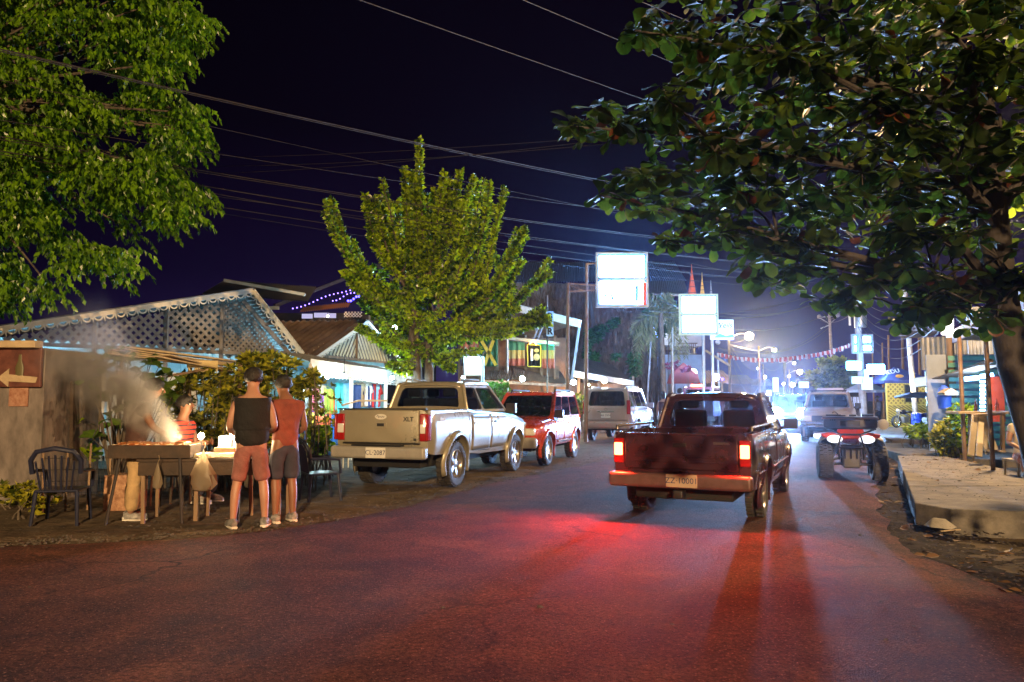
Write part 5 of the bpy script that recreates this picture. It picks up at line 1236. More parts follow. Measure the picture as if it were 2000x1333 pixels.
lattice(H3, Mg, [(-L3*.93, 2.80), (0, 2.76), (0, 3.80)], .13, .085, mat('yellowed_slats', (.42, .36, .22), .7, c2=(.6, .54, .38), vs=4), both=False, ang=62); lattice(H3, Mg, [(0, 2.76), (L3*.9, 2.72), (0, 3.80)], .13, .085, MATS['yellowed_slats'], both=False, ang=118)
s = MB(); s.bar(Mg @ V((-L3, 2.74, .03)), Mg @ V((L3*.95, 2.68, .03)), .05, .07); s.bar(Mg @ V((0, 2.6, .03)), Mg @ V((0, 3.8, .03)), .06, .05); s.bar(Mg @ V((-L3, 2.60, .03)), Mg @ V((L3*.95, 2.54, .03)), .05, .06); s.build('beam', M_wood, H3, world=True)
e0, e1 = W(606, 711, 17.0), W(812, 741, 20.9)
sheets(H3, e0+V((0, 0, .05)), e1-e0, V((-.9, .5, .28)), 6, M_zinc, waves=8)
s = MB(); s.bar(e0, e1, .022, .24); s.build('fascia', M_whitew, H3, world=True, bevel=.004)
bargeboard(H3, e0-V((0, 0, .16)), e1-V((0, 0, .16)), M_whitew, h=.07, s_=.55)
Mw = facing(e0+V((-1.6, 1.2, -e0.z)), e1-e0+V((0, 0, e0.z-e1.z))); LW = (e1-e0).length
plankwall(H3, Mw, -.3, LW+.8, -.1, 2.6, mat('boards_with_cyan_light', (.08, .22, .27), .6, c2=(.14, .32, .36), vs=3), w=.2)  # cyan light on the shop wall is put into the board colour
for t in (.0, .34, .67, 1.0): q = e0.lerp(e1, t); s = MB(); s.bar((q.x, q.y+.06, -.1), (q.x, q.y+.06, q.z), .08, .08); s.build('post', M_whitew, H3, world=True, bevel=.006)
s = MB(); s.bar((e0+V((-.6, .5, -.9))), (e1+V((-.6, .5, -.7))), .03, .03); s.build('clothes_rail', M_steel, H3, world=True)
cl_cols = [('white', (.7, .7, .68)), ('pink', (.6, .12, .18)), ('turquoise', (.05, .42, .48)), ('yellow', (.65, .50, .06)), ('coral', (.75, .16, .07)), ('blue', (.04, .18, .55)), ('lime', (.30, .50, .06)), ('navy', (.03, .06, .20)), ('beige', (.45, .36, .24)), ('purple', (.22, .07, .32)), ('red', (.55, .03, .03)), ('sky blue', (.20, .45, .65))]
def garment(px, py, Y, w, h, col_, kind, label):
    p = W(px, py, Y); s = MB(); nx, nz = 10, 10; ph = U(0, 6)
    for j in range(nz+1):
        t = j/nz; ww = w*(.55+.45*min(1, t*3.2)) if kind != 'sarong' else w; 
        if kind == 'dress': ww = w*(.6+.55*t)
        for i in range(nx+1):
            q = -1+2*i/nx; s.v.append(V((q*ww/2, .035*math.sin(q*7+ph)*(.3+t)+.02*math.sin(q*15+ph*2)*t, -h*t-.02*math.cos(q*3)*(t > .95))))
    for j in range(nz):
        for i in range(nx): a = j*(nx+1)+i; s.f.append((a, a+1, a+nx+2, a+nx+1))
    name = {'shirt': 'hanging_shirt', 'dress': 'hanging_dress', 'sarong': 'hanging_sarong'}[kind]
    if kind == 'shirt':
        for q in (-1, 1): s.add([(q*w*.28, 0, 0), (q*w*.5, .01, -.03), (q*w*.72, .02, -.26), (q*w*.5, .01, -.30)], [(0, 1, 2, 3)])
    s.tube([(-w*.25, 0, 0), (0, 0, .06), (w*.25, 0, 0)], .006, 4); s.tube([(0, 0, .05), (0, 0, .12)], .004, 4)
    o = s.build(name, mat(col_[0].replace(' ', '_')+'_cloth', col_[1], .85, var=.25, vs=8, bump=.3, bs=12), smooth=True, solid=.004); o.location = p; o.rotation_euler[2] = rad(U(15, 65)); tag(o, label, 'clothes', 'clothes hanging at the shop')
    return o
spots = [(592, 755, 'white', 'dress'), (606, 752, 'pink', 'shirt'), (618, 770, 'purple', 'sarong'), (628, 752, 'beige', 'shirt'), (640, 760, 'lime', 'shirt'), (651, 775, 'coral', 'dress'), (663, 748, 'turquoise', 'sarong'), (676, 748, 'sky blue', 'dress'), (690, 752, 'navy', 'sarong'), (702, 748, 'beige', 'shirt'), (712, 747, 'white', 'shirt'), (722, 750, 'navy', 'shirt'), (732, 750, 'red', 'shirt'), (744, 752, 'sky blue', 'sarong'), (600, 805, 'yellow', 'shirt'), (614, 812, 'coral', 'shirt'), (627, 808, 'lime', 'dress'), (640, 812, 'coral', 'shirt'), (655, 810, 'blue', 'dress'), (588, 812, 'blue', 'sarong'), (578, 760, 'turquoise', 'shirt'), (668, 812, 'blue', 'shirt')]
for k, (px, py, cn, kd) in enumerate(spots):
    c_ = next(c for c in cl_cols if c[0] == cn); low = py > 790
    row = sorted([s_[0] for s_ in spots if (s_[1] > 790) == low]); r_i = row.index(px); n_r = len(row); ON_ = ['first', 'second', 'third', 'fourth', 'fifth', 'sixth', 'seventh', 'eighth']
    pos = (ON_[r_i]+' from the left') if r_i < n_r/2 else (ON_[n_r-1-r_i]+' from the right')
    garment(px, py, 17.4+(px-580)/80+(0 if low else .5), U(.34, .44), .62 if kd == 'shirt' else 1.0, c_, kd, f'{cn} {kd} in the {"lower" if low else "upper"} row of shop clothes, {pos}')
E_cool = emat('cool_bulb_glow', (.72, .95, 1.0), 60)
for k, (px, py, Y, pw, lab) in enumerate(((766, 738, 19.0, 60, 'bare white bulb hanging under the eave beside the pickup cab'), (672, 734, 17.8, 48, 'white bulb under the middle of the scalloped eave'), (640, 736, 17.6, 28, 'white bulb under the scalloped eave near the hedge'), (612, 744, 17.3, 110, 'added white bulb behind the right end of the hedge'), (905, 738, 21.5, 45, 'white bulb just above the roof of the silver pickup'))):  # the bulb behind the hedge is added to light the clothes
    p = W(px, py, Y); b_ = thing('hanging_bulb', lab, 'bulb', tuple(p), 0, 'bulbs along the clothes shop'); s = MB(); s.ball((0, 0, 0), .055, 14, 9); s.build('bulb', E_cool, b_, smooth=True)
    s = MB(); s.tube([(0, 0, .05), (0, 0, .5)], .008, 6); s.lathe([(.02, .04), (.03, .05), (.02, .09)], 10); s.build('cord', M_dark, b_)
    lamp('bulb_light', p+V((.0, -.12, -.05)), pw, (.62, .92, 1.0), .06)
# railing in front of the shop
rl = thing('shop_railing', 'white railing in front of the clothes racks beside the pickup', 'railing', tuple(W(710, 860, 16.6)))
for t in range(9): q = W(672+t*10, 810, 16.2+t*.1); s = MB(); s.tube([(q.x, q.y, 0), (q.x, q.y, 1.12)], .014, 6); s.build('baluster', M_whitew, rl, world=True)
s = MB(); s.tube([W(668, 792, 16.1), W(700, 783, 16.4), W(756, 783, 17)], .022, 6); s.build('handrail', M_whitew, rl, world=True)
# big dark hall behind with purple string lights
H4 = thing('hall', 'large dark open hall with strings of violet fairy lights under its roof', 'building', (-6, 36, 0))
sheets(H4, W(540, 600, 34), W(745, 520, 40)-W(540, 600, 34), W(560, 585, 44)-W(540, 600, 34), 6, M_rust)
s = MB(); s.bar(W(536, 598, 33), W(742, 518, 39), .12, .16); s.build('rafter', M_woodd, H4, world=True)
s = MB(); s.bar(W(735, 518, 39), W(860, 640, 41), .12, .16); s.build('rafter', M_woodd, H4, world=True)
s = MB(); s.box(W(640, 700, 41), (12, .2, 5)); s.build('wall', M_woodd, H4, world=True)
E_vio = emat('violet_light_glow', (.25, .16, 1.0), 7); E_blu = emat('blue_light_glow', (.08, .06, 1), 10)
fl = MB().ball((0, 0, 0), .035, 6, 4).build('fairy_light', E_vio, H4); fd = fl.data; bpy.data.objects.remove(fl)
fl = MB().ball((0, 0, 0), .06, 6, 4).build('fairy_light', E_blu, H4); fd2 = fl.data; bpy.data.objects.remove(fl)
for (x0, y0, x1, y1, n, dd) in ((572, 603, 700, 560, 17, fd), (650, 588, 706, 566, 9, fd), (680, 588, 712, 576, 7, fd2)):
    for i in range(n): t = i/(n-1); inst('fairy_light', dd, H4, Matrix.Translation(W(x0+(x1-x0)*t, y0+(y1-y0)*t+2*math.sin(t*9), 36)), world=True)
s = MB(); s.bar(W(724, 598, 34), W(724, 650, 34), .16, .16); s.build('post', M_lat, H4, world=True)
s = MB(); s.corr(W(585, 610, 33), W(680, 600, 34)-W(585, 610, 33), V((0, .6, .3)), 24, .03); s.build('awning', mat('orange_tin', (.45, .17, .06), .6), H4, world=True)
added_bulb(H4, W(640, 618, 31.5), 60, (1, .5, .25), .1)
lattice(H4, facing(W(672, 620, 33)-V((0, 0, 0)), V((1, 0, 0))), [(0, 0), (.8, 0), (.8, .25), (0, .25)], .1, .03, M_whitew, joined=True)
for px, py, w_ in ((600, 618, .5), (628, 616, .7), (648, 617, .4)): s = MB(); s.box(W(px, py, 35), (w_, .05, .22)); s.build('window', emat('dim_window_glow', (.7, .65, 1), .8), H4, world=True)
LN = thing('wall_lamp', 'cyan-white lamp shining behind the upright tree', 'lamp', tuple(W(771, 642, 24)), 0); s = MB(); s.ball((0, 0, 0), .10, 12, 8); s.build('bulb', E_cool, LN, smooth=True); s = MB(); s.tube([(0, .1, 0), (0, .4, .1)], .03, 6); s.build('bracket', M_dark, LN)
lamp('lamp_light', W(771, 642, 23.8), 420, (.45, .85, 1.0), .12)

# ------------------------------------------------------------------ bar with coloured flags
H5 = thing('bar', 'rustic two-storey bar hung with green, yellow and red cloths', 'bar', (0, 31, 0))
Mb_ = lambda px, py, Y=30.0: W(px, py, Y)
def cloth_panel(px0, px1, py0, py1, m, name='hanging_cloth', Y=29.6, folds=3, parent=H5):
    a, b, c = W(px0, py0, Y), W(px1, py0, Y), W(px0, py1, Y); w, h = b.x-a.x, a.z-c.z; s = MB(); nx, nz = 14, 6
    for j in range(nz+1):
        for i in range(nx+1): t = i/nx; s.v.append(a+V((w*t, .05*math.sin(t*folds*6.28)*(.4+j/nz), -h*j/nz)))
    for j in range(nz):
        for i in range(nx): q = j*(nx+1)+i; s.f.append((q, q+1, q+nx+2, q+nx+1))
    return s.build(name, m, parent, world=True, smooth=True, solid=.01)
def bands(name, cols_, z0, z1):
    m = bpy.data.materials.new(name); m.use_nodes = True; n = m.node_tree.nodes; l = m.node_tree.links; MATS[name] = m
    g_ = n.new('ShaderNodeTexCoord'); sx = n.new('ShaderNodeSeparateXYZ'); l.new(g_.outputs['Object'], sx.inputs[0]); mr_ = n.new('ShaderNodeMapRange'); l.new(sx.outputs[2], mr_.inputs[0]); mr_.inputs[1].default_value = z0; mr_.inputs[2].default_value = z1
    r = n.new('ShaderNodeValToRGB'); r.color_ramp.interpolation = 'CONSTANT'; l.new(mr_.outputs[0], r.inputs[0]); r.color_ramp.elements[0].color = (*cols_[0], 1); r.color_ramp.elements[1].position = .34; r.color_ramp.elements[1].color = (*cols_[1], 1); e = r.color_ramp.elements.new(.67); e.color = (*cols_[2], 1)
    b = n['Principled BSDF']; b.inputs['Roughness'].default_value = .85; l.new(r.outputs[0], b.inputs['Base Color']); return m
zt_, zb_ = W(1000, 668, 29.6).z, W(1000, 718, 29.6).z
M_rasta = bands('red_yellow_green_cloth', ((.36, .09, .05), (.40, .30, .10), (.05, .20, .14)), zb_, zt_)
cloth_panel(900, 935, 657, 692, mat('faded_orange_cloth', (.50, .16, .08), .85, var=.2)); cloth_panel(901, 934, 692, 715, M_woodd, name='wall_panel')
cloth_panel(937, 972, 660, 716, mat('dark_green_cloth', (.03, .14, .07), .85, var=.3))
for (a, b) in (((938, 662), (969, 714)), ((964, 664), (946, 714))):
    s = MB(); s.bar(W(a[0], a[1], 29.45), W(b[0], b[1], 29.45), .13, .02, up=(0, 1, 0)); s.build('yellow_cross_band', mat('yellow_cloth', (.75, .52, .04), .8), H5, world=True)
cloth_panel(994, 1025, 666, 715, M_rasta); cloth_panel(1059, 1083, 672, 720, M_rasta)
cloth_panel(1029, 1057, 670, 718, M_black, name='poster_cloth')
s = MB()
for (a, b) in (((1030, 673), (1056, 675)), ((1030, 673), (1031, 716)), ((1056, 675), (1056, 717)), ((1031, 716), (1056, 717))): s.bar(W(*a, 29.5), W(*b, 29.5), .04, .02, up=(0, 1, 0))
s.build('poster_border', mat('yellow_cloth'), H5, world=True)
s = MB(); s.tube([W(1039, 682, 29.48), W(1038, 695, 29.48), W(1039, 705, 29.48)], .06, 6); s.build('poster_figure', M_whitew, H5, world=True)
s = MB(); s.ball(W(1048, 698, 29.48), .13, 10, 7, (1, .15, 1.1)); s.ball(W(1048, 685, 29.48), .10, 10, 7, (1, .15, .8)); s.build('poster_figure', mat('poster_ochre', (.35, .28, .12), .8), H5, world=True, smooth=True)
s = MB(); s.bar(W(893, 652, 29.3), W(1092, 674, 29.3), .5, .07); s.build('eave_board', M_lat, H5, world=True)
s = MB(); s.bar(W(890, 650, 29), W(1092, 671, 29), .05, .1); s.build('fascia', M_plank, H5, world=True)
for px in (897, 937, 972, 990, 1027, 1058, 1084): s = MB(); s.bar(W(px, 655, 29.8), W(px, 790, 29.8), .09, .09); s.build('post', M_wood, H5, world=True)
plankwall(H5, facing(V((-2.2, 32.5, 0)), V((1, 0, 0))), 0, 4.6, -.1, 4.2, mat('ochre_boards', (.11, .06, .035), .75, c2=(.22, .13, .07), vs=3), w=.24)
plankwall(H5, facing(V((-2.1, 30.0, 0)), V((1, 0, 0))), 0, 4.0, 2.3, 2.85, mat('ochre_boards'), w=.24, name='balcony_board')
# lower rusty roofs
sheets(H5, W(945, 742, 27.5), W(1020, 742, 27.8)-W(945, 742, 27.5), W(955, 724, 29.5)-W(945, 742, 27.5), 3, M_rust, waves=7, amp=.03)
sheets(H5, W(1010, 742, 28), W(1110, 752, 29.5)-W(1010, 742, 28), W(1000, 715, 30)-W(1010, 742, 28), 4, M_rust)
s = MB(); s.bar(W(945, 745, 27.4), W(1112, 754, 29.4), .04, .1); s.build('eave_board', M_wood, H5, world=True)
for px, py, pw, lb in ((1020, 740, 120, 0), (1120, 747, 160, 0), (1180, 744, 60, 0)):
    s = MB(); s.ball(W(px, py, 27.4), .10, 12, 8); s.build('lamp', E_cool if px != 1180 else emat('pale_lamp_glow', (1, .9, .75), 50), H5, world=True, smooth=True); lamp('bar_light', W(px, py+2, 27.2), pw, (.8, .95, .85), .1)
s = MB(); s.tube([W(1034, 672, 29.2), W(1042, 667, 29.2), W(1048, 674, 29.2)], .03, 6); s.build('neon_tube', emat('orange_neon_glow', (1, .45, .15), 9), H5, world=True)
s = MB(); s.tube([W(1050, 672, 29.2), W(1062, 670, 29.2), W(1082, 675, 29.2)], .03, 6); s.build('neon_tube', emat('green_neon_glow', (.05, .9, .45), 5), H5, world=True)
lamp('neon_light', W(1040, 672, 28.95), 40, (1, .6, .25), .15); lamp('neon_light', W(1070, 674, 28.95), 30, (.2, 1, .6), .15)
added_bulb(H5, W(960, 775, 30.6), 160, (1, .55, .22), .2); added_bulb(H5, W(1080, 770, 31), 160, (1, .62, .3), .2)
# upper lean-to with white beam
s = MB(); s.bar(W(1014, 603, 30), W(1134, 633, 28.5), .10, .30); s.build('white_beam', M_whitew, H5, world=True, bevel=.01)
sheets(H5, W(1014, 602, 30.1), W(1134, 632, 28.6)-W(1014, 602, 30.1), V((-2.2, 4.5, -.25)), 4, M_zinc)
s = MB(); s.bar(W(1132, 636, 28.6), W(1117, 742, 28.8), .10, .10); s.bar(W(1012, 606, 30), W(958, 634, 29.5), .08, .08); s.bar(W(1010, 630, 29.5), W(965, 640, 29.5), .05, .05); s.build('strut', mat('grey_blue_paint', (.20, .24, .30), .5), H5, world=True)
for a, b in (((1060, 618), (1040, 668)), ((1068, 618), (1048, 668)), ((976, 640), (940, 700))): s = MB(); s.tube([W(*a, 29.6), W(*b, 29.6)], .05, 6); s.build('strut', M_lat, H5, world=True)
BS = thing('bar_sign', 'tall narrow blue sign with dark letters spelling BAR beside the bar', 'sign', tuple(W(1075, 633, 27.6)))
s = MB(); a, b = W(1067, 609, 27.6), W(1081, 657, 27.6); s.box(((a.x+b.x)/2, 27.6, (a.z+b.z)/2), (b.x-a.x, .06, a.z-b.z)); s.build('sign_panel', mat('light_blue_panel', (.22, .36, .48), .5), BS, world=True)
for k, c_ in enumerate('BAR'): text(c_, .34, 'letter', M_black, BS, frame_to(W(1074, 618+15*k, 27.55), (1, 0, 0), (0, 0, 1)), depth=.005, bold=.012)
s = MB(); s.tube([W(1069, 600, 27.65), W(1069, 790, 27.65)], .035, 6); s.build('pole', M_wire, BS, world=True)
# low pink roofed shop to the right with white fascia
H6 = thing('roadside_shop', 'low shop with long reddish zinc roof and white fascia behind the silver off-roader', 'shop', (3.5, 36, 0))
sheets(H6, W(1118, 726, 31), W(1236, 745, 38)-W(1118, 726, 31), W(1085, 690, 36)-W(1118, 726, 31), 7, M_rust)
s = MB(); s.bar(W(1118, 730, 30.9), W(1238, 749, 37.9), .04, .26); s.build('fascia', M_whitew, H6, world=True, bevel=.01)
plankwall(H6, facing(V((2.2, 33.5, 0)), V((.62, .78, 0))), 0, 7, -.1, 2.3, mat('ochre_boards'), w=.3)
for px, Y in ((1130, 31.5), (1170, 34), (1236, 38)): s = MB(); s.bar(W(px, 735, Y), W(px, 815, Y), .10, .10); s.build('post', M_wood, H6, world=True)
added_bulb(H6, W(1150, 752, 31.4), 260, (1, .62, .3), .2); added_bulb(H6, W(1222, 760, 36), 160, (1, .75, .5), .2)
# flower pot hedge bits in front: green bush behind pickup done with the plants

# white lit panel sign behind the tree foot
PS = thing('light_box', 'blank white light box on a blue post by the foot of the upright tree', 'sign', tuple(W(925, 715, 23)))
s = MB(); a, b = W(906, 697, 23), W(941, 733, 23); s.box(((a.x+b.x)/2, 23.05, (a.z+b.z)/2), (b.x-a.x, .12, a.z-b.z)); s.build('frame', M_whitew, PS, world=True)
s = MB(); s.box(((a.x+b.x)/2, 22.985, (a.z+b.z)/2), (b.x-a.x-.06, .01, a.z-b.z-.06)); s.build('lit_face', emat('cool_panel_glow', (.6, .85, 1), 3.0), PS, world=True)
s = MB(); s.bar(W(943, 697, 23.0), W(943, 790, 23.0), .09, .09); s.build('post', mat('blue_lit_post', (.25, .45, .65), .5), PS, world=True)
lamp('panel_light', W(915, 712, 22.3), 240, (.6, .9, 1), .3)
AR = MB()
for px, w_ in ((795, 22), (925, 18)): AR.tube([W(px+w_*math.cos(rad(a)), 712+22*-math.sin(rad(a)), 22.5) for a in range(0, 181, 15)], .02, 6)
# two iron arches by the tree foot
for px, w_, lb in ((795, 22, 'dark iron arch left of the upright tree trunk'), (925, 18, 'dark iron arch over the white light box')):
    s = MB(); s.tube([W(px+w_, 760, 22.5)]+[W(px+w_*math.cos(rad(a)), 712-22*math.sin(rad(a)), 22.5) for a in range(0, 181, 15)]+[W(px-w_, 760, 22.5)], .022, 6); tag(s.build('iron_arch', M_wire), lb, 'arch')

# ------------------------------------------------------------------ tall thatched wall, zinc roof above
H7 = thing('thatched_building', 'big building with brown vine-grown thatched side and long zinc roof behind the poles', 'building', (6, 50, 0))
M_thatch = mat('dry_thatch', (.10, .075, .055), .95, c2=(.24, .19, .15), vs=5, bump=1, bs=10, stretch=(1, 1, .25))
s = MB(); N1, N2 = 60, 30; p0, p1 = W(965, 790, 47), W(1300, 790, 52); hh = W(1000, 545, 47).z
for j in range(N2+1):
    for i in range(N1+1):
        q = p0.lerp(p1, i/N1); t = j/N2; d = .35*noise.noise(V((q.x*1.2, t*5, 0)))+.15*noise.noise(V((q.x*4, t*16, 3))); s.v.append(V((q.x, q.y-d-(1-t)*.8, t*hh+.1*noise.noise(V((q.x*3, 0, 0)))*(j == N2))))
for j in range(N2):
    for i in range(N1): a = j*(N1+1)+i; s.f.append((a, a+1, a+N1+2, a+N1+1))
s.build('thatch', M_thatch, H7, world=True)
s = MB()
for _ in range(5200):
    i = U(0, 1); t = U(.02, 1); q = p0.lerp(p1, i); z = t*hh; y = q.y-.35-(1-t)*.8; L_ = U(.3, .8); dx = U(-.12, .12); w_ = U(.015, .035)
    s.add([(q.x, y, z), (q.x+w_, y-.02, z), (q.x+dx+w_, y-U(.1, .35), z-L_), (q.x+dx, y-U(.1, .35), z-L_)], [(0, 1, 2, 3)])
s.build('straw', M_thatch, H7, world=True, kind='stuff')
sheets(H7, W(1000, 552, 46.4), W(1340, 549, 49)-W(1000, 552, 46.4), W(1012, 512, 52)-W(1000, 552, 46.4), 14, mat('zinc_with_blue_sign_light', (.10, .14, .30), .5, c2=(.16, .20, .38), vs=2), waves=6, amp=.03)  # blue of the upper roof is the sign's light put into the zinc colour
sheets(H7, W(1262, 578, 46), W(1345, 577, 46)-W(1262, 578, 46), W(1262, 548, 52)-W(1262, 578, 46), 4, M_zinc, waves=6)
s = MB(); s.bar(W(1262, 577, 45.9), W(1346, 576, 45.9), .06, .14); s.build('gutter', M_steel, H7, world=True)
s = MB(); s.bar(W(1148, 560, 45), W(1160, 640, 45), .25, .2); s.build('strut', M_wire, H7, world=True)
# blue-grey two-storey building by the second light box
H8 = thing('building', 'blue-grey two-storey building with balcony under the second light box', 'building', (12.5, 52, 0))
M_bg = mat('blue_grey_wall', (.28, .34, .46), .7, var=.12, vs=2); M_wh2 = mat('pale_wall', (.5, .48, .5), .7, var=.1, vs=2)
a, b = W(1290, 675, 50), W(1372, 790, 50); s = MB(); s.box(((a.x+b.x)/2, 52, 2.8/2+.6), (b.x-a.x, 4, W(1300, 678, 50).z)); s.build('wall', M_bg, H8, world=True)
s = MB(); a = W(1312, 600, 50); b = W(1372, 676, 50); s.box(((a.x+b.x)/2, 52.2, (a.z+b.z)/2), (b.x-a.x, 4, a.z-b.z)); s.build('upper_wall', M_wh2, H8, world=True)
s = MB(); s.box(W(1303, 640, 49.9), (.7, .1, 2.4)); s.build('door_frame', M_whitew, H8, world=True)
for k in range(9): s = MB(); s.bar(W(1326+k*4, 672, 49.6), W(1326+k*4, 692, 49.6), .05, .05); s.build('baluster', M_rust, H8, world=True)
s = MB(); s.bar(W(1324, 671, 49.6), W(1362, 671, 49.6), .06, .08); s.bar(W(1324, 692, 49.6), W(1362, 692, 49.6), .06, .08); s.build('handrail', M_rust, H8, world=True)
for px, py in ((1318, 612), (1330, 625), (1355, 612)): s = MB(); s.box(W(px, py, 49.85), (.35, .06, .7)); w_ = s.build('window', emat('window_glow', (.9, .8, .8), .9), H8, world=True); s = MB(); s.box(W(px, py+12, 49.8), (.45, .1, .06)); s.build('sill', M_whitew, w_, world=True)
lamp('wall_light', W(1292, 640, 47.5), 500, (.8, .85, 1), .2); s = MB(); s.ball(W(1292, 640, 47.6), .16, 10, 7); s.build('lamp', emat('street_white_glow', (.9, .93, 1), 30), H8, world=True, smooth=True)
s = MB(); s.prism([(-.3, .3), (0, 1.4), (.25, .8), (.3, -.6), (0, -1.1), (-.25, -.5)], .08, frame_to(W(1284, 628, 47), (1, 0, 0), (0, 0, 1))); tag(s.build('neon_bottle_sign', emat('blue_white_neon', (.35, .45, 1), 10)), 'curved blue-white neon shape beside the palm', 'neon sign')
for px, pw, lb in ((1378, 500, 'white lamp low on the wall at the left of the street'), (1395, 420, 'second white lamp low beside the slanting brace')):
    py = {1378: 728, 1395: 737}[px]; p = W(px-20 if px == 1378 else px+3, py, 41); p = W({1378: 1354, 1395: 1398}[px], py, 41)
    L_ = thing('wall_lamp', lb, 'lamp', tuple(p)); s = MB(); s.ball((0, 0, 0), .20, 12, 8); s.build('bulb', emat('street_white_glow'), L_, smooth=True); s = MB(); s.tube([(0, 0, 0), (0, .3, .2), (0, .5, .2)], .03, 6); s.build('bracket', M_dark, L_); lamp('lamp_light', p+V((0, -.4, 0)), pw, (.95, .92, 1), .15)
s = MB(); s.prism([(-.9, 0), (.9, 0), (.75, .5), (0, 1.15), (-.75, .5)], .1, frame_to(W(1335, 750, 40), (1, 0, 0), (0, 0, 1))); tag(s.build('red_canopy', mat('red_canvas', (.22, .03, .03), .7), bevel=.02), 'pointed red canvas canopy under the balcony building', 'canopy')
# purple cloth of a closed parasol
s = MB(); s.lathe([(.02, 1.0), (.35, .8), (.48, .1), (.40, -.1), (.25, .05), (0, .2)], 8); o = s.build('parasol_cloth', mat('violet_canvas', (.35, .32, .55), .6, var=.3, vs=5, bump=.4), smooth=False); o.location = W(1388, 808, 33.5); tag(o, 'violet canvas of a small folded parasol at the left kerb', 'parasol')
s = MB(); s.tube([(0, 0, -1.2), (0, 0, .95)], .02, 6); s.build('pole', M_steel, o)
# coloured cone sails
for px, top, base, wd, cc, lb in ((1352, 517, 577, 20, (.75, .13, .05), 'tall orange cone spire behind the second light box'), (1372, 533, 576, 11, (.72, .42, .06), 'narrow yellow cone spire next to the orange one'), (1389, 548, 576, 7, (.3, .33, .42), 'thin grey cone spire, smallest of the three')):
    Y = 56; a = W(px, base+8, Y); t = W(px, top, Y); w_ = wd*Y/1450; s = MB(); s.lathe([(w_/2, 0), (.03, t.z-a.z-.4), (.015, t.z-a.z), (0, t.z-a.z)], 10, Matrix.Translation(a)); o = s.build('cone_spire', mat('spire_%s' % lb.split()[1], cc, .6, var=.15, vs=3)); tag(o, lb, 'spire')
    s = MB(); 
    for k in range(1, 5): f = k/5; s.lathe([(w_/2*(1-f)+.02, 0), (w_/2*(1-f)+.02, .04)], 10, Matrix.Translation(a+V((0, 0, (t.z-a.z-.4)*f))))
    s.build('seam_ring', M_wire, o); s = MB(); s.tube([(a.x, a.y, 0), tuple(a)], .12, 6); s.build('mast', M_steel, o)
added_bulb(H8, W(1366, 598, 53), 400, (1, .85, .7))  # added bulb to light the cone spires
# left low filler houses behind everything, dark roofs down the left side
for k, (px, Y, w_, h_, lb) in enumerate(((1425, 62, 6, 3.2, 'low dark shop in the distance left of the street, nearest of its row'), (1462, 85, 7, 3.6, 'distant dark shop left of the street, second of its row'), (1492, 115, 9, 4.0, 'far dark house left of the street end'), (1600, 120, 10, 4.5, 'far dark house right of the street end, behind the small tree'))):
    p = W(px, 780, Y); H_ = thing('shop', lb, 'building', (p.x-(3 if px < 1550 else -3), Y+3, 0)); q = H_.location
    rbox(H_, 'wall', M_woodd, (0, 0, h_/2-.2), (w_, 5, h_), .02); s = MB(); s.corr((-w_/2-.4, -3.4, h_-.3), (w_+.8, 0, 0), (0, 3.6, 1.2), 30, .05); s.build('roof', M_rust, H_)
    for j in range(3):
        x = -w_/2+w_*(j+.5)/3; f_ = rbox(H_, 'window', emat('shopfront_glow', (.65, .7, 1.0), 1.3), (x, -2.52, 1.3), (w_/4, .06, 1.5), .01); rbox(f_, 'frame', M_woodd, (x, -2.56, 1.3), (.06, .05, 1.5), .004)
# ------------------------------------------------------------------ street furniture: poles, light boxes, lamps
def pole(name, label, base, top, r0, r1, m, cat='pole', arms=()):
    o = thing(name, label, cat, (base[0], base[1], base[2])); s = MB(); b, t = V(base), V(top)
    s.tube([b, b.lerp(t, .5), t], [r0, (r0+r1)/2, r1], 10); s.build('shaft', m, o, world=True, smooth=True); return o
def gp(px, Y, z=0.0): return V(((px-CX)/FPX*Y, Y, z))
M_rustp = mat('rusty_pole', (.16, .10, .07), .6, metal=.4, c2=(.30, .21, .15), vs=4, bump=.3)
def lightbox(label, x0, y0, x1, y1, Y, split, es, fr, gap=.05, marks=0, th=.22, pw=0, aimy=None):
    a, b = W(x0, y0, Y), W(x1, y1, Y); o = thing('light_box_sign', label, 'sign', ((a.x+b.x)/2, Y, b.z))
    w = b.x-a.x; t = .07
    s = MB(); cz = (a.z+b.z)/2
    s.box((a.x+t/2, Y, cz), (t, th, a.z-b.z)); s.box((b.x-t/2, Y, cz), (t, th, a.z-b.z)); s.box(((a.x+b.x)/2, Y, a.z-t/2), (w-2*t, th, t)); s.box(((a.x+b.x)/2, Y, b.z+t/2), (w-2*t, th, t))
    zs = a.z-(a.z-b.z)*split; s.box(((a.x+b.x)/2, Y, zs), (w-2*t, th*.96, .07)); s.build('frame', fr, o, world=True, bevel=.008)
    fl_ = []
    for (za, zb2) in ((a.z-t-.045, zs+.07), (zs-.07, b.z+t+.045)):
        s = MB(); s.box(((a.x+b.x)/2, Y, (za+zb2)/2), (w-2*t-.09, th*.7, za-zb2)); fl_.append(s.build('lit_panel', emat('lightbox_glow_%d' % int(es*10), (.17, .50, 1.0), es*5.2), o, world=True, bevel=.03, seg=3))
    s = MB(); s.box(((a.x+b.x)/2, Y, cz), (w-2*t-.002, th*.5, a.z-b.z-2*t)); s.build('back_sheet', mat('blue_lit_backing', (.05, .12, .30), .6), o, world=True)
    
    return o, a, b, zs, fl_
M_frm = mat('blue_grey_frame', (.25, .32, .40), .4, metal=.4)
S1, a, b, zs, fl_ = lightbox('largest of the lit double light boxes, on brown poles above the bar roofs', 1163, 494, 1266, 601, 26, .49, 20.0, M_frm, pw=700)
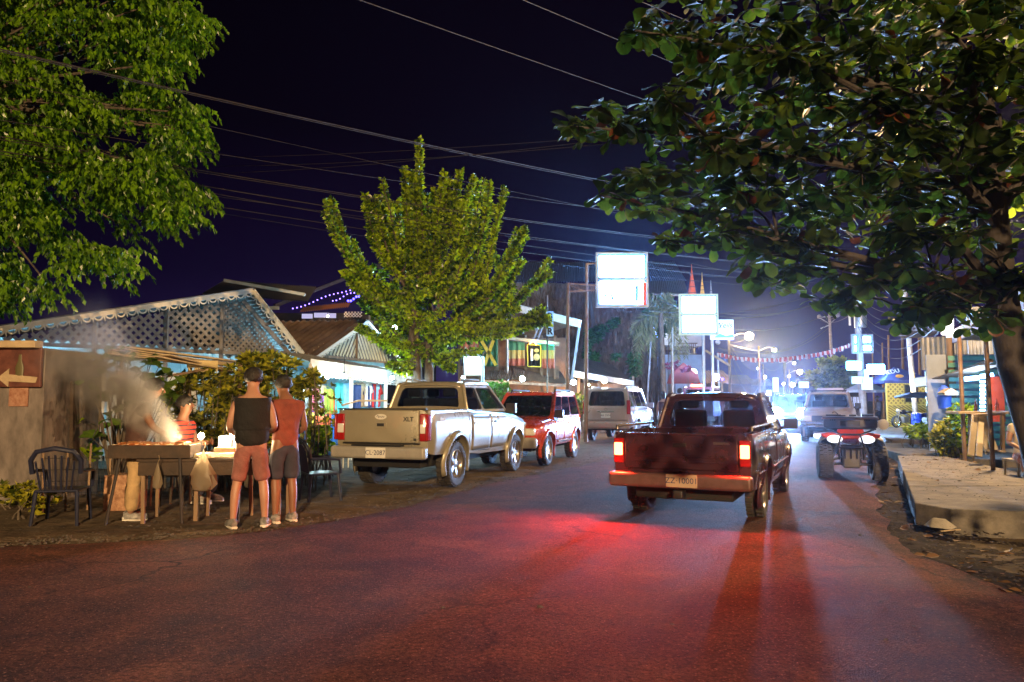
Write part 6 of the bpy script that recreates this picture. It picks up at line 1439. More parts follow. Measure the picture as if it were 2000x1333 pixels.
# what still reads on the blown-out lower panel: thin marks and a red-edged right border
s = MB(); yy = 26-.22*.35-.004
def sgn(px, py): q = W(px, py, yy); return q
M_ink = emat('faint_print_glow', (.12, .2, .3), 1.0)
for (p, q, w_) in (((1188, 565), (1196, 564), .012), ((1207, 564), (1213, 564), .012), ((1226, 563), (1246, 561), .014), ((1244, 558), (1244, 589), .03), ((1181, 576), (1185, 583), .02), ((1186, 570), (1181, 588), .012), ((1193, 576), (1199, 587), .02), ((1198, 574), (1194, 586), .015)): s.bar(sgn(*p), sgn(*q), w_*3.2, .004, up=(0, 1, 0))
s.build('printed_marks', M_ink, fl_[1], world=True)
s = MB(); s.bar(sgn(1259, 552), sgn(1259, 596), .11, .004, up=(0, 1, 0)); s.bar(sgn(1244, 597), sgn(1258, 597), .07, .004, up=(0, 1, 0)); s.build('red_border', emat('red_border_glow', (1, .12, .05), 1.2), fl_[1], world=True)
pA = pole('pole', 'tall brown iron pole carrying the largest light box', gp(1143, 26.2), W(1146, 515, 26.2), .075, .06, M_rustp); pB = pole('pole', 'shorter rusty pole with cross arms left of the largest light box', gp(1107, 26.0), W(1109, 553, 26.0), .065, .06, M_rustp)
for p, q, w_ in (((1109, 554), (1165, 558), .05), ((1109, 570), (1165, 567), .05), ((1110, 556), (1140, 568), .03)): s = MB(); s.bar(W(*p, 26.0), W(*q, 26.0), w_, w_); s.build('cross_arm', M_rustp, pB, world=True)
s = MB(); s.bar(W(1146, 516, 26.2), W(1165, 515, 26.1), .05, .05); s.build('cross_arm', M_rustp, pA, world=True)
S2, a, b, zs, fl_ = lightbox('second lit double light box with a glowing white rim, left of the street', 1326, 575, 1403, 655, 33, .50, 11.0, emat('white_rim_glow', (.80, 1, .85), .85), pw=600)
pole('pole', 'grey pole under the second light box', gp(1372, 33.2), W(1373, 656, 33.2), .06, .05, M_steel)
pole('pole', 'thin rusty pole in front of the blue-grey building', gp(1312, 36), W(1313, 640, 36), .06, .05, M_rustp)
pole('pole', 'slanting pale pole leaning beside the palm', gp(1259, 38), W(1271, 668, 38), .05, .04, M_lat)
s = MB(); 
# unlit hand lettered sign
S3 = thing('hanging_sign', 'white hand-lettered sign reading Weils, right of the second light box', 'sign', tuple(W(1418, 645, 36))); a, b = W(1386, 625, 36), W(1433, 664, 36)
s = MB(); s.box(((a.x+b.x)/2, 36, (a.z+b.z)/2), (b.x-a.x, .08, a.z-b.z)); s.build('sign_board', mat('pale_blue_board', (.42, .46, .60), .6, c2=(.60, .62, .72), vs=3), S3, world=True, bevel=.01)
text('Weils', .36, 'lettering', M_darkp, S3, frame_to(W(1413, 636, 35.94), (1, 0, 0), (0, 0, 1)), depth=.004, shear=.2)
s = MB(); s.prism([(-.5, 0), (-.2, .2), (.1, .08), (.45, .16), (.5, 0)], .01, frame_to(W(1414, 660, 35.95), (1, 0, 0), (0, 0, 1))); s.build('painted_wave', mat('blue_sign_paint', (.06, .16, .40), .6), S3, world=True)
s = MB(); s.bar(W(1392, 625, 36.02), W(1392, 780, 36.02), .06, .06); s.build('post', M_steel, S3, world=True)
# street lamps along the left kerb; each on its pole
E_sod = emat('sodium_glow', (1, .62, .26), 260)
def street_lamp(label, px, py, Y, pw, r=.17, side=-1, col_=(1, .68, .34)):
    p = W(px, py, Y); bx = p.x+side*1.6; o = thing('street_lamp', label, 'street lamp', (bx, Y, 0), 0, 'street lamps down the street')
    s = MB(); s.tube([(bx, Y, 0), (bx, Y, p.z*.6), (bx, Y, p.z+.35)], [.12, .10, .08], 8); s.build('pole', M_wood, o, world=True)
    s = MB(); s.tube([(bx, Y, p.z-.2), (bx-side*.8, Y, p.z+.22), (p.x, Y, p.z+.2)], .035, 6); s.build('arm', M_steel, o, world=True)
    s = MB(); s.lathe([(.05, .26), (.12, .22), (.24, .10), (.25, .04)], 14, Matrix.Translation(p)); s.build('lamp_cap', M_steel, o, world=True, smooth=True)
    s = MB(); s.ball(p, r, 14, 9); s.build('lamp_globe', E_sod, o, world=True, smooth=True)
    lamp('lamp_light', p+V((0, 0, -.28)), pw, col_, .2); return o
street_lamp('nearest and brightest street lamp beyond the white hand-lettered sign', 1463, 657, 58, 14000, .30)
street_lamp('second street lamp down the street, above the bunting', 1512, 683, 76, 6000, .22)
street_lamp('third street lamp, low over the street in the distance', 1562, 727, 112, 2500, .34)
street_lamp('small distant lamp just above the third street lamp', 1551, 709, 140, 1800, .24)
street_lamp('most distant street lamp under the third one', 1569, 742, 165, 1500, .26)
# the lamp of this end of the street stands outside the picture, to the right behind the camera
def near_lamp(label, base, head, pw, col_, lit=True):
    o = thing('street_lamp', label, 'street lamp', (base[0], base[1], -.1), 0, 'street lamps down the street'); h = V(head)
    s = MB(); s.tube([(base[0], base[1], -.1), (base[0], base[1], 4), (base[0], base[1], h.z+.8)], [.13, .11, .09], 10); s.build('pole', M_wood, o, world=True)
    s = MB(); s.tube([(base[0], base[1], h.z-.1), ((base[0]+h.x)/2, (base[1]+h.y)/2, h.z+.38), (h.x, h.y, h.z+.32)], .04, 8); s.build('arm', M_steel, o, world=True)
    s = MB(); s.lathe([(.05, .3), (.14, .25), (.28, .12), (.29, .05)], 16, Matrix.Translation(h)); s.build('lamp_cap', M_steel, o, world=True, smooth=True)
    s = MB(); s.ball(h, .16, 14, 9); s.build('lamp_globe', E_sod, o, world=True, smooth=True)
    lamp('lamp_light', h-V((0, 0, .26)), pw, col_, .16)
near_lamp('street lamp at the near end of the street, behind the viewer', (4.2, -22.5), (2.2, -22, 9.0), KEY_W, (1, .64, .30))
near_lamp('street lamp hidden behind the almond leaves above the sidewalk', (10.7, 15.0), (9.5, 14.6, 6.0), KEY2_W, (1, .62, .28))
# small lamps and lit shop signs far down the street
for k, (px, py, Y, r, c_, lb) in enumerate(((1541, 735, 90, .16, 'w', 'small white sign lamp in the distance'), (1548, 752, 88, .28, 'w', 'distant lit white board above the oncoming car'), (1437, 737, 95, .13, 'y', 'tiny warm lamp far down on the left'), (1494, 737, 100, .14, 'y', 'small warm lamp beside a distant pole'), (1480, 720, 120, .14, 'w', 'faint pale lamp left of the third street lamp'), (1530, 750, 110, .18, 'w', 'low white lamp far away in the middle of the street'), (1411, 741, 44, .09, 'b', 'tiny blue lamp beside the slanting brace'))):
    o = thing('distant_lamp', lb, 'lamp', tuple(W(px, py, Y))); s = MB(); s.ball((0, 0, 0), r, 10, 7); s.build('bulb', {'w': emat('street_white_glow'), 'y': E_sod, 'b': E_blu}[c_], o, smooth=True); s = MB(); s.tube([(0, .1, -r), (0, .1, -W(px, py, Y).z)], .06, 6); s.build('pole', M_wood, o)
for (px, py, w_, h_, Y, lb) in ((1515, 752, 10, 28, 80, 'tall narrow white lit column sign far left of the oncoming car'), (1502, 768, 9, 12, 84, 'small white lit board beside the column sign'), (1570, 752, 18, 12, 70, 'pale lit board above the tan pickup, left')):
    a = W(px, py, Y); s = MB(); s.box((0, 0, 0), (w_*Y/1450, .3, h_*Y/1450)); o = s.build('lit_board', emat('soft_board_glow', (.6, .75, 1), 2.0), bevel=.05); o.location = a; tag(o, lb, 'sign'); s = MB(); s.tube([(0, .2, -h_*Y/2900), (0, .2, -a.z)], .08, 6); s.build('post', M_wood, o)
# utility poles
UP = pole('utility_pole', 'stout utility pole with transformer drum above the right-hand sign cluster', gp(1684, 41), W(1669, 515, 41), .20, .14, mat('pale_pole_wood', (.26, .22, .22), .8, c2=(.42, .36, .36), vs=4))
s = MB(); s.lathe([(0, 0), (.30, 0), (.32, .1), (.32, .95), (.28, 1.05), (0, 1.08)], 18, Matrix.Translation(W(1681, 640, 40.6))); s.build('transformer', M_steel, UP, world=True, smooth=True)
s = MB(); s.tube([W(1659, 612, 40.8), W(1660, 636, 40.8)], .07, 8); s.tube([W(1661, 608, 40.8), W(1672, 608, 41)], .03, 6); s.tube([W(1662, 575, 40.9), W(1682, 575, 40.9)], .05, 6); s.build('insulator', M_steel, UP, world=True)
UP2 = pole('utility_pole', 'slim utility pole with V-shaped cross arm over the small tree', gp(1627, 72), W(1619, 597, 72), .16, .12, mat('pale_pole_wood'))
s = MB(); s.bar(W(1600, 620, 72), W(1638, 617, 72), .12, .12); s.bar(W(1601, 621, 72), W(1620, 633, 72), .08, .08); s.bar(W(1637, 618, 72), W(1621, 633, 72), .08, .08)
for px, py in ((1600, 619), (1636, 616)): s.ball(W(px, py, 72), .22, 8, 6)
s.tube([W(1603, 642, 72), W(1618, 636, 72)], .06, 6); s.build('cross_arm', M_steel, UP2, world=True)
for px, top, Y, r, lb in ((1402, 690, 46, .07, 'thin white pole with knob right of the second light box'), (1424, 668, 55, .09, 'crooked thin pole under the white hand-lettered sign'), (1490, 712, 100, .12, 'distant dark pole carrying sagging cables'), (1531, 705, 110, .12, 'dim distant pole near the street end'), (1735, 655, 60, .10, 'thin dark pole behind the kiosk, left of its tent'), (1723, 670, 62, .08, 'thin dark pole just left of the kiosk tent peak'), (1762, 650, 48, .09, 'dark pole rising behind the kiosk'), (1795, 660, 52, .11, 'dark pole between the kiosk and the zinc wall'), (1704, 690, 58, .07, 'short thin post above the lower light boxes'), (990, 540, 29, .05, 'thin pale pole through the right side of the upright tree'), (1069, 577, 44, .05, 'thin far pole above the BAR sign')):
    q_ = pole('pole', lb, gp(px+(2 if px < 1600 else 0), Y), W(px, top, Y), r, r*.8, M_steel if px < 1410 else M_wood)
    if px == 1402: KNOB = q_
s = MB(); s.bar(W(1378, 685, 45), W(1427, 716, 45), .12, .12); o = s.build('brace_beam', M_wood); tag(o, 'slanting wooden brace beam above the maroon van', 'beam')
s = MB(); s.ball(W(1402, 669, 46), .16, 8, 6); s.build('pole_cap', M_steel, KNOB, world=True, smooth=True)
# cluster of light boxes on the utility pole
lightbox('upper lit four-pane light box on the utility pole, right of the street', 1680, 653, 1705, 690, 39.5, .53, 7.0, M_frm, pw=260)
lightbox('left half of the four-pane light box, tucked behind the utility pole', 1663, 653, 1677, 691, 40.6, .53, 6.0, M_frm)
for (x0, y0, x1, y1, lb, pw) in ((1653, 706, 1682, 723, 'low wide lit sign left of the utility pole', 120), (1693, 712, 1728, 731, 'low rounded lit sign right of the utility pole', 150)):
    a, b = W(x0, y0, 39.6), W(x1, y1, 39.6); o = thing('lit_sign', lb, 'sign', ((a.x+b.x)/2, 39.6, b.z)); s = MB(); s.box(((a.x+b.x)/2, 39.6, (a.z+b.z)/2), (b.x-a.x, .16, a.z-b.z)); s.build('lit_panel', emat('lightbox_glow_70'), o, world=True, bevel=.06, seg=4)
    s = MB(); s.bar(((a.x+b.x)/2, 39.75, (a.z+b.z)/2), (gp(1678, 40.8).x, 40.8, (a.z+b.z)/2), .05, .05); s.build('bracket', M_steel, o, world=True); lamp('sign_light', V(((a.x+b.x)/2, 39.2, (a.z+b.z)/2)), pw, (.55, .8, 1.0), .3)
for (x0, y0, x1, y1, lb) in ((1663, 736, 1685, 750, 'small unlit pale board on the utility pole, lower left'), (1687, 722, 1697, 740, 'small grey board on the utility pole under the lit signs'), (1682, 738, 1705, 762, 'pale notice board on the utility pole above the tan pickup')):
    a, b = W(x0, y0, 40.3), W(x1, y1, 40.3); s = MB(); s.box(((a.x+b.x)/2, 40.3, (a.z+b.z)/2), (b.x-a.x, .05, a.z-b.z)); o = s.build('board', mat('pale_blue_board'), bevel=.01); tag(o, lb, 'sign')
# bunting across the street
bu = thing('bunting', 'string of red and white pennants sagging across the street', 'bunting', tuple(W(1405, 690, 50)))
pts = [W(px, py, Y) for px, py, Y in ((1404, 689, 50), (1440, 697, 48), (1480, 700, 46), (1520, 700, 44.5), (1560, 695, 43), (1600, 689, 42), (1640, 679, 41.3), (1668, 668, 41))]
s = MB(); s.tube(pts, .015, 5); s.build('cord', M_wire, bu, world=True)
M_pr = mat('red_bunting', (.35, .05, .06), .8); M_pw = mat('white_bunting', (.5, .42, .45), .8)
pm = {}
for key, m in (('r', M_pr), ('w', M_pw)):
    s = MB(); s.add([(-.14, 0, 0), (.14, 0, 0), (.12, .03, -.38), (-.10, -.03, -.38), (0, .05, -.2)], [(0, 1, 4), (1, 2, 4), (2, 3, 4), (3, 0, 4)]); o = s.build('pennant', m, solid=.004); pm[key] = o.data; bpy.data.objects.remove(o)
for i in range(62):
    t = i/62*(len(pts)-1); k = int(t); q = pts[k].lerp(pts[k+1], t-k); sc_ = U(.5, .8); o = inst('pennant', pm['rw'[i % 2]], bu, Matrix.Translation(q) @ Matrix.Rotation(U(-.5, .5), 4, 'Z') @ Matrix.Rotation(U(-.25, .35), 4, 'Y') @ Matrix.Scale(sc_, 4), world=True)
    md = o.modifiers.new('s', 'SOLIDIFY'); md.thickness = .004
# ------------------------------------------------------------------ overhead wires
ORD = {}
ON = ['first', 'second', 'third', 'fourth', 'fifth', 'sixth', 'seventh', 'eighth', 'ninth', 'tenth', 'eleventh']
def wire(p, q, sag, r=.008, n=18, lab='thin dark overhead wire crossing the night sky', g_='overhead wires'):
    p, q = V(p), V(q); s = MB()
    if g_ != 'upper wires': k = ORD.get(g_, 0); ORD[g_] = k+1; lab = ON[k]+' '+lab
    s.tube([p.lerp(q, i/n)-V((0, 0, sag*4*(i/n)*(1-i/n))) for i in range(n+1)], r, 5); o = s.build('overhead_wire', M_wire, smooth=True); return tag(o, lab, 'wire', g_)
PT = W(1671, 560, 41)
LBL = 'from the top of the long wires from upper left to the transformer pole'
for k, (x0, y0, Y0, x1, y1, Y1, sg, r) in enumerate(((-30, 90, 9, 1668, 420, 41, .45, .012), (-30, 94, 9.1, 1668, 428, 41, .40, .008), (-30, 230, 10.5, 1668, 452, 41, .35, .006), (-30, 262, 11, 1668, 486, 41, .5, .010), (-30, 268, 11, 1668, 494, 41, .42, .007), (-30, 290, 11.5, 1668, 520, 41, .5, .010), (-30, 296, 11.5, 1668, 540, 41, .55, .007), (-30, 330, 12, 1668, 556, 41, .4, .007), (-30, 318, 12, 1668, 528, 41, .3, .006), (300, 395, 16, 1668, 570, 41, .4, .006), (-30, 150, 10, 1668, 500, 41, .2, .005))):
    wire(W(x0, y0, Y0), W(x1, y1, Y1), sg, r, lab=LBL)
wire(W(560, -50, 9), W(1672, 330, 41), .1, .008, lab='upper wire cutting from the top edge down to the right, left one of three', g_='upper wires'); wire(W(880, -60, 10), W(1640, 250, 41), .1, .008, lab='upper wire cutting from the top edge down to the right, middle one of three', g_='upper wires'); wire(W(1100, -60, 10), W(1690, 180, 41), .05, .008, lab='upper wire at the top edge next to the almond tree leaves', g_='upper wires')
for k, (x0, y0, Y0, x1, y1, Y1, sg, r) in enumerate(((400, 308, 20, 1300, 258, 13, .1, .006), (420, 325, 20, 1500, 250, 12, .15, .007), (400, 340, 20, 1250, 265, 13, .12, .006))): wire(W(x0, y0, Y0), W(x1, y1, Y1), sg, r, lab='of the faint wires crossing behind the tip of the upright tree', g_='crossing wires')
UPt = W(1619, 612, 72)
for k in range(6): wire(W(1669, 540+k*14, 41), UPt+V((U(-1, 1), 0, U(-.8, .8))), U(.3, .9), .014, lab='from the top between transformer pole and pole with V-shaped arm', g_='wires between the utility poles')
for k, (x0, y0, x1, y1, sg) in enumerate(((1180, 590, 1668, 540, 1.2), (1280, 522, 1668, 500, .8), (1180, 600, 1660, 570, 1.0), (1270, 580, 1668, 545, 1.5), (1405, 612, 1665, 560, .6), (1405, 640, 1668, 585, .7), (1350, 515, 1668, 512, .6), (1270, 510, 1668, 522, .4))): wire(W(x0, y0, 33), W(x1, y1, 41), sg, .012, lab='of the wires strung from the light boxes across to the transformer pole', g_='wires across the street')
for k, (x0, y0, x1, y1, sg, Y0, Y1) in enumerate(((1424, 670, 1490, 716, 1.2, 55, 100), (1424, 676, 1490, 722, 2.2, 55, 100), (1424, 690, 1490, 722, 3.2, 55, 100), (1490, 716, 1531, 710, .8, 100, 110), (1490, 720, 1531, 712, 2.5, 100, 110), (1402, 680, 1619, 640, 1.2, 46, 72), (1424, 672, 1619, 630, 1.5, 55, 72), (1424, 668, 1463, 652, .3, 55, 58))): wire(W(x0, y0, Y0), W(x1, y1, Y1), sg, .022, lab='of the sagging cables between the distant poles at the street end', g_='distant cables')
for k in range(7): wire(W(1672, 560+k*12, 41), W(1800+k*7, 585+k*9, 24), .5+.16*k, .012, lab='from the top of cables drooping from transformer pole to zinc building', g_='cables to the zinc building')

# ------------------------------------------------------------------ right side: Costa sign, kiosk, zinc building, stall
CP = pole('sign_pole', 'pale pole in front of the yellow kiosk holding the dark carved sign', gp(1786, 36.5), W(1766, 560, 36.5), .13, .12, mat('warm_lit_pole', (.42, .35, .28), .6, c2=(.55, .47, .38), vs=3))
CS = thing('carved_sign', 'dark oval sign with white lettering Costa ruca hanging across the pale pole', 'sign', tuple(W(1785, 645, 36)))
s = MB(); s.prism([(1.22*math.cos(rad(a))*(1+.06*math.sin(5*rad(a))), .40*math.sin(rad(a))*(1+.05*math.cos(3*rad(a)))) for a in range(0, 360, 12)], .06, frame_to(W(1785, 645, 36.1), (1, 0, 0), (0, 0, 1))); s.build('sign_board', M_woodd, CS, world=True, bevel=.02)
text('Costa ruca', .44, 'lettering', M_lat, CS, frame_to(W(1790, 641, 35.99), (1, 0, -.02), (0, 0, 1)), depth=.01, bold=.008, shear=.15); text('2%', .28, 'lettering', M_lat, CS, frame_to(W(1806, 655, 35.99), (1, 0, 0), (0, 0, 1)), depth=.01)
s = MB(); s.tube([W(1741, 648, 35.98), W(1752, 655, 35.98), W(1770, 656, 35.98)], [.07, .05, .02], 6); s.ball(W(1743, 646, 35.98), .10, 8, 6, (1, .3, 1)); s.build('painted_dolphin', M_lat, CS, world=True, smooth=True)
s = MB(); s.bar(W(1740, 627, 36.1), W(1778, 626, 36.1), .04, .05); s.tube([W(1750, 627, 36.1), W(1750, 634, 36.1)], .015, 5); s.tube([W(1772, 627, 36.1), W(1772, 634, 36.1)], .015, 5); s.build('arm', M_wood, CS, world=True)
# kiosk
kx = gp(1752, 40).x; KI = thing('kiosk', 'yellow lattice kiosk under a blue tent roof behind the quad bike', 'kiosk', (kx, 40, 0))
M_yel = mat('yellow_painted_lattice', (.62, .46, .07), .6, c2=(.75, .58, .12), vs=4); M_yb = mat('dull_yellow_board', (.30, .22, .05), .8, var=.15)
kz0, kz1 = .1, 2.42; hw = 1.13
for (ox, dx, n_) in ((V((kx-hw, 39, 0)), V((1, 0, 0)), 2*hw), (V((kx+hw, 39, 0)), V((.55, .83, 0)), 2.0)):
    Mk = facing(ox, dx); s = MB(); s.box((n_/2, (kz0+kz1)/2, -.10), (n_, kz1-kz0, .03)); s.v = [Mk @ p for p in s.v]; s.build('back_board', M_yb, KI, world=True)
    lattice(KI, Mk, [(0, 1.25), (n_, 1.25), (n_, kz1), (0, kz1)], .17, .07, M_yel); lattice(KI, Mk, [(0, kz0), (n_, kz0), (n_, 1.25), (0, 1.25)], .115, .06, M_yel, both=False, ang=-32)
    for z in (kz0, 1.25, kz1): s = MB(); s.bar(Mk @ V((0, z, .03)), Mk @ V((n_, z, .03)), .05, .07); s.build('rail', M_yel, KI, world=True)
    for x in (0, n_): s = MB(); s.bar(Mk @ V((x, kz0, .03)), Mk @ V((x, kz1, .03)), .07, .07); s.build('post', M_yel, KI, world=True)
s = MB(); s.box((kx+.15, 38.93, 1.83), (.66, .06, .88)); wd = s.build('shutter', mat('black_shutter', (.02, .022, .03), .6, var=.3), KI, world=True); s = MB(); s.box((kx+.15, 38.95, 1.83), (.74, .05, .96)); s.build('shutter_frame', M_yb, wd, world=True)
M_tent = mat('blue_tent_cloth', (.03, .045, .22), .7, var=.25, vs=3, bump=.3, bs=4)
s = MB(); ap = V((kx-.0, 40.2, 3.28)); ev = [V((kx-1.3, 38.8, 2.5)), V((kx+1.35, 38.8, 2.5)), V((kx+2.6, 41, 2.5)), V((kx-1.0, 41.5, 2.5))]
for i in range(4): s.add([ev[i], ev[(i+1) % 4], ap], [(0, 1, 2)]); s.add([ev[i], ev[(i+1) % 4], ev[(i+1) % 4]-V((0, 0, .14)), ev[i]-V((0, 0, .14))], [(0, 1, 2, 3)])
s.build('tent_roof', M_tent, KI, world=True, solid=.01)
Mt = frame_to(W(1740, 727, 39.1), (1, 0, .18), (0, .45, .7)); text('MEDU', .34, 'lettering', mat('pale_print', (.5, .5, .6), .7), KI, Mt, depth=.004, bold=.006)
s = MB(); s.ball(W(1757, 735, 38.95), .22, 12, 7, (1, .2, .42)); s.build('sun_emblem', mat('orange_print', (.60, .28, .05), .7), KI, world=True, smooth=True)
added_bulb(CP, W(1779, 745, 36.3), 380, (1, .80, .45), .15)  # added bulb on the pole, put there to brighten the yellow kiosk
# white market parasol fabric left of the kiosk
s = MB(); s.lathe([(.03, .55), (1.2, 0), (1.22, -.14)], 8); o = s.build('parasol', mat('grey_white_canvas', (.50, .48, .50), .7, var=.1), solid=.01); o.location = W(1690, 762, 43); tag(o, 'greyish open parasol left of the yellow kiosk', 'parasol'); s = MB(); s.tube([(0, 0, -2.0), (0, 0, .55)], .03, 6); s.build('pole', M_steel, o)
# motorbike by the kiosk, simplified from its visible parts
MO = thing('motorbike', 'motorbike with a red tail lamp parked before the yellow kiosk', 'motorbike', (gp(1765, 37.5).x, 37.5, .1), rad(200))
for x in (-.62, .62):
    s = MB(); s.lathe([(.22, -.05), (.29, -.05), (.31, 0), (.29, .05), (.22, .05)], 24, Matrix.Translation(V((x, 0, .31))) @ Matrix.Rotation(math.pi/2, 4, 'X')); w_ = s.build('wheel', M_rubber, MO, smooth=True)
    s = MB(); s.lathe([(.22, -.02), (.22, .02)], 20, Matrix.Translation(V((x, 0, .31))) @ Matrix.Rotation(math.pi/2, 4, 'X'))
    for k in range(8): a = math.pi*k/4; s.tube([(x, 0, .31), (x+.22*math.cos(a), 0, .31+.22*math.sin(a))], .006, 4)
    s.build('rim', M_chrome, w_)
s = MB(); s.tube([(.62, .06, .31), (.42, .06, .9)], .022, 6); s.tube([(.62, -.06, .31), (.42, -.06, .9)], .022, 6); s.tube([(.42, 0, .9), (-.1, 0, .62), (-.62, 0, .35)], .03, 6); s.build('frame', M_steel, MO)
rbox(MO, 'engine', M_steel, (.05, 0, .40), (.36, .24, .3), .04); s = MB(); s.ball((.15, 0, .78), .2, 12, 8, (1.3, .6, .6)); s.build('fuel_tank', M_darkp, MO, smooth=True); rbox(MO, 'seat', M_dark, (-.35, 0, .78), (.6, .24, .09), .04)
s = MB(); s.tube([(.42, -.32, 1.05), (.42, 0, .95), (.42, .32, 1.05)], .014, 6); s.build('handlebar', M_dark, MO); rbox(MO, 'tail_lamp', M_red, (-.70, 0, .72), (.06, .16, .1), .02); s = MB(); s.ball((.5, 0, .86), .09, 10, 7); s.build('headlight', M_clear, MO, smooth=True)
# blue barrels and crates
for px, py, r, m_, lb in ((1794, 838, .28, mat('blue_barrel_plastic', (.02, .05, .30), .4), 'blue plastic barrel behind the pale sign pole'), (1812, 836, .26, mat('blue_barrel_plastic'), 'second blue barrel, against the zinc building')):
    p = W(px, py, 33); s = MB(); s.lathe([(0, 0), (r*.9, 0), (r, .08), (r, .3), (r*1.04, .32), (r, .34), (r, .6), (r*1.04, .62), (r, .64), (r*.95, .9), (0, .92)], 18); o = s.build('barrel', m_, smooth=True); o.location = (p.x, 33, 0.0); tag(o, lb, 'barrel')
# zinc-clad building
ZB = thing('zinc_building', 'tall narrow building clad in grey zinc sheets with a yellow awning strip on the right', 'building', (gp(1835, 25).x, 25, 0))
za, zb3 = gp(1802, 25.6), gp(1862, 23.2); top = W(1810, 660, 25.6).z
sheets(ZB, (za.x, za.y, 2.5), V((.95, -1.0, 0)), V((0, 0, top-2.5)), 1, M_zinc, waves=9); sheets(ZB, (za.x+1.0, za.y-1.02, 2.5), V((.95, -1.0, 0)), V((0, 0, top-1.6)), 2, mat('bright_new_zinc', (.55, .55, .54), .35, metal=.6, c2=(.75, .74, .72), vs=3), waves=7)
mats_ = [mat('green_tin', (.25, .36, .26), .45, metal=.3, var=.2), M_zinc, mat('purple_tin', (.16, .12, .28), .4, metal=.3, var=.2), M_zinc, mat('pale_blue_tin', (.14, .20, .30), .4, metal=.3, var=.15)]
for k in range(5): sheets(ZB, (za.x+.05+.46*k, za.y-.1-.48*k, .25), V((.46, -.48, 0)), V((0, 0, 2.2)), 1, mats_[k], waves=4, amp=.04)
s = MB(); s.bar(W(1796, 748, 24.4), W(1850, 742, 22.6), .45, .30); s.build('awning_strip', mat('yellow_awning_paint', (.60, .46, .12), .6, c2=(.70, .58, .22), vs=3), ZB, world=True, bevel=.02)
s = MB(); s.bar(W(1780, 776, 26), W(1812, 768, 25), 1.2, .06); s.build('blue_tarp', mat('blue_tarp_cloth', (.04, .10, .45), .6), ZB, world=True)
s = MB(); s.box((za.x+3.2, za.y+1.6, top/2-.3), (2.2, 2.0, top-1.2), rot=Matrix.Rotation(rad(-46), 3, 'Z')); s.build('wall', M_woodd, ZB, world=True)
s = MB(); s.prism([(-.16, 0), (.16, 0), (.20, .62), (.05, .9), (-.12, .62)], .16, frame_to(W(1847, 655, 22.5), (1, 0, 0), (0, 0, 1))); o = s.build('lit_lantern', emat('warm_white_lantern_glow', (1, .93, .86), 5.5), bevel=.04); tag(o, 'bright white lantern at the top corner of the zinc building', 'lantern'); lamp('lantern_light', W(1846, 640, 20.6), 220, (1, .88, .75), .2)
# stall on the right: posts, blue fascia, rafters, green slat wall with LED tubes, counter
ST = thing('stall', 'wooden stall with green slats, LED tubes and blue fascia behind the almond trunk', 'stall', (11, 17, 0))
for a, b, r_, m_ in ((gp(1876, 16.5, .0), W(1873, 655, 16.5), .045, M_rustp), (gp(1930, 13.7, .0), W(1924, 640, 13.7), .04, M_rustp), (gp(1858, 20, .0), W(1855, 660, 20), .10, M_wood), (gp(2030, 13, .0), W(2010, 560, 13), .07, M_rustp), (gp(1986, 18, 0), W(1980, 560, 18), .06, M_rustp)):
    s = MB(); s.tube([a, b], r_, 8); s.build('post', m_, ST, world=True)
s = MB(); s.bar(W(1850, 664, 21), W(1938, 620, 14.6), .05, .34); s.bar(W(1938, 620, 14.6), W(2040, 560, 11), .05, .40); s.build('fascia', mat('blue_painted_board', (.22, .26, .50), .6, c2=(.32, .36, .58), vs=3), ST, world=True, bevel=.01)
for k in range(9): t = k/8; a = W(1860, 660, 20.5).lerp(W(2010, 578, 12), t); s = MB(); s.bar(a, a+V((3.4, 1.2, .0)), .05, .11); s.build('rafter', M_plank, ST, world=True)
sheets(ST, W(1852, 656, 21), W(2020, 560, 11.4)-W(1852, 656, 21), V((4.2, 1.6, .35)), 10, M_zinc, waves=8)
s = MB(); s.bar(W(1852, 735, 20), W(1935, 705, 17), .10, .08); s.bar(W(1840, 770-30, 20), W(1935, 712, 17.2), .5, .03); s.build('shelf_roof', M_wood, ST, world=True)
Ms = facing(gp(1868, 19.6, 0), V((1, -.10, 0)))
for k in range(13):
    s = MB(); z = .35+k*.185; s.box((.95, z, 0), (2.3, .125, .025)); s.v = [Ms @ p for p in s.v]; s.build('slat', mat('teal_slat_paint', (.06, .20, .17), .55, c2=(.12, .32, .26), vs=3), ST, world=True, bevel=.004)
s = MB(); s.box((1.0, 1.35, .6), (3.0, 2.7, .04)); s.v = [Ms @ V((p.x, p.y, -p.z)) for p in s.v]; s.build('back_wall', mat('blue_grey_wall'), ST, world=True)
E_led = emat('led_tube_glow', (.22, .48, 1.0), 20)
for a, b in ((W(1884, 741, 18.6), W(1912, 738, 18.4)), (W(1915, 736, 18.4), W(1940, 733, 18.2))): s = MB(); s.tube([a, b], .055, 8); s.build('led_tube', E_led, ST, world=True)
for k in range(8): s = MB(); s.box(W(1919, 746+k*8, 18.5), (.10, .05, .065)); s.build('led_block', E_led, ST, world=True)
lamp('led_light', W(1905, 748, 18.0), 120, (.45, .68, 1.0), .3); lamp('led_light', W(1950, 760, 17.4), 70, (.4, .6, 1.0), .3)
s = MB(); s.box(W(1945, 780, 18.2), (.35, .1, 1.1)); s.build('red_panel', M_redp, ST, world=True)
s = MB(); s.box(W(1925, 806, 16.6), (1.5, .5, .06)); s.build('counter', M_plank, ST, world=True, bevel=.006); 
for px in (1895, 1958): s = MB(); s.bar(W(px, 808, 16.6), W(px, 880, 16.6), .07, .07); s.build('counter_leg', M_wood, ST, world=True)
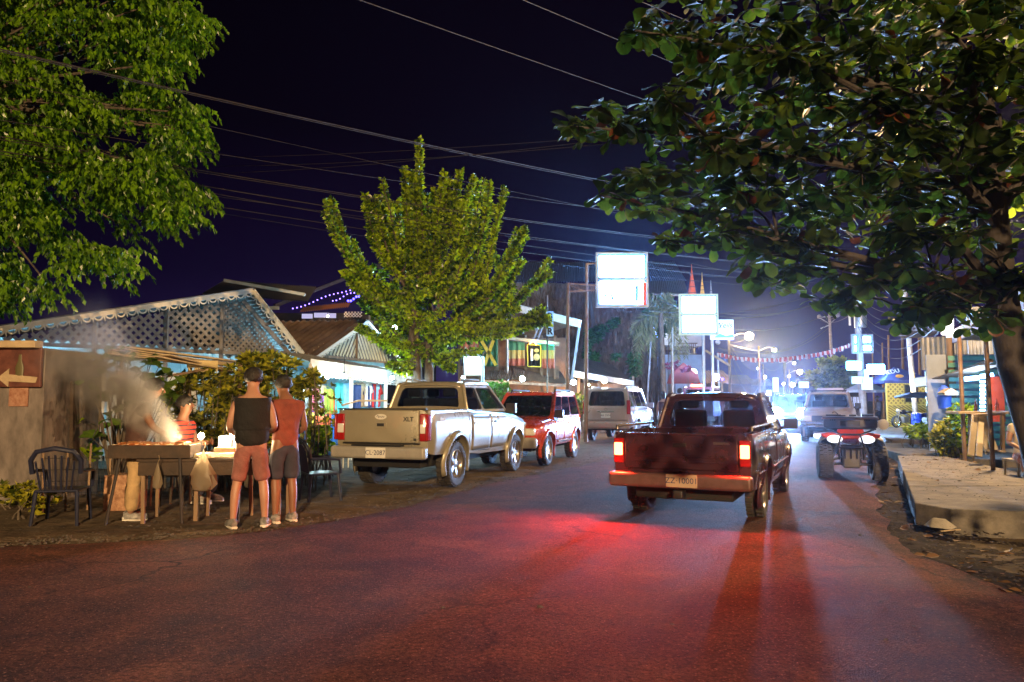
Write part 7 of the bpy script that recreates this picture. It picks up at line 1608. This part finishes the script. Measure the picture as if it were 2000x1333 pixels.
for px, m_, lb in ((1906, mat('brown_glass', (.06, .025, .01), .1), 'brown bottle on the stall counter'), (1935, mat('clear_bottle', (.4, .5, .5), .1), 'clear jar on the stall counter'), (1948, M_redp, 'red-topped jar at the trunk end of the stall counter')):
    p = W(px, 803, 16.55); s = MB(); s.lathe([(0, 0), (.035, 0), (.037, .14), (.014, .2), (.013, .27), (0, .27)], 12); o = s.build('bottle', m_, smooth=True); o.location = (p.x, p.y, p.z); tag(o, lb, 'bottle')
# pale wooden trestle
TR = thing('trestle', 'pale wooden A-shaped trestle standing on the plank deck', 'trestle', (gp(1910, 14.8).x, 14.8, .2))
for a, b in (((1904, 812), (1896, 890)), ((1916, 812), (1912, 892)), ((1918, 812), (1944, 880)), ((1908, 812), (1930, 886))): s = MB(); s.bar(W(*a, 14.8), W(*b, 14.6 if b[0] < 1920 else 15.1), .11, .045, up=(0, 1, 0)); s.build('leg', mat('bleached_wood', (.45, .38, .28), .7, c2=(.62, .55, .42), vs=4), TR, world=True, bevel=.004)
s = MB(); s.bar(W(1900, 812, 14.8), W(1960, 808, 14.8), .12, .05); s.bar(W(1926, 880, 14.9), W(1962, 882, 14.9), .09, .04); s.build('rail', M_plank, TR, world=True)
# bird-house like box on a post and blue sack
s = MB(); p = W(1852, 770, 19); s.box((0, 0, 0), (.34, .3, .06)); s.prism([(-.2, .03), (.2, .03), (0, .15)], .3, Matrix.Translation((0, .15, 0)) @ Matrix.Rotation(math.pi/2, 4, 'X')); o = s.build('feeder_roof', M_plank); o.location = p; tag(o, 'small pale roofed box fixed to the wooden post by the zinc sheets', 'box')
s = MB(); s.lathe([(0, 0), (.14, .02), (.17, .3), (.12, .55), (.05, .62)], 12); o = s.build('blue_sack', mat('blue_tarp_cloth'), smooth=True); o.location = W(1845, 800, 19.3); tag(o, 'blue sack hanging beside the wooden post', 'sack')
s = MB(); s.box((0, 0, .4), (.7, .5, .8)); o = s.build('concrete_block', M_conc, bevel=.03); o.location = gp(1822, 27, .05); tag(o, 'grey concrete planter block in front of the zinc building', 'planter')
s = MB(); s.lathe([(0, 0), (.26, 0), (.30, .5), (.27, .52), (.24, .1)], 18); o = s.build('plastic_tub', mat('milky_plastic', (.55, .52, .48), .5, backlit=.3), smooth=True); o.location = (gp(1838, 20.5).x, 20.5, .12); tag(o, 'milky plastic tub among the yellow-green plants on the right', 'tub')
# ------------------------------------------------------------------ leaves
def leaf_small(s, p, d, n, L_, w_):
    """pointed leaf along d, folded on its midrib; n = face normal"""
    sd = d.cross(n).normalized(); b = len(s.v); m_ = p+d*L_*.45
    s.v += [p, m_+sd*w_+n*w_*.25, p+d*L_-n*L_*.12, m_-sd*w_+n*w_*.25]; s.f += [(b, b+1, b+2), (b, b+2, b+3)]
def leaf_obov(s, p, d, n, L_, w_, curl=.15):
    sd = d.cross(n).normalized(); b = len(s.v)
    prof = ((0, .04), (.25, .22), (.5, .62), (.72, .95), (.88, .82), (.97, .42))
    for t, w in prof:
        c = p+d*L_*t-n*curl*L_*t*t
        s.v += [c+sd*w_*w+n*w_*w*.22, c, c-sd*w_*w+n*w_*w*.22]
    s.v.append(p+d*L_-n*curl*L_)
    for i in range(5):
        a = b+i*3; s.f += [(a, a+1, a+4, a+3), (a+1, a+2, a+5, a+4)]
    s.f += [(b+15, b+16, b+18), (b+16, b+17, b+18)]
def rv(): 
    while True:
        v = V((U(-1, 1), U(-1, 1), U(-1, 1)))
        if .05 < v.length < 1: return v.normalized()
def perp(d):
    a = rv(); a = a-d*a.dot(d); return a.normalized() if a.length > .05 else perp(d)
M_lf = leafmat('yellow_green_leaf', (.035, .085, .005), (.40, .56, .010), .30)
M_lfd = leafmat('drooping_leaf', (.030, .090, .005), (.15, .30, .006), .34)
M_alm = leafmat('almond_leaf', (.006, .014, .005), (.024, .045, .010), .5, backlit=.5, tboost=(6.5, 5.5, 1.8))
M_almo = [mat('rusty_old_leaf', (.10, .032, .012), .45, var=.3, vs=9, backlit=.3), mat('yellowed_leaf', (.24, .15, .02), .45, var=.25, vs=9, backlit=.35), mat('brown_red_leaf', (.10, .022, .014), .5, var=.3, vs=9, backlit=.3)]
M_alm.node_tree.nodes['Principled BSDF'].inputs['Specular IOR Level'].default_value = .25
# ------------------------------------------------------------------ upright tree in the middle
YT = 19.5
TC = thing('upright_tree', 'upright small-leaved tree with long leafy spikes behind the parked pickup', 'tree', (gp(822, YT).x, YT, -.1))
s = MB(); base = gp(818, YT, -.1); 
k1 = W(812, 690, YT); k2 = W(838, 668, YT); limbs = []
s.tube([base, base.lerp(k1, .5)+V((.03, .05, 0)), k1], [.20, .16, .13], 10); s.tube([base+V((.15, 0, 0)), base.lerp(k2, .5)+V((.15, -.05, 0)), k2], [.15, .13, .11], 10)
nodes = [W(800, 640, YT-.3), W(822, 600, YT+.2), W(850, 620, YT-.2), W(880, 640, YT+.3), W(780, 620, YT+.5), W(835, 560, YT), W(870, 580, YT+.4), W(800, 570, YT-.4)]
for q in nodes: b = k1 if q.x < k2.x-.3 else k2; s.tube([b, b.lerp(q, .5)+V((U(-.1, .1), U(-.1, .1), .1)), q], [.10, .075, .055], 8)
wd = s.build('trunk', M_bark, TC, world=True, smooth=True)
tips = [(819, 272, 1), (805, 335, .9), (790, 328, .9), (868, 338, 1), (878, 350, .8), (898, 335, 1), (925, 345, .9), (934, 358, .8), (945, 352, .6), (957, 358, .7), (986, 368, 1), (745, 352, .5), (712, 382, .8), (728, 386, .7), (741, 385, .9), (765, 400, .9), (636, 392, .5), (648, 388, .6), (633, 415, .5), (715, 405, .7), (688, 510, .6), (672, 532, .7), (1028, 445, 1), (1027, 460, .6), (1022, 508, .9), (1074, 508, .8), (1076, 532, 1), (1005, 478, .6), (850, 372, .8), (835, 380, .9), (905, 395, .8), (780, 390, .8), (915, 370, .7), (960, 400, .8), (1000, 560, .6), (700, 560, .7), (1058, 605, .6), (1072, 622, .8), (1010, 600, .6), (760, 450, .7), (930, 430, .8), (690, 470, .6), (1012, 390+60, .6)]
LS = MB(); br = MB()
def leafy(path, dens, rr, size, skip=.3):
    n = len(path)-1; tot = sum((path[i+1]-path[i]).length for i in range(n)); c = int(tot*dens)
    for _ in range(c):
        t = skip+(1-skip)*rnd.random()**.85; x = t*n; i = min(int(x), n-1); p = path[i].lerp(path[i+1], x-i); ax = (path[i+1]-path[i]).normalized()
        o = perp(ax)*rr*U(.1, 1)*(1.15-.6*t); d = (o.normalized()*.7+ax*U(.0, .9)+rv()*.4).normalized(); leaf_small(LS, p+o*.75, d, (perp(d)+V((0, 0, .6))).normalized(), size*U(.7, 1.3), size*U(.30, .42))
for (px, py, wgt) in tips:
    Yt = YT+U(-1.6, 1.6); tip = W(px, py, Yt); q = min(nodes, key=lambda n_: (n_-V((tip.x*.45+base.x*.55, YT, n_.z))).length+abs(n_.z-tip.z)*.12)
    m1 = q.lerp(tip, .45)+V((U(-.1, .1)+(tip.x-q.x)*.14, U(-.2, .2), -abs(tip.x-q.x)*.10)); path = [q, q.lerp(m1, .5), m1, m1.lerp(tip, .5)+V((U(-.05, .05), 0, 0)), tip]
    br.tube(path, [.05, .04, .03, .018, .006], 6); leafy(path, 200*wgt, .075, .13, .16)
    for _ in range(2):      # shorter side shoots, also upright
        t = U(.1, .65)*4; i = int(t); p = path[i].lerp(path[i+1], t-i); e = p+V((U(-.45, .45), U(-.6, .6), U(.35, .75))); pt = proj(e)
        if pt[1] < py+25: continue
        pp = [p, p.lerp(e, .5)+V((U(-.05, .05), 0, -.03)), e]; br.tube(pp, [.02, .014, .005], 5); leafy(pp, 150, .075, .12, .05)
for _ in range(48):        # inner and lower boughs
    q = rnd.choice(nodes+[k1, k2]); e = q+V((U(-1.7, 1.9), U(-1.5, 1.2), U(-.5, 1.5))); pt = proj(e)
    if not inpoly(pt, [(690, 560), (700, 470), (770, 400), (960, 400), (1010, 500), (1050, 590), (1060, 640), (930, 690), (860, 735), (760, 735), (730, 650)]): continue
    pp = [q, q.lerp(e, .5)+V((0, 0, -.1)), e]; br.tube(pp, [.03, .02, .006], 5); leafy(pp, 120, .11, .125, .1)
for (x0, y0, x1, y1) in ((850, 640, 1075, 628), (850, 650, 1000, 650), (812, 690, 745, 655), (815, 690, 700, 640), (838, 668, 905, 640), (838, 700, 900, 690), (815, 720, 760, 712), (838, 668, 1065, 612), (860, 690, 885, 720)):
    a, b_ = W(x0, y0, YT), W(x1, y1, YT-1.0); pp = [a, a.lerp(b_, .5)+V((0, -.2, -.12)), b_]; br.tube(pp, [.04, .025, .008], 5); leafy(pp, 250, .16, .11, .15)
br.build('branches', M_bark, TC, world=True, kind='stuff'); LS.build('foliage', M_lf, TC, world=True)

# ------------------------------------------------------------------ big drooping tree top left
TL = thing('drooping_tree', 'large tree with drooping yellow-green foliage filling the upper left corner', 'tree', (-13.5, 15, -.1))
sil = [(-120, -120), (330, -120), (345, -20), (372, 15), (430, 22), (455, 50), (440, 95), (405, 110), (430, 190), (405, 240), (438, 320), (452, 345), (418, 380), (405, 445), (375, 470), (330, 490), (300, 545), (255, 555), (215, 530), (160, 545), (118, 600), (60, 590), (40, 640), (-120, 650)]
s = MB(); s.tube([(-13.5, 15, -.2), (-13.3, 15, 3), (-12.6, 14.8, 6.5)], [.42, .34, .28], 12)
LS = MB(); tw = MB(); cl = []
tries = 0
while len(cl) < 560 and tries < 16000:
    tries += 1; p = W(U(-100, 460), U(-100, 610), U(11.8, 17.0))
    q = proj(p)
    if not inpoly((q[0]+45, q[1]+8), sil): continue
    if noise.noise(V((q[0]/75, q[1]/60, 1.7))) < -.04 and q[0] > 20: continue
    if q[1] > 430 and p.y > 14.5: continue
    cl.append(p)
trunk_top = V((-12.6, 14.8, 6.5))
for p in cl[:90]:
    m1 = trunk_top.lerp(p, .5)+V((0, 0, .7)); tw.tube([trunk_top.lerp(p, .08), m1, p+V((0, 0, .2))], [.06, .035, .012], 5)
for p in cl:
    out = (V((p.x+12.6, p.y-14.8, 0))).normalized() if abs(p.x+12.6) > .1 else V((1, 0, 0))
    for _ in range(9):
        a = p+V((U(-.25, .25), U(-.25, .25), U(-.1, .25))); d = (out*.6+rv()*.8); d.z = 0; d = d.normalized() if d.length > .1 else V((1, 0, 0)); L_ = U(.25, .5)
        pts_ = [a, a+d*L_*.5+V((0, 0, .05)), a+d*L_*.9-V((0, 0, .05)), a+d*L_*1.1-V((0, 0, .20))]
        for i in range(13):
            t = (i+U(0, 1))/13*3; k = min(int(t), 2); c = pts_[k].lerp(pts_[k+1], t-k); ld = (V((U(-.5, .5), U(-.5, .5), -1.0))+d*.35).normalized(); leaf_small(LS, c, ld, perp(ld), U(.09, .14), U(.028, .042))
s.build('trunk', M_bark, TL, world=True, smooth=True); tw.build('branches', M_bark, TL, world=True, kind='stuff'); LS.build('foliage', M_lfd, TL, world=True)

# ------------------------------------------------------------------ sea almond tree on the right
TA = thing('almond_tree', 'sea almond tree with broad leaves leaning over the sidewalk and filling the upper right', 'tree', (6.45, 9.1, .15))
s = MB(); tp = [V((6.62, 9.1, .1)), V((6.40, 9.1, 1.0)), V((6.15, 9.08, 1.9)), V((5.98, 9.0, 2.7)), V((5.9, 8.95, 3.7)), V((5.8, 8.8, 4.9))]
s.tube([p+V((0, 0, 0)) for p in tp], [.27, .215, .19, .175, .165, .14], 14)
for i in range(len(s.v)): s.v[i] = s.v[i]+V((noise.noise(s.v[i]*5), noise.noise(s.v[i]*5+V((9, 0, 0))), 0))*.03
s.build('trunk', mat('dark_almond_bark', (.020, .017, .018), .85, c2=(.06, .052, .05), vs=7, bump=1, bs=16, stretch=(1, 1, .35)), TA, world=True, smooth=True)
silA = [(1232, 42), (1270, 5), (1290, -120), (2300, -120), (2300, 760), (2010, 700), (1930, 650), (1830, 628), (1760, 650), (1735, 610), (1690, 560), (1650, 608), (1600, 625), (1575, 590), (1490, 560), (1462, 520), (1440, 470), (1380, 492), (1300, 485), (1290, 465), (1330, 432), (1240, 420), (1215, 428), (1158, 385), (1175, 372), (1240, 320), (1290, 250), (1245, 232), (1200, 258), (1100, 258), (1098, 238), (1160, 210), (1215, 175), (1300, 150), (1330, 95), (1250, 85)]
bo = MB(); ros = []; tries = 0
joints = [tp[3], tp[4], tp[5], tp[4]+V((-.1, 0, .4))]
ends = [W(1110, 248, 7.6), W(1170, 382, 8.2), W(1240, 60, 7.4), W(1300, 470, 8.8), W(1480, 540, 9.2), W(1600, 600, 8.6), W(1830, 610, 9.6), W(1400, 300, 7.2), W(1500, 100, 6.8), W(1700, 200, 7.0), W(1900, 100, 7.2), W(1750, 450, 8.0), W(1650, 350, 10.4), W(1550, 420, 9.8), W(2100, 300, 8.5), W(2000, 560, 8.6), W(1760, 620, 9.0), W(1350, 120, 8.5), W(1450, 460, 8.0), W(1950, -60, 8)]
paths = []
for e in ends:
    j = min(joints, key=lambda q: abs(q.z-e.z+.6)); m1 = j.lerp(e, .5)+V((U(-.15, .15), U(-.2, .2), U(.05, .3))); pth = [j, j.lerp(m1, .5), m1, m1.lerp(e, .5)+V((0, 0, .05)), e]; paths.append(pth); bo.tube(pth, [.085, .065, .045, .028, .010], 7)
for pth in paths:
    for k in range(1, 5):
        for _ in range(3):
            a = pth[k-1].lerp(pth[k], U(0, 1)); e = a+V((U(-.8, .5), U(-.7, .7), U(-.45, .5))); q = proj(e)
            if inpoly(q, silA): bo.tube([a, a.lerp(e, .5)+V((0, 0, .06)), e], [.022, .015, .008], 5); ros.append(e)
    ros.append(pth[-1])
    for k in range(10): ros.append(pth[3].lerp(pth[4], k/10)+V((U(-.12, .12), U(-.12, .12), U(-.05, .12))))
while len(ros) < 1500 and tries < 30000:
    tries += 1; e = W(U(1090, 2250), U(-110, 700), U(7.2, 12.2)); q = proj(e)
    if not inpoly(q, silA): continue
    if noise.noise(V((q[0]/120, q[1]/90, 4.2))) < -.33: continue
    if q[1] > 470 and noise.noise(V((q[0]/60, q[1]/50, 8.2))) < -.05: continue
    if q[1] > 420 and rnd.random() < .3: continue
    if q[0] > 1900 and q[1] > 330 and e.y < 8.9: continue
    if 1728 < q[0] < 1845 and 612 < q[1] < 720: continue
    ros.append(e)
for _ in range(420):  # unseen leaves added above the view to keep the near lamp off the crown
    y_ = U(.5, 6.6); ros.append(V((U(.4, 9), y_, 1.85+.56*y_+U(0, 1.6))))
for e in ros[:]:
    if rnd.random() < .35: bo.tube([e, e+V((U(-.1, .2), U(-.1, .1), U(-.12, .10)))], [.004, .006], 4)
bo.build('branches', MATS['dark_almond_bark'], TA, world=True, kind='stuff')
singles = []; LS = MB(); protos = []
for k in range(6):
    o = MB(); leaf_obov(o, V((0, 0, 0)), V((0, 1, 0)), V((0, 0, 1)), 1.0, .30+.03*k, .10+.06*k); protos.append(o)
allv = []
for e in ros:
    up_ = (V((0, 0, 1))+rv()*.5).normalized(); nl = rnd.randint(5, 8); a0 = U(0, 6.3); pr = proj(e)
    x_ = perp(up_); y_ = up_.cross(x_)
    for i in range(nl):
        a = a0+i*6.283/nl+U(-.25, .25); d = (x_*math.cos(a)+y_*math.sin(a)+up_*U(-.35, .5)-V((0, 0, U(0, .5)))).normalized(); n_ = (up_-d*up_.dot(d)); n_ = n_.normalized() if n_.length > .05 else perp(d)
        allv.append((e+d*.02, d, (n_+rv()*.25).normalized(), U(.15, .25)))
# those that show largest: in front of the rest, near the camera
def front(v): q = proj(v[0]); return (v[0].y+(0 if (q[0] > 1080 and q[0] < 2000 and q[1] > 0 and (q[1] > 380 or q[0] < 1450)) else 6))
allv.sort(key=front)
pmesh = []
for k, o in enumerate(protos):
    for j, m_ in enumerate([M_alm]+M_almo):
        ob = o.build('leaf', m_, smooth=True); pmesh.append(ob.data); bpy.data.objects.remove(ob)
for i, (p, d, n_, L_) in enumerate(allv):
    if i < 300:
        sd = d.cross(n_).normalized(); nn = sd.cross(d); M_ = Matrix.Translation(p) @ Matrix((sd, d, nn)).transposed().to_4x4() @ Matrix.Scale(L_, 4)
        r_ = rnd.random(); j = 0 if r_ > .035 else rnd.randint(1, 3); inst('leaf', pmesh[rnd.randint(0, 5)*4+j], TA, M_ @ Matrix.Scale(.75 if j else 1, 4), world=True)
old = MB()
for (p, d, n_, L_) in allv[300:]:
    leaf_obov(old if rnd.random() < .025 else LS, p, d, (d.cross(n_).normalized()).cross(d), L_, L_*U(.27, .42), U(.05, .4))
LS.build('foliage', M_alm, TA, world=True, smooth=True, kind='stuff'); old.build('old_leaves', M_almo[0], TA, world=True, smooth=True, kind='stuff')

# ------------------------------------------------------------------ bushes and plants
def bush(name, label, cat, poly, Yr, n, size, m, stems=True, base=None, kind='rosette', seed=3.0, thr=-.25, M2=None):
    xs = [p[0] for p in poly]; ys = [p[1] for p in poly]; cx, Ym = sum(xs)/len(xs), sum(Yr)/2; b = base or gp(cx, Ym, -.05); o = thing(name, label, cat, tuple(b)); s = MB(); st_ = MB(); c = 0; t = 0
    while c < n and t < n*20:
        t += 1; e = W(U(min(xs), max(xs)), U(min(ys), max(ys)), U(*Yr)); q = proj(e)
        if e.z < 0 or not inpoly(q, poly) or noise.noise(V((q[0]/40, q[1]/35, seed))) < thr: continue
        c += 1; up_ = (V((0, 0, 1))+rv()*.7).normalized(); nl = rnd.randint(5, 8); a0 = U(0, 6.3); x_ = perp(up_); y_ = up_.cross(x_)
        for i in range(nl):
            a = a0+i*6.283/nl+U(-.3, .3); d = (x_*math.cos(a)+y_*math.sin(a)+up_*U(.1, 1.0)).normalized(); nv = (up_-d*up_.dot(d)); nv = nv.normalized() if nv.length > .05 else perp(d)
            if kind == 'round': leaf_obov(s, e, d, (d.cross(nv).normalized()).cross(d), size*U(.7, 1.3), size*U(.4, .55))
            else: leaf_small(s, e, d, nv, size*U(.7, 1.3), size*U(.22, .34))
        if stems and c % 7 == 0: g0 = V((e.x+U(-.2, .2), e.y+U(-.1, .1), -.1)); st_.tube([g0, g0.lerp(e, .5)+V((U(-.1, .1), U(-.1, .1), 0)), e], [.016, .011, .006], 5)
    s.build('foliage', m, o, world=True, smooth=(kind == 'round'), kind='stuff')
    if stems: st_.build('stems', M_bark, o, world=True, kind='stuff')
    return o
M_hedge = leafmat('croton_leaf', (.05, .075, .008), (.42, .40, .03), .35, vs=3)
bush('hedge', 'tall leafy hedge with yellowish tips behind the two men at the food table', 'hedge', [(480, 690), (500, 685), (560, 700), (610, 720), (625, 745), (598, 770), (585, 850), (560, 880), (440, 860), (415, 800), (440, 725)], (12.2, 14.4), 900, .13, M_hedge)
bush('hedge', 'left part of the hedge, behind the seated man in stripes', 'hedge', [(325, 745), (400, 722), (445, 725), (450, 800), (440, 870), (330, 870), (318, 800)], (12.0, 13.6), 420, .12, M_hedge, seed=5)
bush('shrub', 'thin wiry shrub with sparse leaves at the end of the hedge', 'shrub', [(590, 730), (640, 740), (668, 790), (650, 860), (600, 880), (590, 800)], (13.0, 14.4), 60, .10, M_hedge, seed=7, thr=-.05)
# sea grape with big round leaves
SG = thing('sea_grape', 'sea grape bush with big round leaves over the grill smoke', 'shrub', tuple(gp(255, 11.6, -.05)))
sgp = [(150, 720), (225, 688), (262, 680), (335, 718), (350, 760), (335, 800), (290, 770), (250, 800), (215, 880), (180, 860), (170, 780)]
s = MB(); b0 = gp(240, 11.7, -.1)
pr2 = []
for k in range(3):
    o = MB(); leaf_obov(o, V((0, 0, 0)), V((0, 1, 0)), V((0, 0, 1)), 1.0, .42+.05*k, .08+.08*k); ob = o.build('leaf', leafmat('sea_grape_leaf_%d' % k, (.04, .09, .015), (.14, .24, .03), .3, backlit=.4), smooth=True); pr2.append(ob.data); bpy.data.objects.remove(ob)
n_ = 0
for k in range(60):
    e = W(U(150, 350), U(680, 880), U(11.0, 12.2)); q = proj(e)
    if not inpoly(q, sgp): continue
    s.tube([b0+V((U(-.1, .1), 0, 0)), b0.lerp(e, .55)+V((U(-.15, .15), 0, .15)), e], [.018, .013, .006], 5)
    for i in range(5):
        a = i*1.256+U(-.4, .4); d = V((math.cos(a), math.sin(a)*.6, U(-.6, .8))).normalized(); nv = (V((0, -.5, 1))+rv()*.4); nv = (nv-d*nv.dot(d)).normalized(); sd = d.cross(nv).normalized(); L_ = U(.13, .21)
        inst('leaf', pr2[n_ % 3], SG, Matrix.Translation(e) @ Matrix((sd, d, sd.cross(d))).transposed().to_4x4() @ Matrix.Scale(L_, 4), world=True); n_ += 1
s.build('branches', M_bark, SG, world=True)
bush('vine', 'leafy vine climbing between the plaster kiosk and the grill', 'vine', [(88, 800), (110, 790), (180, 840), (185, 900), (120, 905), (86, 890)], (11.4, 12.0), 34, .15, M_lf, kind='round', thr=-.4)
bush('shrub', 'dim green shrub under the shop railing beside the pickup tail', 'shrub', [(590, 850), (640, 840), (645, 880), (600, 895)], (14, 15), 60, .14, M_lf, kind='round')
bush('shrub', 'bright green shrub behind the roof of the silver pickup', 'shrub', [(940, 752), (985, 745), (1000, 770), (985, 800), (945, 800)], (21.5, 23), 170, .12, leafmat('bright_green_leaf', (.05, .16, .02), (.12, .32, .05), .35))
bush('shrub', 'yellow-green shrub between the red car and the silver off-roader', 'shrub', [(1112, 775), (1135, 768), (1150, 780), (1150, 815), (1120, 815)], (28, 29.5), 110, .14, M_hedge)
bush('vine', 'green vine climbing the brown pole and thatch', 'vine', [(1145, 650), (1170, 640), (1205, 622), (1210, 632), (1175, 655), (1165, 720), (1150, 720), (1143, 700)], (44.5, 45.6), 240, .30, leafmat('vine_green', (.02, .09, .03), (.06, .22, .06), .45), stems=False, kind='rosette')
bush('vine', 'lower vine hanging on the thatched wall towards the palm', 'vine', [(1190, 690), (1215, 672), (1250, 690), (1248, 735), (1236, 738), (1225, 690), (1200, 705)], (43, 44.5), 160, .3, MATS['vine_green'], stems=False)
bush('tree', 'small bright tree right of the street under the utility pole', 'tree', [(1575, 715), (1600, 705), (1640, 702), (1672, 715), (1678, 760), (1600, 762), (1580, 740)], (52, 56), 700, .42, leafmat('pale_lit_leaf', (.10, .16, .02), (.34, .40, .07), .5, vs=1.0), base=gp(1635, 54, 0))
bush('tree', 'dark tree rising behind the second light box, above the neon shape', 'tree', [(1262, 585), (1310, 580), (1322, 640), (1290, 660), (1262, 620)], (44, 46), 260, .38, MATS['vine_green'], base=gp(1300, 45, 0))
bush('bougainvillea', 'pink flowering branch in front of the pale wall', 'shrub', [(1300, 712), (1330, 706), (1352, 722), (1340, 730), (1300, 722)], (37.5, 38.2), 46, .16, mat('pink_bracts', (.20, .03, .08), .6, backlit=.3), base=gp(1325, 38, 0))
for poly, lb, m_ in (([(1765, 838), (1800, 830), (1830, 845), (1830, 860), (1780, 858)], 'low feathery weeds at the foot of the pale sign pole', M_lf), ([(1815, 835), (1850, 822), (1870, 850), (1850, 888), (1822, 880)], 'yellow-green leafy plant beside the milky tub', M_hedge), ([(1862, 790), (1905, 800), (1915, 870), (1870, 885), (1855, 850)], 'broad-leaved plants under the green slat wall', M_lf), ([(1840, 868), (1885, 868), (1890, 893), (1842, 892)], 'low plants along the sidewalk edge by the deck', M_hedge)):
    Y_ = 22 if 'weeds' in lb else 18; bush('plant', lb, 'plant', poly, (Y_-1, Y_+.8), 110, .15, m_, kind='rosette', thr=-.4)
# weeds along the left shoulder
bush('weeds', 'patchy weeds and litter at the back of the left shoulder', 'weeds', [(0, 940), (90, 950), (130, 1000), (60, 1010), (0, 1000)], (9.2, 10.6), 90, .09, M_hedge, thr=-.1)
# palm with arching fronds
PA = thing('palm_tree', 'palm with arching dry fronds in front of the thatched building', 'palm', tuple(gp(1290, 43.5, 0)))
cr_ = W(1290, 612, 43.5); s = MB(); s.tube([gp(1296, 43.5, 0), gp(1294, 43.5, 3), cr_], [.22, .17, .15], 10); s.build('trunk', M_bark, PA, world=True, smooth=True)
M_palm = leafmat('palm_leaflet', (.06, .085, .03), (.24, .24, .10), .45)
for k, (ex, ey, hx, hy) in enumerate(((1241, 700, 1246, 625), (1250, 735, 1238, 640), (1262, 590, 1275, 580), (1330, 640, 1318, 590), (1340, 700, 1335, 620), (1310, 580, 1300, 585), (1232, 660, 1250, 605), (1320, 735, 1325, 640), (1275, 700, 1262, 640))):
    m1, e = W(hx, hy, 43.0+.3*(k % 3)), W(ex, ey, 42.6+.4*(k % 3)); path = [cr_.lerp(m1, t/5)*(1-t/10)+m1.lerp(e, t/5)*(t/10) for t in range(0, 6)]
    path = [(cr_*(1-t)**2+m1*2*t*(1-t)+e*t*t) for t in [i/14 for i in range(15)]]; s = MB(); s.tube(path, [.035*(1-i/16) for i in range(15)], 5)
    for i in range(1, 15):
        for q in (-1, 1):
            for r_ in range(3):
                ax = (path[i]-path[i-1]).normalized(); sd = ax.cross(V((0, 1, 0))).normalized()*q; d = (sd*.7+ax*.5+V((0, 0, -.45))+rv()*.1).normalized(); leaf_small(s, path[i-1].lerp(path[i], r_/3), d, perp(d), .5*math.sin(math.pi*(i+1)/17)+.15, .035)
    s.build('frond', M_palm, PA, world=True)
# ------------------------------------------------------------------ humid night air
hz = bpy.data.materials.new('night_haze'); hz.use_nodes = True; n = hz.node_tree.nodes; n.clear()
v = n.new('ShaderNodeVolumePrincipled'); v.inputs['Color'].default_value = (.55, .70, 1, 1); v.inputs['Density'].default_value = HAZE; v.inputs['Anisotropy'].default_value = .90
o = n.new('ShaderNodeOutputMaterial'); hz.node_tree.links.new(v.outputs[0], o.inputs[1])
s = MB(); s.box((20, 90, 7), (400, 260, 18)); o = s.build('haze', hz); o['kind'] = 'stuff'
